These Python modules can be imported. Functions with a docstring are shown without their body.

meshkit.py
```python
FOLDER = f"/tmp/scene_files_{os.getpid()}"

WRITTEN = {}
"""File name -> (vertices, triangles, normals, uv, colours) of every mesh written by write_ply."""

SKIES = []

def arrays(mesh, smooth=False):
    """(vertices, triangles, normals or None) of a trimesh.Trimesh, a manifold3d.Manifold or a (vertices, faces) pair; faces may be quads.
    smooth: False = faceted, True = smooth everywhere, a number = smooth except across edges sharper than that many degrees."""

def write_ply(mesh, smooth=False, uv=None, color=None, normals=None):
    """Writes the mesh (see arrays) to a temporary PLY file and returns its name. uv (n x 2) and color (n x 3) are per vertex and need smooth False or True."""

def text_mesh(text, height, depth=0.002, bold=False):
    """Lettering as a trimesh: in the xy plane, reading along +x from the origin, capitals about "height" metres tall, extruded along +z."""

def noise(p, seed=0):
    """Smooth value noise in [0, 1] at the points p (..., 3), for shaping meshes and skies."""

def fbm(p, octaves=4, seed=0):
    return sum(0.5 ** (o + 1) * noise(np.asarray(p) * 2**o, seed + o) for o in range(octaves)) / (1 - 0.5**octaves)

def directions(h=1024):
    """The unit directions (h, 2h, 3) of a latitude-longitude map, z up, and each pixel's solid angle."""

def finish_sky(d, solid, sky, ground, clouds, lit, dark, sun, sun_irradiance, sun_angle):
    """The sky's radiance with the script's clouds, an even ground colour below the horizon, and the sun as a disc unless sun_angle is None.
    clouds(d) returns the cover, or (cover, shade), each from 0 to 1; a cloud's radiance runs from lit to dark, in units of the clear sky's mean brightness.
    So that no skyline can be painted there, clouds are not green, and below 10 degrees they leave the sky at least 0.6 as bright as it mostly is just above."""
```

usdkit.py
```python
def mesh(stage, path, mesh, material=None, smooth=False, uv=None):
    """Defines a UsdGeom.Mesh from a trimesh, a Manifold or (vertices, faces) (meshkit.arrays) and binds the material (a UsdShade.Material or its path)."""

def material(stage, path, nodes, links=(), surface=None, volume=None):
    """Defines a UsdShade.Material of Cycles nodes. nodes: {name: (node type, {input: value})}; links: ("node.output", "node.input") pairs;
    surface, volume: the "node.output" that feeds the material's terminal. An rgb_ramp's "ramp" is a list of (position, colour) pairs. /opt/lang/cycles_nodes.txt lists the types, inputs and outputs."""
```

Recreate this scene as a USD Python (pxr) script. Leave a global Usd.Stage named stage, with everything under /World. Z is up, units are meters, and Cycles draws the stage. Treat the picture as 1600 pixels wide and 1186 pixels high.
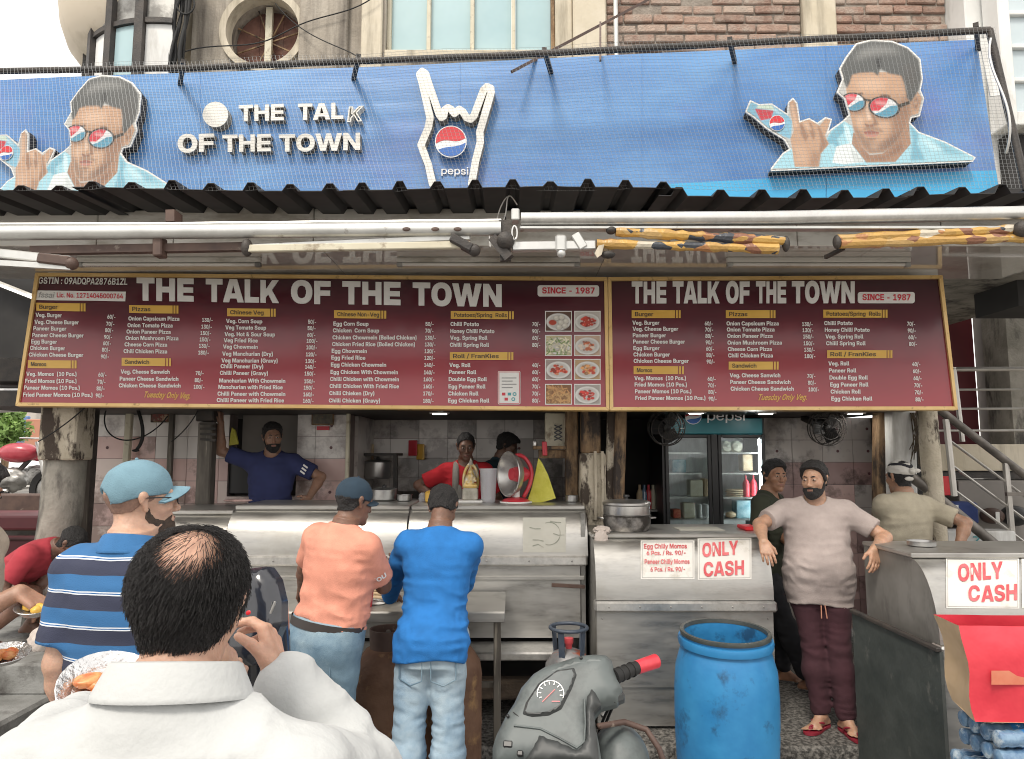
import math, random, glob
import numpy as np, trimesh, usdkit, meshkit
from pxr import Usd, UsdGeom, UsdLux, UsdShade, Sdf, Gf
from shapely.geometry import Polygon, Point, LineString, box as sbox
from shapely import affinity, union_all

stage = Usd.Stage.CreateInMemory()
UsdGeom.SetStageUpAxis(stage, UsdGeom.Tokens.z)
UsdGeom.SetStageMetersPerUnit(stage, 1.0)
UsdGeom.Xform.Define(stage, '/World')
UsdGeom.Scope.Define(stage, '/World/Looks')
rng = random.Random(7)

# ------------------------------------------------------------------ camera, sky, sun, exposure
CZ, PITCH, F = 1.78, math.radians(6.0), 1100.0
cam = UsdGeom.Camera.Define(stage, '/World/camera')
cam.CreateHorizontalApertureAttr(36.0)
cam.CreateFocalLengthAttr(36.0 * F / 1600)
cam.AddTranslateOp().Set(Gf.Vec3d(0, 0, CZ))
cam.AddRotateXOp().Set(90 + math.degrees(PITCH))
cam.CreateExposureAttr(0.85)
SUN = np.array([-0.25, -0.55, 0.80]); SUN /= np.linalg.norm(SUN)
ELEV, ROT = math.asin(SUN[2]), math.atan2(SUN[0], SUN[1])
sky_m = usdkit.material(stage, '/World/Looks/sky_look', {
    'tc': ('texture_coordinate', {}), 'n': ('noise_texture', {'scale': 2.2, 'detail': 5.0, 'roughness': 0.55}),
    'r': ('rgb_ramp', {'ramp': [(0.0, (0.72,) * 3), (0.45, (0.86,) * 3), (0.75, (0.97,) * 3)]}),
    's': ('sky_texture', {'sky_type': 'single_scattering', 'sun_disc': False, 'sun_elevation': ELEV, 'sun_rotation': ROT, 'aerosol_density': 2.0}),
    'm': ('mix_color', {'b': (9.7, 9.3, 8.8), 'use_clamp': False}), 'bg': ('background_shader', {'strength': 0.10})},
    [('tc.generated', 'n.vector'), ('n.fac', 'r.fac'), ('r.color', 'm.fac'), ('s.color', 'm.a'), ('m.result', 'bg.color')], surface='bg.background')
dome = UsdLux.DomeLight.Define(stage, '/World/sky')
UsdShade.MaterialBindingAPI.Apply(dome.GetPrim()).Bind(sky_m)
dome.GetPrim().SetCustomDataByKey('kind', 'structure')
sun = UsdLux.DistantLight.Define(stage, '/World/sun')
sun.CreateNormalizeAttr(True); sun.CreateIntensityAttr(0.40); sun.CreateAngleAttr(14.0); sun.CreateColorAttr(Gf.Vec3f(1.0, 0.93, 0.83))
sun.AddRotateZOp().Set(math.degrees(math.atan2(SUN[1], SUN[0])) + 90)
sun.AddRotateXOp().Set(math.degrees(math.pi / 2 - ELEV))

# ------------------------------------------------------------------ helpers
CP, SP = math.cos(PITCH), math.sin(PITCH)
CAM = np.array([0, 0, CZ])
def ray(px, py):
    u, v = (px - 800) / F, (593 - py) / F
    return np.array([u, CP - v * SP, SP + v * CP])
def at(px, py, Y):                       # the point of the plane y = Y seen at a pixel
    d = ray(px, py); return CAM + d * (Y / d[1])
def atz(px, py, z):                      # the point of the level plane z seen at a pixel
    d = ray(px, py); return CAM + d * ((z - CZ) / d[2])
def plane(P, n):                         # fn(px, py, off) -> point on a plane, off metres proud of it
    P, n = np.asarray(P, float), np.asarray(n, float); n = n / np.linalg.norm(n)
    def fn(px, py, off=0.0):
        d = ray(px, py); return CAM + d * ((P - CAM) @ n / (d @ n)) + n * off
    fn.n = n
    return fn
def wall_fn(Y): return plane((0, Y, 0), (0, -1, 0))

BASE, USED = {}, {}
PIECE = {'concrete_pilaster': 'shaft', 'broken_rod': 'rod'}
def numbered(parent, name):
    k = (parent, name); n = USED.get(k, 0); USED[k] = n + 1
    return name if n == 0 else f'{name}_{n:03d}'
def tag(p, label=None, cat=None, group=None, kind=None):
    p = p.GetPrim() if hasattr(p, 'GetPrim') else p
    for k, v in (('label', label), ('category', cat), ('group', group), ('kind', kind)):
        if v: p.SetCustomDataByKey(k, v)
    return p
def thing(name, label, cat, base=(0, 0, 0), group=None):
    path = '/World/' + numbered('/World', name)
    x = UsdGeom.Xform.Define(stage, path); x.AddTranslateOp().Set(Gf.Vec3d(*map(float, base))); x.AddRotateZOp().Set(0.0)
    BASE[path] = np.asarray(base, float)
    return tag(x, label, cat, group)
def root_of(path):
    while path not in BASE and path.count('/') > 2: path = path.rsplit('/', 1)[0]
    return BASE.get(path, np.zeros(3))
def cat(ms):
    vs, fs, n = [], [], 0
    for m in ms:
        v, f = (np.asarray(m[0], float), np.asarray(m[1], int)) if isinstance(m, tuple) else (np.asarray(m.vertices), np.asarray(m.faces))
        if f.shape[1] == 4: f = np.vstack([f[:, [0, 1, 2]], f[:, [0, 2, 3]]])
        vs.append(v); fs.append(f + n); n += len(v)
    return np.vstack(vs), np.vstack(fs)
def obj(name, mesh, mat, parent=None, smooth=False, label=None):
    pp = '/World' if parent is None else str(parent.GetPath())
    path = pp + '/' + numbered(pp, name)
    if isinstance(mesh, list):
        for k in mesh[:-1]: obj(name, k, mat, parent, smooth, label)
        mesh = mesh[-1]
    v, f = mesh if isinstance(mesh, tuple) else (mesh.vertices, mesh.faces)
    v = np.asarray(v, float) - root_of(pp); f = np.asarray(f); u = np.unique(f)
    if len(u) < len(v):
        k = np.zeros(len(v), int); k[u] = np.arange(len(u)); v, f = v[u], k[f]
    m = usdkit.mesh(stage, path, (v, np.asarray(f)), LOOK[mat], smooth=smooth)
    if label: m.GetPrim().SetCustomDataByKey('label', label)
    return m.GetPrim()
def struct(name, mesh, mat, smooth=False):
    return tag(obj(name, mesh, mat, None, smooth), kind='structure')
def single(name, mesh, mat, label, cat_, group=None, smooth=False, kind=None):
    if isinstance(mesh, list):
        t = thing(name, label, cat_, np.asarray(mesh[0][0]).mean(0), group)
        obj(PIECE.get(name, 'panel'), mesh, mat, t, smooth)
        return t.GetPrim()
    return tag(obj(name, mesh, mat, None, smooth), label, cat_, group, kind)
def dup(src, shift, label, rz=0.0, scale=None):
    was = src.GetCustomData()
    path = '/World/' + numbered('/World', src.GetName().rstrip('0123456789').rstrip('_'))
    x = UsdGeom.Xform.Define(stage, path)
    x.GetPrim().GetReferences().AddInternalReference(src.GetPath())
    b = root_of(str(src.GetPath())) + np.asarray(shift, float)
    x.GetPrim().GetAttribute('xformOp:translate').Set(Gf.Vec3d(*map(float, b)))
    x.GetPrim().GetAttribute('xformOp:rotateZ').Set(float(rz))
    x.GetPrim().SetInstanceable(True)
    return tag(x, label or was['label'], was['category'], was.get('group'))

# --- shapes
def box(x0, x1, y0, y1, z0, z1, b=0.0):
    x0, x1, y0, y1, z0, z1 = min(x0, x1), max(x0, x1), min(y0, y1), max(y0, y1), min(z0, z1), max(z0, z1)
    c = np.array([(x0 + x1) / 2, (y0 + y1) / 2, (z0 + z1) / 2]); h = np.array([x1 - x0, y1 - y0, z1 - z0]) / 2
    return obox(c, np.eye(3), h, b)
BOXF = np.array([[0,1,3],[0,3,2],[4,6,7],[4,7,5],[0,4,5],[0,5,1],[2,3,7],[2,7,6],[0,2,6],[0,6,4],[1,5,7],[1,7,3]])
def obox(c, ax, h, b=0.0):
    ax = np.asarray(ax, float); h = np.asarray(h, float); S = np.array([[i, j, k] for i in (-1, 1) for j in (-1, 1) for k in (-1, 1)], float)
    if b <= 0: return (np.asarray(c) + (S * h) @ ax, BOXF)
    b = min(b, h.min() * 0.9)
    pts = np.vstack([S * (h - b * np.array(m)) for m in ((1, 1, 0), (1, 0, 1), (0, 1, 1))])
    m = trimesh.convex.convex_hull(pts)
    return (np.asarray(c) + m.vertices @ ax, m.faces)
def bar(a, b_, w, h=None, up=(0, 0, 1), bev=0.0):
    a, b_ = np.asarray(a, float), np.asarray(b_, float); h = h or w
    d = b_ - a; L = np.linalg.norm(d); d = d / L
    if abs(d @ np.asarray(up, float)) > .999: up = (0, 1, 0)
    s = np.cross(d, up); s = s / max(np.linalg.norm(s), 1e-9); u = np.cross(s, d)
    return obox((a + b_) / 2, np.array([d, s, u]), (L / 2, w / 2, h / 2), bev)
def tube(pts, r, n=8, close=False, cap=True):
    P = np.asarray(pts, float); m = len(P); R = np.broadcast_to(np.asarray(r, float), (m,))
    T = np.gradient(P, axis=0) if not close else np.roll(P, -1, 0) - np.roll(P, 1, 0)
    T = T / np.maximum(np.linalg.norm(T, axis=1, keepdims=True), 1e-9)
    a = np.array([0, 0, 1.0]) if abs(T[0][2]) < .9 else np.array([1.0, 0, 0])
    u = np.cross(T[0], a); u /= np.linalg.norm(u); V = []
    th = np.linspace(0, 2 * np.pi, n, endpoint=False)
    for i in range(m):
        u = u - T[i] * (u @ T[i]); u /= max(np.linalg.norm(u), 1e-9); w = np.cross(T[i], u)
        V.append(P[i] + R[i] * (np.cos(th)[:, None] * u + np.sin(th)[:, None] * w))
    V = np.vstack(V); Fc = []
    for i in range(m if close else m - 1):
        for j in range(n):
            p, q = i * n + j, i * n + (j + 1) % n; k = ((i + 1) % m) * n
            Fc += [(p, q, k + (j + 1) % n), (p, k + (j + 1) % n, k + j)]
    if cap and not close:
        V = np.vstack([V, P[0], P[-1]]); c0, c1, o = len(V) - 2, len(V) - 1, (m - 1) * n
        for j in range(n): Fc += [(c0, (j + 1) % n, j), (c1, o + j, o + (j + 1) % n)]
    return (V, np.array(Fc))
def spline(pts, n=24):
    from scipy.interpolate import CubicSpline
    P = np.asarray(pts, float); t = np.r_[0, np.cumsum(np.linalg.norm(np.diff(P, axis=0), axis=1))]
    return CubicSpline(t, P)(np.linspace(0, t[-1], n))
def lathe(prof, c, n=32, axis=(0, 0, 1), arc=None):     # prof: (radius, height) pairs
    ax = np.asarray(axis, float); ax /= np.linalg.norm(ax)
    u = np.cross(ax, (0, 1, 0) if abs(ax[1]) < .9 else (1, 0, 0)); u /= np.linalg.norm(u); w = np.cross(ax, u)
    th = np.linspace(0, 2 * np.pi, n, endpoint=False); pr = np.asarray(prof, float)
    V = np.vstack([np.asarray(c) + ax * z + r * (np.cos(th)[:, None] * u + np.sin(th)[:, None] * w) for r, z in pr]); Fc = []
    for i in range(len(pr) - 1):
        for j in range(n):
            p, q = i * n + j, i * n + (j + 1) % n
            Fc += [(p, q, q + n), (p, q + n, p + n)]
    return (V, np.array(Fc))
def ball(c, r, sub=2):
    m = trimesh.creation.icosphere(sub, 1.0); return (m.vertices * np.asarray(r) + np.asarray(c), m.faces)
def prism(poly, fn0, fn1=None):           # a 2-D polygon mapped by fn0 (front); with fn1 also back and sides
    out = []
    for g in getattr(poly, 'geoms', [poly]):
        if g.is_empty or g.area < 1e-9 or g.geom_type != 'Polygon': continue
        v, f = trimesh.creation.triangulate_polygon(g, engine='earcut')
        a = np.array([fn0(x, y) for x, y in v]); ft = f
        out.append((a, ft))
        if fn1 is not None:
            out.append((np.array([fn1(x, y) for x, y in v]), ft[:, ::-1]))
            for ring in [g.exterior] + list(g.interiors):
                c = np.array(ring.coords)[:-1]; k = len(c)
                A = np.array([fn0(x, y) for x, y in c]); B = np.array([fn1(x, y) for x, y in c])
                i = np.arange(k); j = (i + 1) % k
                out.append((np.vstack([A, B]), np.vstack([np.stack([i, i + k, j], 1), np.stack([j, i + k, j + k], 1)])))
    return cat(out)
def P2(fn, off): return lambda x, y: fn(x, y, off)
def dense(poly, step):                    # subdivides a polygon's edges so that it follows a curved surface
    return poly.segmentize(step)
def gridpatch(x0, x1, y0, y1, fn, nx=2, ny=12):
    xs, ys = np.linspace(x0, x1, nx + 1), np.linspace(y0, y1, ny + 1)
    V = np.array([fn(x, y) for y in ys for x in xs]); Fc = []
    for j in range(ny):
        for i in range(nx):
            p = j * (nx + 1) + i; Fc += [(p, p + nx + 1, p + 1), (p + 1, p + nx + 1, p + nx + 2)]
    return (V, np.array(Fc))

# --- lettering: polygons with capitals one unit tall
_fonts, _texts = {}, {}
def text_poly(s, weight=700, size=64, tol=0.6):
    key = (s, weight, size)
    if key in _texts: return _texts[key]
    from PIL import Image, ImageDraw, ImageFont
    if (weight, size) not in _fonts:
        f = ImageFont.truetype(glob.glob('/opt/blender-*/*/datafiles/fonts/Inter.woff2')[0], size)
        f.set_variation_by_axes([32, weight]); _fonts[(weight, size)] = f
    font = _fonts[(weight, size)]
    x0, y0, x1, y1 = font.getbbox(s, anchor='ls')
    im = Image.new('L', (x1 - x0 + 8, y1 - y0 + 8))
    ImageDraw.Draw(im).text((4 - x0, 4 - y0), s, 255, font, anchor='ls')
    on = np.pad(np.asarray(im) > 127, ((0, 0), (1, 1))).astype(np.int8)
    rows, st = np.nonzero(np.diff(on, axis=1) == 1); en = np.nonzero(np.diff(on, axis=1) == -1)[1]
    import shapely
    sh = union_all(shapely.box(st, -rows - 1, en, -rows)).buffer(0.5).buffer(-0.5).simplify(tol)
    k = 1 / (0.727 * size)
    sh = affinity.affine_transform(sh, [k, 0, 0, k, (x0 - 4) * k, (4 - y0) * k])
    b = sh.bounds; sh = affinity.translate(sh, -b[0], 0)
    _texts[key] = sh
    return sh
def text_px(s, x0, y0, x1, y1, cap, weight=700, size=64, slant=0.0, tol=0.6):   # lettering whose baseline runs from one pixel to another
    t = text_poly(s, weight, size, tol); w = t.bounds[2]
    ex, ey = (x1 - x0) / w, (y1 - y0) / w
    return affinity.affine_transform(t, [ex, slant * cap, ey, -cap, x0, y0])

# ------------------------------------------------------------------ materials
LOOK = {}
def look(name, c1, c2=None, scale=4.0, rough=0.6, metal=0.0, bump=0.0, bscale=None, stretch=(1, 1, 1), mid=(0.35, 0.65), detail=5.0,
         c3=None, scale3=1.0, mid3=(0.5, 0.62), stretch3=(1, 1, 1), spec=0.5, coat=0.0, rvar=0.0, bstretch=None, **pri):
    n = {'g': ('geometry', {}), 'mp': ('mapping', {'scale': stretch}), 'n': ('noise_texture', {'scale': scale, 'detail': detail, 'roughness': 0.6}),
         'p': ('principled_bsdf', {'roughness': rough, 'metallic': metal, 'specular_ior_level': spec, 'coat_weight': coat, 'base_color': c1, **pri})}
    L = [('g.position', 'mp.vector'), ('mp.vector', 'n.vector')]
    src = None
    if c2 is not None:
        n['r'] = ('rgb_ramp', {'ramp': [(mid[0], c1), (mid[1], c2)]}); L.append(('n.fac', 'r.fac')); src = 'r.color'
    if c3 is not None:
        n['mp3'] = ('mapping', {'scale': stretch3, 'location': (3.1, 1.7, 0.4)}); n['n3'] = ('noise_texture', {'scale': scale3, 'detail': 7.0, 'roughness': 0.65})
        n['r3'] = ('rgb_ramp', {'ramp': [(mid3[0], (0, 0, 0)), (mid3[1], (1, 1, 1))]}); n['x3'] = ('mix_color', {'a': c1, 'b': c3})
        L += [('g.position', 'mp3.vector'), ('mp3.vector', 'n3.vector'), ('n3.fac', 'r3.fac'), ('r3.color', 'x3.fac')]
        if src: L.append((src, 'x3.a'))
        src = 'x3.result'
    if src: L.append((src, 'p.base_color'))
    if rvar:
        n['rr'] = ('map_range', {'from_min': 0.3, 'from_max': 0.7, 'to_min': max(rough - rvar, 0.02), 'to_max': rough + rvar}); L += [('n.fac', 'rr.value'), ('rr.result', 'p.roughness')]
    if bump:
        n['mpb'] = ('mapping', {'scale': bstretch or (1, 1, 1)})
        n['nb'] = ('noise_texture', {'scale': bscale or scale * 6, 'detail': 4.0}); n['b'] = ('bump', {'strength': bump, 'distance': 0.02})
        L += [('g.position', 'mpb.vector'), ('mpb.vector', 'nb.vector'), ('nb.fac', 'b.height'), ('b.normal', 'p.normal')]
    LOOK[name] = usdkit.material(stage, '/World/Looks/' + name, n, L, surface='p.BSDF')
def flat(name, c, rough=0.55, **k): look(name, c, rough=rough, **k)
def glow(name, c, s): LOOK[name] = usdkit.material(stage, '/World/Looks/' + name, {'e': ('emission', {'color': c, 'strength': s})}, [], surface='e.emission')
def pane_look(name, tint, gloss=(0.9, 0.92, 0.95), fac=None):
    n = {'t': ('transparent_bsdf', {'color': tint}), 'g': ('glossy_bsdf', {'color': gloss, 'roughness': 0.05}), 'f': ('fresnel', {'IOR': 1.5}), 'm': ('mix_closure', {})}
    LOOK[name] = usdkit.material(stage, '/World/Looks/' + name, n, [('t.BSDF', 'm.closure1'), ('g.BSDF', 'm.closure2'), ('f.fac', 'm.fac')], surface='m.closure')

look('asphalt', (.13, .125, .115), (.2, .19, .175), 9, .85, bump=.35, bscale=120, c3=(.25, .24, .22), scale3=1.5)
look('paving', (.15, .15, .14), (.24, .24, .23), 5, .75, bump=.25, bscale=60, c3=(.06, .055, .05), scale3=2.5)
look('gravelly', (.035, .033, .03), (.17, .16, .145), 38, .8, bump=.7, bscale=45, mid=(.42, .6))
look('concrete', (.27, .235, .19), (.41, .37, .31), 3.5, .85, bump=.25, bscale=40, stretch=(1, 1, .35), c3=(.10, .085, .07), scale3=2.4, stretch3=(2.2, 2.2, .22), mid3=(.46, .68))
look('dirty_concrete', (.2, .19, .16), (.33, .31, .27), 4, .85, bump=.3, bscale=40, c3=(.06, .055, .05), scale3=2.5, stretch3=(1.5, 1.5, .5))
look('cream_wall', (.5, .44, .33), (.6, .54, .43), 2, .8, bump=.1, bscale=30, c3=(.22, .19, .14), scale3=2.0, stretch3=(2.5, 2.5, .3), mid3=(.5, .72))
look('white_wall', (.62, .62, .6), (.72, .72, .7), 2, .75, c3=(.45, .44, .41), scale3=1.7, stretch3=(1.5, 1.5, .4))
look('mortar', (.2, .17, .14), (.31, .27, .23), 12, .95, bump=.5, bscale=60)
for i, c in enumerate([(.24, .15, .115), (.29, .195, .15), (.2, .13, .1), (.33, .245, .195), (.26, .185, .145)]):
    look(f'brick_{i}', c, tuple(x * 1.3 for x in c), 14, .9, bump=.6, bscale=55, c3=(.36, .3, .25), scale3=5, mid3=(.45, .65))
look('steel', (.36, .35, .33), (.45, .44, .415), 3, .40, .88, bump=.10, bscale=3.0, stretch=(1, 1, 5), rvar=.12, bstretch=(1, 1, 3), c3=(.3, .28, .24), scale3=2.2, mid3=(.55, .8))
look('steel_bright', (.55, .54, .52), (.64, .63, .6), 5, .32, .92, rvar=.08)
look('grimy_side', (.17, .165, .15), (.27, .26, .24), 3, .5, .25, c3=(.09, .085, .08), scale3=3, stretch3=(1, 1.5, .6), mid3=(.5, .7))
look('steel_dark', (.27, .265, .25), (.36, .355, .335), 4, .42, .8, rvar=.1, c3=(.16, .155, .145), scale3=3)
look('aluminium', (.5, .5, .48), (.6, .6, .58), 6, .42, .8, c3=(.2, .17, .14), scale3=9, mid3=(.62, .72))
look('black_sheet', (.012, .012, .013), (.022, .022, .023), 8, .6, c3=(.05, .045, .04), scale3=4, mid3=(.6, .75))
look('dark_iron', (.025, .023, .022), (.055, .045, .038), 12, .6, bump=.2, bscale=80)
look('brown_iron', (.06, .035, .028), (.1, .06, .045), 8, .6, c3=(.2, .16, .13), scale3=14, mid3=(.62, .7))
look('dark_void', (.018, .017, .017), (.03, .028, .027), 3, .8)  # near-black, on some panels painted in place of shade
look('fascia', (.55, .53, .49), (.64, .62, .57), 1.5, .5, c3=(.36, .33, .28), scale3=2.5, stretch3=(.6, 1, 2))
look('soffit', (.5, .48, .44), (.58, .56, .51), 1.2, .05, coat=1.0, c3=(.42, .39, .35), scale3=1.5)
look('wood_dirty', (.16, .095, .05), (.3, .2, .11), 6, .8, bump=.5, bscale=40, stretch=(4, 4, .8), c3=(.04, .03, .025), scale3=4, stretch3=(2, 2, .6), mid3=(.48, .6))
look('plaster_dirty', (.42, .37, .28), (.55, .49, .39), 6, .85, bump=.4, bscale=50, c3=(.055, .04, .03), scale3=5, mid3=(.5, .58), stretch3=(1.3, 1.3, .6))
look('grey_post', (.075, .065, .055), (.14, .125, .105), 7, .6, .3, stretch=(2, 2, .4), c3=(.3, .27, .22), scale3=6, stretch3=(4, 4, .3), mid3=(.6, .68))
look('tile_white', (.68, .64, .61), (.76, .72, .69), 2.5, .22, c3=(.36, .32, .31), scale3=2.5)
look('tile_pink', (.58, .38, .35), (.66, .47, .435), 2.5, .25, c3=(.3, .2, .18), scale3=4)
look('tile_pale', (.66, .54, .495), (.73, .62, .57), 2.5, .25, c3=(.34, .25, .22), scale3=4)
look('tile_grey', (.42, .375, .35), (.5, .455, .425), 2.5, .25, c3=(.2, .18, .17), scale3=3)
look('tile_plum', (.34, .215, .205), (.44, .3, .285), 2.5, .3, c3=(.12, .08, .075), scale3=3)
look('grout', (.14, .11, .1), (.22, .18, .17), 6, .9)
flat('motif', (.1, .035, .04), .4)
look('maroon_wall', (.09, .012, .018), (.12, .018, .024), 3, .5)
look('grey_wall', (.2, .185, .17), (.26, .24, .22), 2, .85)
look('net', (.33, .34, .34), rough=.7)
look('cream_smooth', (.5, .44, .34), (.55, .48, .38), 1.2, .7, c3=(.4, .34, .25), scale3=1.2)
look('old_timber', (.05, .035, .025), (.11, .08, .055), 6, .85, bump=.5, bscale=40, stretch=(.8, 4, 4))
look('cream_paint', (.5, .46, .35), (.58, .54, .42), 5, .6, c3=(.2, .15, .1), scale3=8, mid3=(.56, .68))
flat('black_plastic', (.015, .015, .016), .4)
flat('black_rubber', (.012, .012, .012), .7)
flat('white_print', (.72, .71, .68), .35)
flat('grey_print', (.3, .3, .29), .4)
flat('red_print', (.55, .03, .05), .4)
flat('dark_print', (.045, .03, .02), .4)
look('yellow_bar', (.62, .36, .055), (.68, .42, .08), 3, .35)
look('gold_frame', (.62, .4, .14), (.72, .5, .22), 4, .35, .15, c3=(.3, .18, .07), scale3=12, mid3=(.6, .7))
look('logo_red', (.6, .02, .03), rough=.35); look('logo_white', (.78, .78, .78), rough=.35); look('logo_blue', (.02, .12, .42), rough=.35)
glow('lamp', (1, .95, .88), 22.0)
glow('lamp_cool', (.92, .97, 1), 24.0)
pane_look('glass', (.86, .9, .9))
# ------------------------------------------------------------------ ground
struct('road', box(-60, 60, -40, 60, -.5, -.12), 'asphalt')
struct('pavement', box(-2.895, 14, 4.5, 12, -.45, 0, .02), 'gravelly')
struct('pavement_left', box(-14, -2.9, 3.97, 12, -.45, .26, .02), 'paving')
struct('pavement_step', box(-14, -2.95, 4.64, 12, .255, .45, .015), 'paving')

# ------------------------------------------------------------------ upper building
WY = 6.1
def wx(px, py=50): return at(px, py, WY)[0]
def wz(py, px=800): return at(px, py, WY)[2]
def brick_wall(name, label, x0, x1, z0, z1):
    t = thing(name, label, 'brick wall', ((x0 + x1) / 2, WY, z0))
    obj('mortar_bed', box(x0, x1, WY + .022, WY + .25, z0, z1), 'mortar', t)
    r, z, k = random.Random(int(x0 * 100) + 5), z0, 0
    while z < z1 - .02:
        x = x0 - (.12 if k % 2 else 0) - r.random() * .02; h = .076
        while x < x1:
            w = .27 + r.uniform(-.03, .02); a, b = max(x, x0), min(x + w, x1)
            if b - a > .04:
                d = r.uniform(-.012, .010)
                if r.random() > .03:
                    c = np.array([(a + b) / 2, WY + .05 + d, z + h / 2 + r.uniform(-.003, .003)]); an = r.uniform(-.018, .018)
                    obj('brick', obox(c, [[math.cos(an), 0, math.sin(an)], [0, 1, 0], [-math.sin(an), 0, math.cos(an)]], ((b - a) / 2, .05, h / 2 - r.uniform(0, .004)), .009), f'brick_{r.choice([0, 0, 1, 1, 2, 3, 4])}', t)
            x += w + .014
        z += h + .017; k += 1
ZB, ZT = 4.2, 6.7
brick_wall('brick_wall', 'rough exposed brick wall between the blue panes and the pale pilaster', wx(948), wx(1252), 4.7, ZT - .3)
brick_wall('brick_wall', 'narrow exposed brick wall right of the pale pilaster above the sign', wx(1306), wx(1480), 4.7, ZT - .3)
single('concrete_pilaster', [box(wx(895), wx(947), WY - .05, WY + .3, ZB, ZT, .015), box(wx(868), wx(894.5), WY - .01, WY + .3, ZB, ZT, .01)], 'cream_wall', 'stained pale pilaster between the blue window and the brick wall', 'pilaster')
single('concrete_pilaster', [box(wx(1253), wx(1305), WY - .05, WY + .3, ZB, ZT, .015)], 'cream_wall', 'pale pilaster standing between the two brick walls', 'pilaster')
single('white_wall', [box(wx(1481), wx(1556), WY - .25, WY + .3, 3.6, ZT, .01)], 'white_wall', 'whitewashed wall strip right of the brick above the sign end', 'wall')
# neighbour's shutter at the upper right
look('far_pane', (.42, .5, .53), (.5, .57, .6), 2, .2)
single('shade_panel', box(at(1560, 60, WY - .35)[0], 6.5, WY - .35, WY + .2, 3.0, 4.48), 'dark_void', 'near-black panel painted as the shade beneath the white framed window at the right edge', 'wall')  # solid box, its near-black colour stands for the shade under the window
t = thing('shuttered_window', 'white framed window with pale panes at the upper right corner', 'window', (wx(1590), WY - .45, 4.8))
x0, x1 = at(1556, 60, WY - .45)[0], at(1720, 60, WY - .45)[0]
obj('frame', [box(x0, x0 + .1, WY - .5, WY - .3, 4.5, ZT, .008), box(x0 + .101, x1, WY - .5, WY - .3, 4.5, 4.62, .008)], 'white_wall', t)
for i in range(5):
    obj('pane', box(x0 + .105, x1, WY - .42, WY - .4, 4.64 + i * .3, 4.9 + i * .3), 'far_pane', t)
    obj('rail', box(x0 + .105, x1, WY - .46, WY - .38, 4.902 + i * .3, 4.938 + i * .3, .005), 'white_wall', t)
# concrete wall with the round window
cx, cz_, rr = wx(412, 48), wz(50, 412), .335
t = thing('concrete_wall', 'stained beige concrete wall with a round window opening', 'wall', (cx, WY, ZB))
wall = sbox(wx(300), ZB, wx(602), ZT).difference(Point(cx, cz_).buffer(rr, 24))
obj('wall', prism(wall, lambda x, z: np.array([x, WY, z]), lambda x, z: np.array([x, WY + .35, z])), 'concrete', t)
obj('ring', prism(Point(cx, cz_).buffer(rr + .06, 24).difference(Point(cx, cz_).buffer(rr - .002, 24)), lambda x, z: np.array([x, WY - .04, z]), lambda x, z: np.array([x, WY + .1, z])), 'cream_wall', t)
obj('pilaster', box(wx(470), wx(545), WY - .06, WY - .003, ZB, ZT, .01), 'concrete', t)
obj('pilaster', box(wx(566), wx(598), WY - .05, WY - .003, ZB, ZT, .01), 'cream_wall', t)
t = thing('round_window', 'round window with rusty brown boards behind crossed bars', 'window', (cx, WY + .2, cz_))
flat('rust_board', (.14, .06, .045), .8); look('rust_board', (.11, .05, .04), (.2, .1, .075), 6, .85, c3=(.2, .15, .12), scale3=4, mid3=(.58, .7))
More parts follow.
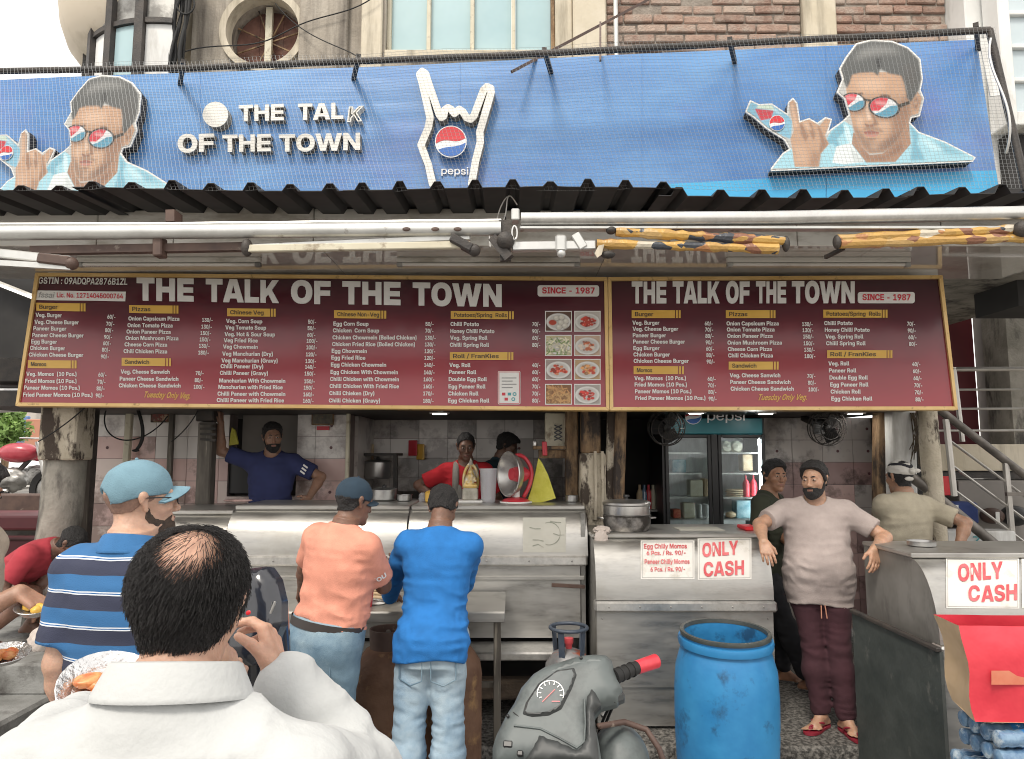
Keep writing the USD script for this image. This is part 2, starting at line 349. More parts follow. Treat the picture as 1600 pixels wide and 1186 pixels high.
for k, (a, b) in enumerate([(-1, -.35), (-.34, .32), (.33, 1)]):
    s = sbox(cx + a * rr, cz_ - rr, cx + b * rr, cz_ + rr).intersection(Point(cx, cz_).buffer(rr - .004, 24))
    obj('board', prism(s, lambda x, z: np.array([x, WY + .22, z]), lambda x, z: np.array([x, WY + .25, z])), 'rust_board', t)
for an in (20, 65, 110, 155):
    d = np.array([math.cos(math.radians(an)), 0, math.sin(math.radians(an))]) * rr
    obj('bar', bar(np.array([cx, WY + .17, cz_]) - d, np.array([cx, WY + .17, cz_]) + d, .012), 'wood_dirty', t)
obj('mullion', box(cx - .03, cx + .03, WY + .12, WY + .16, cz_ - rr + .01, cz_ + rr - .01), 'cream_paint', t)
# window with pale blue panes
x0, x1, zb = wx(602), wx(868), wz(80)
t = thing('blue_window', 'wide window of three pale blue panes with peeling rusty frames', 'window', ((x0 + x1) / 2, WY + .1, zb))
look('blue_pane', (.33, .47, .5), (.4, .54, .56), 1.2, .25)
xs = [x0 + .02, wx(668), wx(737), wx(802), x1 - .02]
for i in range(4):
    obj('pane', box(xs[i] + .02, xs[i + 1] - .02, WY + .12, WY + .13, zb + .03, ZT), 'blue_pane', t)
    obj('frame', box(xs[i] - .018, xs[i] + .018, WY + .07, WY + .16, zb, ZT, .004), 'cream_paint', t)
obj('frame', box(xs[4] - .018, xs[4] + .018, WY + .07, WY + .16, zb, ZT, .004), 'wood_dirty', t)
obj('sill', box(x0, x1, WY - .03, WY + .3, zb - .08, zb, .008), 'cream_wall', t)
single('lower_wall', box(x0, x1, WY + .003, WY + .3, ZB, zb - .082), 'concrete', 'stained concrete wall beneath the blue panes', 'wall')
single('drain_pipe', tube([(wx(960), WY - .09, ZB), (wx(960), WY - .09, ZT)], .022, 10), 'aluminium', 'thin grey vertical pipe in front of the brick wall', 'pipe', smooth=True)
# curved bay and the balcony at the upper left
bx, by, br = wx(262), WY + .75, 1.0
t = thing('curved_bay', 'curved bay with dark frames and pale glass at the upper left', 'bay window', (bx, by, ZB))
def arcpt(a, r, z): return np.array([bx + r * math.sin(math.radians(a)), by - r * math.cos(math.radians(a)), z])
def arcwall(a0, a1, r0, r1, z0, z1, n=6):
    A = np.linspace(a0, a1, n + 1); V, Fc = [], []
    for a in A: V += [arcpt(a, r0, z0), arcpt(a, r0, z1), arcpt(a, r1, z1), arcpt(a, r1, z0)]
    for i in range(n):
        for j in range(4):
            p, q = i * 4 + j, i * 4 + (j + 1) % 4; Fc += [(p, p + 4, q + 4), (p, q + 4, q)]
    Fc += [(0, 1, 2), (0, 2, 3)]; o = n * 4; Fc += [(o, o + 2, o + 1), (o, o + 3, o + 2)]
    return (np.array(V), np.array(Fc))
obj('sill_band', arcwall(-80, 20, .98, 1.06, ZB, 4.95, 16), 'dark_iron', t, 30)
for k, a in enumerate(range(-78, 12, 18)):
    obj('mullion', arcwall(a - 2.2, a + 2.2, .97, 1.05, 4.952, ZT, 2), 'dark_iron', t)
    obj('pane', arcwall(a + 2.4, a + 15.6, .99, 1.0, 4.952, 5.55, 4), 'blue_pane' if k % 2 else 'white_wall', t, 30)
    obj('upper_pane', arcwall(a + 2.4, a + 15.6, .99, 1.0, 5.6, ZT, 4), 'steel_dark', t, 30)
    obj('rail', arcwall(a + 2.4, a + 15.6, .975, 1.03, 5.552, 5.598, 4), 'dark_iron', t)
P = at(60, 30, 6.0)
single('balcony', lathe([(0, 0), (.3, .0), (.5, .05), (.66, .14), (.77, .28), (.84, .48), (.88, .8), (.88, 1.5), (0, 1.5)], (bx - .42, by - .12, wz(86, 150)), 48), 'cream_smooth', 'rounded cream balcony jutting out against the white sky', 'balcony', smooth=40)
# cable bundle on the corner
t = thing('cable_bundle', 'bundle of black cables running down beside the curved bay', 'cables', at(280, 60, 5.9))
for k in range(7):
    r = random.Random(k); a = at(262 + k * 3 + r.uniform(-6, 6), 118, 5.9); b = at(284 + k * 3, -60, 5.9)
    m = [a + (b - a) * s + np.array([r.uniform(-.03, .03), r.uniform(-.04, .0), 0]) for s in (0, .25, .5, .75, 1)]
    obj('cable', tube(spline(m, 14), .012 + .008 * r.random(), 6), 'black_rubber', t, True)
obj('coil', tube([arc for arc in [at(290 + 14 * math.cos(a), 6 + 16 * math.sin(a), 5.85) for a in np.linspace(0, 12, 40)]], .008, 5), 'black_rubber', t, True)
def wire(name, pts, r, mat, label, n=30):
    return single(name, tube(spline(pts, n), r, 5), mat, label, 'wire', smooth=True)
wire('wall_wire', [at(285, 82, 5.95), at(345, 72, 6.0), at(415, 64, 6.0), at(470, 38, 6.0), at(530, 20, 6.0), at(590, -10, 6.0)], .006, 'black_rubber', 'thin black wire drooping across the round window')
wire('wall_wire', [at(430, 5, 6.0), at(465, 40, 6.0), at(515, 68, 5.9), at(562, 92, 5.6)], .005, 'black_rubber', 'thin black wire slanting down towards the net pipe')

# ------------------------------------------------------------------ blue sign above the canopy
def solveY(py, z): d = ray(800, py); return d[1] * (z - CZ) / d[2]
SZT = 4.5
A = at(100, 122, solveY(122, SZT)); B = at(1525, 66, solveY(66, SZT))
up = np.array([0, .06, 1.0]); dx = (B - A) / np.linalg.norm(B - A); nrm = np.cross(dx, up); nrm /= np.linalg.norm(nrm)
if nrm[1] > 0: nrm = -nrm
SIGN = plane(A, nrm)
look('sign_blue', (.05, .16, .40), (.12, .28, .54), .9, .4, stretch=(1, 1, 1.6), c3=(.12, .15, .42), scale3=.55, mid3=(.5, .7), bump=.22, bscale=2.2, bstretch=(.5, .5, 5))
look('sign_cyan', (.04, .33, .62), (.06, .4, .68), 1, .4)
t = thing('billboard', 'long blue printed shop billboard stretched above the black canopy', 'billboard', SIGN(800, 200))
face = Polygon([(-190, 134), (100, 120), (620, 103), (1000, 84), (1526, 62), (1566, 330), (-190, 345)])
obj('panel', prism(face, P2(SIGN, 0), P2(SIGN, -.06)), 'sign_blue', t)
obj('stripe', prism(Polygon([(1040, 288), (1200, 279), (1556, 266), (1560, 300), (1040, 330)]), P2(SIGN, .003), P2(SIGN, .001)), 'sign_cyan', t)
obj('edge_flap', prism(Polygon([(1528, 62), (1542, 62), (1566, 150), (1546, 152)]), P2(SIGN, .012), P2(SIGN, .004)), 'white_wall', t)
look('letter_face', (.68, .66, .6), (.76, .74, .69), 7, .4, c3=(.5, .46, .38), scale3=10, mid3=(.6, .7))
look('letter_side', (.2, .17, .13), (.32, .28, .22), 12, .6)
def raised(name, poly, depth, parent, mat='letter_face', side='letter_side', label=None):
    o = obj(name, prism(poly, P2(SIGN, depth), P2(SIGN, depth - .006)), mat, parent, label=label)
    if side: obj('return', prism(poly.buffer(-.6), P2(SIGN, depth - .0075), P2(SIGN, .002)), side, o)
    return o
for px in (312, 718, 1003, 1290): obj('seam', prism(sbox(px, 60, px + 1.3, 330).intersection(face.buffer(-1)), P2(SIGN, .003), P2(SIGN, .0005)), 'sign_blue', t)
t = thing('sign_lettering', 'raised cream letters reading THE TALK OF THE TOWN on the billboard', 'sign letters', SIGN(430, 220))
raised('disc', Point(344, 187).buffer(19.5, 24), .07, t)
def letters(word, x0, y0, x1, y1, cap, **k):
    for g in getattr(text_px(word, x0, y0, x1, y1, cap, 800, 96, tol=.5), 'geoms', [0]): raised('letter', g, .055, t, **k)
letters('THE', 378.5, 196, 448, 194, 25); letters('TAL', 470, 194, 540, 192, 25)
letters('OF', 284, 244, 340, 243, 28); letters('THE', 353, 243.5, 428, 242, 26.5); letters('TOWN', 441, 243, 566, 240, 26.5)
k = text_px('K', 546, 197, 569, 196, 24, 800, 96, slant=.12)
o = obj('broken_letter', prism(k.difference(k.buffer(-1.6)), P2(SIGN, .055), P2(SIGN, .003)), 'letter_face', t, label='hollow letter K that has lost its face')
def globe(cx, cy, r, fn, off, parent, name='emblem', ring=True):
    c = Point(cx, cy).buffer(r, 24)
    def curve(a): return [(cx + r * 1.1 * x, cy + r * (a(x))) for x in np.linspace(-1, 1, 13)]
    ca = curve(lambda x: -.05 - .42 * x + .22 * math.sin(x * 2.6)); cb = curve(lambda x: .38 - .42 * x - .05 + .12 * math.sin(x * 2.6))
    red = c.buffer(-.06 * r).intersection(Polygon(ca + [(cx + 2 * r, cy - 2 * r), (cx - 2 * r, cy - 2 * r)]))
    blu = c.buffer(-.06 * r).intersection(Polygon(cb + [(cx + 2 * r, cy + 2 * r), (cx - 2 * r, cy + 2 * r)]))
    o = obj(name, prism(c, P2(fn, off), P2(fn, off - .004) if ring else None), 'logo_white', parent)
    obj('red_field', prism(red, P2(fn, off + .002)), 'logo_red', o); obj('blue_field', prism(blu, P2(fn, off + .002)), 'logo_blue', o)
    return o
t = thing('hand_sign', 'raised white hand outline with two fingers up around a round emblem', 'sign', SIGN(710, 215))
hp = [(1358, 590), (1345, 530), (1322, 470), (1345, 415), (1350, 385), (1325, 275), (1318, 252), (1326, 243), (1336, 250), (1378, 375), (1385, 385), (1392, 380), (1395, 362), (1405, 355), (1415, 360), (1425, 372), (1440, 360), (1452, 368), (1462, 385), (1475, 390), (1485, 380), (1515, 300), (1525, 290), (1537, 295), (1538, 308), (1503, 430), (1505, 460), (1490, 520), (1478, 590)]
raised('outline', LineString([(x / 2, y / 2) for x, y in hp]).buffer(5.6, 6), .075, t)
globe(706.5, 228, 24.5, SIGN, .06, t)
obj('lettering', prism(text_px('pepsi', 690, 273, 732, 274, 11.5, 500), P2(SIGN, .012), P2(SIGN, .002)), 'logo_white', t)

# printed cut-outs of a man with sunglasses (one built, one copied)
look('cut_edge', (.03, .028, .025), (.06, .05, .045), 9, .7)
def Z2(pts): return Polygon([(800 + x / 2, y / 2) for x, y in pts])
def smooth_poly(p, r=3): return p.buffer(0).buffer(r, 6).buffer(-2 * r, 6).buffer(r, 6).simplify(r * .04)
fig = thing('billboard_figure', 'cut-out of a man in sunglasses at the right end of the billboard', 'cut-out', SIGN(1330, 180), 'printed cut-outs of a man with sunglasses on the billboard')
out = Z2([(800, 545), (835, 500), (858, 485), (840, 455), (785, 420), (745, 385), (722, 370), (735, 338), (760, 350), (800, 348), (850, 382), (853, 342), (865, 331), (876, 345), (885, 403), (915, 393), (940, 408), (965, 390), (982, 395), (968, 440), (985, 425), (1020, 400), (1040, 380), (1025, 330), (1003, 310), (1020, 270), (1010, 238), (1030, 203), (1060, 163), (1105, 151), (1170, 156), (1217, 175), (1254, 210), (1261, 270), (1254, 305), (1265, 330), (1252, 382), (1227, 387), (1222, 405), (1250, 435), (1330, 465), (1422, 512), (1415, 522), (800, 550)])
D = .085
obj('board', prism(out.buffer(1.5, 3), P2(SIGN, D), P2(SIGN, D - .01)), 'white_print', fig)
obj('edge', prism(out.buffer(.6, 3), P2(SIGN, D - .012), P2(SIGN, .004)), 'cut_edge', fig)
def painted(x0, y0, x1, y1, layers, ss=3, base=(.5, .5, .5), noise=.0, seed=0):   # a small print: soft-edged colour shapes laid over each other
    from PIL import Image, ImageDraw, ImageFilter
    w, h = int((x1 - x0) * ss), int((y1 - y0) * ss); A = np.ones((h, w, 3)) * np.array(base)
    for poly, col, bl in layers:
        im = Image.new('L', (w, h)); dr = ImageDraw.Draw(im)
        for g in getattr(poly, 'geoms', [poly]):
            if not g.is_empty: dr.polygon([((x - x0) * ss, (y - y0) * ss) for x, y in g.exterior.coords], fill=255)
        if bl: im = im.filter(ImageFilter.GaussianBlur(bl * ss))
        m = np.asarray(im)[..., None] / 255.0; op = col[3] if len(col) > 3 else 1.0; A = A * (1 - m * op) + np.array(col[:3]) * m * op
    if noise: A *= 1 + noise * (np.random.RandomState(seed).rand(h, w, 1) - .5)
    return A, (x0, y0, ss)
def print_mesh(name, A, meta, region, fn, parent, step=.9, mat='photo_print'):
    import shapely
    x0, y0, ss = meta; bx_ = region.bounds; xs_, ys_ = np.arange(bx_[0], bx_[2] + step, step), np.arange(bx_[1], bx_[3] + step, step); gx_, gy_ = np.meshgrid(xs_, ys_)
    V = np.array([fn(x, y) for x, y in zip(gx_.ravel(), gy_.ravel())]); inn = shapely.contains(region, shapely.points(gx_, gy_)); n_ = len(xs_)
    q = inn[:-1, :-1] & inn[1:, :-1] & inn[:-1, 1:] & inn[1:, 1:]; jj, ii = np.nonzero(q); p = jj * n_ + ii; Fc = np.vstack([np.stack([p, p + n_, p + 1], 1), np.stack([p + 1, p + n_, p + n_ + 1], 1)])
    u, inv = np.unique(Fc, return_inverse=True); Fc = inv.reshape(-1, 3); V = V[u]
    c = A[np.clip(((gy_.ravel()[u] - y0) * ss).astype(int), 0, A.shape[0] - 1), np.clip(((gx_.ravel()[u] - x0) * ss).astype(int), 0, A.shape[1] - 1)]
    o = obj(name, (V, Fc), mat, parent); UsdGeom.PrimvarsAPI(o).CreatePrimvar('ink', Sdf.ValueTypeNames.Color3fArray, 'vertex').Set([Gf.Vec3f(*map(float, k)) for k in c]); return o
LOOK['photo_print'] = usdkit.material(stage, '/World/Looks/photo_print', {'a': ('attribute', {'attribute': 'ink'}), 'p': ('principled_bsdf', {'roughness': .4})}, [('a.color', 'p.base_color')], surface='p.BSDF')
S_, SH, LT_, HR = (.46, .285, .185), (.25, .14, .09), (.60, .41, .29), (.085, .088, .085)
SHI, SHD, TEE = (.33, .58, .67), (.13, .34, .45), (.68, .73, .73)
E_ = lambda x, y, rx, ry, an=0: affinity.rotate(affinity.scale(Point(800 + x / 2, y / 2).buffer(1, 16), rx / 2, ry / 2), an)
L_ = [(smooth_poly(Z2(p), 1.2), c, bl) for p, c, bl in (
    ([(800, 546), (835, 500), (860, 482), (872, 540), (935, 538), (958, 470), (985, 425), (1020, 400), (1045, 415), (1060, 470), (1090, 527), (1175, 525), (1222, 455), (1222, 405), (1250, 435), (1330, 465), (1420, 512), (1415, 520), (930, 545)], SHI, .4),
    ([(962, 470), (985, 430), (1018, 405), (1030, 425), (1000, 455), (1012, 490), (985, 470)], (*SHD, .8), 1.2), ([(1222, 410), (1250, 440), (1245, 470), (1270, 520), (1225, 522), (1232, 460)], (*SHD, .8), 1.5), ([(1290, 455), (1330, 468), (1400, 508), (1330, 500)], (*SHD, .6), 2.5), ([(1018, 405), (1035, 420), (1052, 480), (1030, 460)], (.6, .78, .82, .8), .8), ([(1250, 450), (1275, 455), (1330, 490), (1290, 490)], (.55, .75, .8, .6), 2),
    ([(985, 528), (998, 478), (1040, 468), (1085, 526), (1020, 533)], TEE, .5), ([(1040, 480), (1060, 500), (1085, 527), (1050, 525)], (.45, .5, .5, .6), 1.2),
    ([(1050, 430), (1075, 480), (1100, 505), (1140, 500), (1180, 470), (1218, 400), (1226, 470), (1178, 526), (1090, 528), (1045, 470)], (.34, .2, .13), .4), ([(1060, 470), (1100, 512), (1150, 508), (1200, 460), (1200, 490), (1140, 520), (1090, 515)], (.19, .1, .065, .7), 2.5),
    ([(1036, 262), (1070, 245), (1110, 250), (1160, 250), (1200, 258), (1212, 310), (1224, 340), (1245, 308), (1260, 330), (1248, 378), (1223, 384), (1212, 425), (1180, 470), (1140, 497), (1100, 500), (1075, 480), (1055, 440), (1043, 390), (1030, 340), (1028, 300)], S_, .3),
    ([(1050, 280), (1100, 265), (1150, 275), (1140, 305), (1080, 310)], (*LT_, .8), 5), ([(1165, 380), (1215, 320), (1228, 384), (1212, 425), (1180, 470), (1140, 497), (1148, 460), (1168, 430)], (*SH, .85), 3.5), ([(1060, 385), (1085, 385), (1075, 420), (1062, 415)], (*LT_, .8), 2.5), ([(1120, 400), (1160, 400), (1150, 430), (1125, 425)], (*LT_, .45), 4),
    ([(1046, 405), (1062, 452), (1082, 482), (1102, 499), (1140, 496), (1180, 468), (1208, 418), (1182, 440), (1155, 458), (1122, 468), (1095, 460), (1075, 438)], (.16, .1, .075, .6), 2.2), ([(1074, 428), (1095, 416), (1125, 420), (1152, 438), (1120, 430)], (.16, .1, .075, .55), 1.2),
    ([(1100, 365), (1122, 398), (1128, 412), (1104, 418), (1114, 402)], (*SH, .9), 1.0), ([(1088, 345), (1098, 345), (1104, 395), (1092, 398)], (.68, .5, .38, .9), 1.2), ([(1078, 402), (1096, 412), (1116, 410), (1110, 418), (1090, 418)], (.2, .1, .07, .8), .7),
    ([(1080, 434), (1104, 428), (1140, 438), (1112, 440), (1086, 440)], (.27, .11, .085), .5), ([(1084, 440), (1112, 441), (1136, 440), (1112, 450), (1092, 448)], (.43, .2, .16), .5), ([(1088, 453), (1125, 452), (1115, 459), (1095, 459)], (.18, .1, .07, .7), 1), ([(1100, 470), (1130, 470), (1122, 488), (1104, 486)], (*LT_, .4), 2),
    ([(1230, 345), (1246, 322), (1252, 345), (1240, 370)], (*SH, .8), 1), ([(1234, 350), (1242, 332), (1246, 350)], (*LT_, .5), .8),
    ([(1030, 300), (1018, 272), (1012, 238), (1032, 203), (1060, 166), (1105, 154), (1170, 158), (1216, 177), (1250, 212), (1258, 270), (1250, 306), (1226, 342), (1214, 330), (1208, 290), (1198, 262), (1160, 254), (1132, 240), (1126, 262), (1112, 250), (1070, 252), (1046, 258), (1038, 285)], HR, 1.0),
    ([(1050, 215), (1075, 182), (1110, 170), (1165, 174), (1205, 192), (1150, 192), (1100, 200)], (.22, .22, .21, .8), 4), ([(1120, 210), (1132, 205), (1134, 235), (1124, 240)], (.01, .01, .01, .8), 1.5), ([(1200, 230), (1240, 230), (1245, 290), (1215, 310)], (.09, .085, .08, .8), 5),
    ([(1052, 318), (1075, 312), (1085, 318), (1062, 322)], (.05, .03, .025, .8), .8), ([(1112, 322), (1150, 318), (1180, 330), (1150, 326)], (.05, .03, .025, .8), .8))]
for x, y, rx, ry in ((1050, 342, 36, 27), (1144, 358, 45, 31)):
    X_, Y_ = 800 + x / 2, y / 2; g = E_(x, y, rx * .93, ry * .93, 9); L_ += [(E_(x, y + 8, rx * 1.1, ry * 1.1, 9), (*SH, .6), 1.5), (E_(x, y, rx * 1.08, ry * 1.08, 9), (.035, .03, .025), .3), (g, (.74, .75, .76), .3),
        (g.intersection(Polygon([(X_ - 30, Y_ - 30), (X_ + 13, Y_ - 30), (X_ + 3, Y_ - 5), (X_ - 8, Y_ + 5), (X_ - 30, Y_ + 6)])), (.6, .05, .07), .3), (g.intersection(Polygon([(X_ - 26, Y_ + 13), (X_ - 5, Y_ + 7), (X_ + 9, Y_ - 2), (X_ + 30, Y_ - 4), (X_ + 30, Y_ + 30), (X_ - 26, Y_ + 30)])), (.10, .30, .42), .3), (E_(x - 6, y - 12, rx * .5, 6, 9), (.85, .6, .6, .4), 1.2)]
L_ += [(smooth_poly(Z2(p), .8), c, bl) for p, c, bl in (([(1080, 330), (1104, 334), (1104, 341), (1080, 337)], (.05, .04, .03), .3), ([(1186, 350), (1222, 338), (1224, 347), (1188, 362)], (.05, .04, .03), .3),
    ([(722, 369), (737, 341), (762, 352), (800, 350), (848, 382), (862, 400), (858, 455), (838, 448), (785, 417), (745, 384)], (.2, .42, .55), .3), ([(740, 350), (800, 353), (840, 385), (800, 368)], (.5, .7, .78, .7), 1.2), ([(748, 362), (805, 368), (798, 392), (766, 398)], (.5, .04, .06), .5), ([(760, 352), (800, 352), (808, 366), (752, 360)], (.55, .66, .55), .6),
    ([(870, 540), (862, 482), (857, 455), (868, 430), (852, 345), (863, 332), (874, 346), (886, 405), (902, 396), (916, 395), (936, 408), (946, 415), (967, 391), (981, 396), (962, 445), (975, 470), (950, 500), (944, 540)], S_, .4),
    ([(886, 408), (892, 408), (912, 445), (904, 465), (888, 440)], (*SH, .8), 1), ([(914, 405), (920, 405), (934, 440), (928, 462), (914, 430)], (*SH, .8), 1), ([(940, 415), (946, 418), (960, 450), (972, 470), (944, 505), (950, 460)], (*SH, .8), 1.2), ([(857, 350), (865, 345), (878, 415), (870, 420)], (*LT_, .8), 1), ([(895, 404), (910, 402), (925, 430), (910, 425)], (*LT_, .6), 1.2), ([(868, 470), (900, 480), (910, 530), (876, 535)], (*LT_, .4), 3), ([(925, 490), (948, 500), (944, 540), (915, 540)], (*SH, .6), 3))]
A_, meta = painted(1150, 70, 1520, 285, L_, 3, (.45, .45, .43), .10)
print_mesh('portrait_print', A_, meta, out.buffer(-.4), P2(SIGN, D + .003), fig, .8)
globe(800 + 815 / 2, 204, 12, SIGN, D + .01, fig)
dup(fig, SIGN(165, 218) - SIGN(1364, 170.5), 'cut-out of a man in sunglasses at the left end of the billboard')

# net frame and net
PA, PB = at(-120, 113, 4.55), at(1546, 47, 4.08)
t = thing('net_frame', 'thin dark iron pipe frame carrying the bird net along the billboard top', 'pipe frame', (PA + PB) / 2)
obj('pipe', tube([PA, at(300, 106, 4.43), at(800, 86, 4.3), PB], .021, 8), 'dark_iron', t, True)
CB = at(1604, 296, 3.98)
obj('pipe', tube([PB, CB], .021, 8), 'dark_iron', t, True)
for px, py in ((290, 104), (562, 96), (850, 86), (1138, 70), (1520, 48)):
    a = at(px, py, 4.6 - .0003 * (px + 120)); b = SIGN(px - 14 * (1 if px < 800 else -1) * .8, py + 26, -.02)
    obj('bracket', bar(a + np.array([0, -.03, .02]), b, .03), 'dark_iron', t)
wire('sign_wire', [at(1548, 60, 4.0), at(1552, 110, 3.95), at(1568, 150, 3.9), at(1572, 240, 3.95)], .007, 'steel_bright', 'pale twisted tie wire hanging at the right net post')
single('broken_rod', [bar(at(800, 112, 4.45), at(1012, 0, 5.7), .02), bar(at(938, 95, 4.35), at(938, 35, 5.0), .014)], 'brown_iron', 'bent thin iron rod slanting from the net pipe to the brick wall', 'rod')
NB0, NB1 = at(-140, 296, 3.92), at(1600, 296, 3.98); NT0, NT1 = PA + np.array([0, -.02, 0]), PB + np.array([.02, -.02, 0])
ms = []
def nq(u, v): return (NT0 * (1 - u) + NT1 * u) * (1 - v) + (NB0 * (1 - u) + NB1 * u) * v + np.array([0, .03 * math.sin(u * 9) * v * (1 - v) * 2, .01 * math.sin(u * 40)])
nu, nv = 272, 46
for i in range(nu + 1): ms.append(tube([nq(i / nu, v) for v in (0, .5, 1)], .0008, 3, cap=False))
for j in range(nv + 1): ms.append(tube([nq(u, j / nv) for u in np.linspace(0, 1, 24)], .0008, 3, cap=False))
single('bird_net', cat(ms), 'net', 'fine square mesh bird net stretched in front of the billboard', 'net')

# ------------------------------------------------------------------ corrugated canopy
cn = thing('corrugated_canopy', 'long black corrugated sheet canopy sagging under the billboard', 'canopy', (0, 4.4, 3.3))
r = random.Random(3)
def corrugated(px0, px1, pyf, Yf, lift):
    a, b = at(px0, pyf, Yf), at(px1, pyf, Yf); n = max(1, round((b[0] - a[0]) / .222)); xs, hs = [], []
    for i in range(n):
        for u, h in ((0, 0), (.3, 0), (.42, 1), (.58, 1), (.7, 0)): xs.append(a[0] + (b[0] - a[0]) * (i + u) / n); hs.append(h)
    xs.append(b[0]); hs.append(0)
    V, k, ys = [], len(xs), np.linspace(0, 1, 7)
    wob = [r.uniform(.75, 1.5) for _ in range(n + 1)]
    for yy in ys:
        for i, (x, h) in enumerate(zip(xs, hs)):
            s = wob[i // 5]; z = a[2] + yy * .1 + h * .036 * s + lift + .012 * math.sin(x * 2.1 + 1) * (1 - yy)
            V.append((x, Yf + yy * 1.15 + .012 * s * (1 - yy), z))
    V = np.array(V); Fc = []
    for j in range(len(ys) - 1):
        for i in range(k - 1):
            p = j * k + i; Fc += [(p, p + 1, p + k + 1), (p, p + k + 1, p + k)]
    n0 = len(V); V2 = V - np.array([0, 0, .004]); Fc = np.array(Fc); Fb = Fc[:, ::-1] + n0
    e = np.array([(i, i + n0, i + 1) for i in range(k - 1)] + [(i + 1, i + n0, i + 1 + n0) for i in range(k - 1)])
    return (np.vstack([V, V2]), np.vstack([Fc, Fb, e]))
for px0, px1, py, Y, lf in ((-300, 120, 299, 3.9, 0), (110, 545, 295, 3.9, .006), (535, 1067, 296, 3.88, .012), (1030, 1420, 304, 3.9, 0), (1410, 1860, 303, 3.9, .006)):
    obj('sheet', corrugated(px0, px1, py, Y, lf), 'black_sheet', cn)
obj('beam', box(-5.5, 5.5, 5.06, 5.14, 3.25, 3.385), 'dark_iron', cn)
FY = 4.45
# fascia of separate cladding panels
t = thing('canopy_fascia', 'row of dusty off-white cladding panels under the black canopy', 'fascia', (0, FY, 3.2))
zt, zb = at(800, 330, FY)[2] + .03, at(800, 384, FY)[2]
xs = [at(p, 350, FY)[0] for p in (-400, -40, 152, 272, 490, 790, 1045, 1245, 1470, 1720)]
for i in range(len(xs) - 1): obj('panel', box(xs[i] + .003, xs[i + 1] - .003, FY, FY + .02, zb, zt - .012 * (i % 3), .004), 'fascia', t)
ZS = 3.14
t = thing('soffit', 'glossy pale ceiling panels between the awning and the menu boards', 'ceiling')
xs = [at(p, 410, 4.8)[0] for p in (-300, 60, 515, 945, 1340, 1660)]
for i in range(len(xs) - 1): obj('panel', box(xs[i] + .002, xs[i + 1] - .002, FY + .03, 5.4, ZS, ZS + .03), 'soffit', t)
# awning rollers and folding arms
AY = 3.78
def pxl(pts, Y=AY): return [at(x, y, Y) for x, y in pts]
rad = 11 * AY / 1050
t = thing('awning_roller', 'dull white awning roller tube on the left under the canopy', 'awning roller', at(400, 362, AY))
obj('tube', tube(pxl([(-200, 366), (300, 362), (783, 357)]), rad, 16), 'aluminium', t, 40)
obj('rail', tube(pxl([(-200, 352), (300, 350), (783, 345)], AY + .02), .012, 8), 'aluminium', t, 40)
obj('end_plate', [bar(at(788, 345, AY), at(790, 408, AY), .06, .03), ball(at(790, 376, AY - .03), .05), bar(at(770, 372, AY), at(796, 404, AY - .02), .05)], 'dark_iron', t)
for x in (635, 680, 715): obj('rust_patch', ball(at(x, 358, AY - rad), (.022, .006, .012)), 'brown_iron', t, True)
t = thing('awning_roller', 'shiny white awning roller tube on the right under the canopy', 'awning roller', at(1200, 343, AY))
obj('tube', tube(pxl([(814, 343), (1200, 341), (1750, 330)]), rad * 1.0, 16), 'steel_bright', t, 40)
obj('rail', box(at(812, 350, AY)[0], 3.9, AY - .02, AY + .04, at(812, 359, AY)[2], at(812, 351, AY)[2] - .012, .004), 'aluminium', t)
obj('gear_box', [box(*(at(799, 0, AY)[0], at(811, 0, AY)[0]), AY - .05, AY + .03, at(805, 348, AY)[2], at(805, 330, AY)[2], .006)], 'aluminium', t)
obj('crank_loop', tube([at(804 + 4 * math.sin(a), 364 + 12 * math.cos(a) * .9, AY - .05) for a in np.linspace(0, 6.28, 16)], .006, 6), 'steel_bright', t, True)
LOOK['wrap'] = usdkit.material(stage, '/World/Looks/wrap', {'g': ('geometry', {}), 'mp': ('mapping', {'scale': (.6, 1, 1), 'rotation': (0, .5, .3)}), 'v': ('voronoi_texture', {'scale': 17.0, 'metric': 'manhattan'}), 's': ('separate_color', {}),
    'r': ('rgb_ramp', {'interpolate': False, 'ramp': [(0, (.42, .25, .075)), (.3, (.5, .3, .08)), (.5, (.36, .17, .07)), (.62, (.045, .05, .06)), (.74, (.46, .3, .12)), (.86, (.5, .45, .36)), (.94, (.22, .1, .06))]}), 'n': ('noise_texture', {'scale': 45.0}), 'b': ('bump', {'strength': .5, 'distance': .01}), 'p': ('principled_bsdf', {'roughness': .35})},
    [('g.position', 'mp.vector'), ('mp.vector', 'v.vector'), ('v.color', 's.color'), ('s.r', 'r.fac'), ('r.color', 'p.base_color'), ('g.position', 'n.vector'), ('n.fac', 'b.height'), ('b.normal', 'p.normal')], surface='p.BSDF')
t = thing('folding_awning', 'folded brown and white awning arm above the left menu board', 'awning arm', at(480, 384, AY + .05))
obj('brown_arm', bar(*pxl([(50, 392), (386, 386)], AY + .05), .045), 'brown_iron', t)
obj('clamp', [bar(*pxl([(250, 372), (250, 402)], AY + .03), .075, .05, bev=.006), bar(*pxl([(272, 332), (272, 350)], AY + .1), .1, .05)], 'brown_iron', t)
obj('white_arm', bar(*pxl([(388, 387), (735, 371)], AY + .02), .032, .036, bev=.005), 'aluminium', t)
obj('white_arm', bar(*pxl([(388, 389), (735, 383)], AY - .01), .034, .04, bev=.005), 'cream_paint', t)
obj('elbow', [ball(at(386, 387, AY), (.03, .04, .05)), bar(*pxl([(705, 372), (738, 390)], AY - .02), .07, .05, bev=.008), ball(at(741, 391, AY - .02), .035)], 'dark_iron', t)
t = thing('folding_awning', 'white awning arm end hanging at the far left', 'awning arm', at(60, 405, AY))
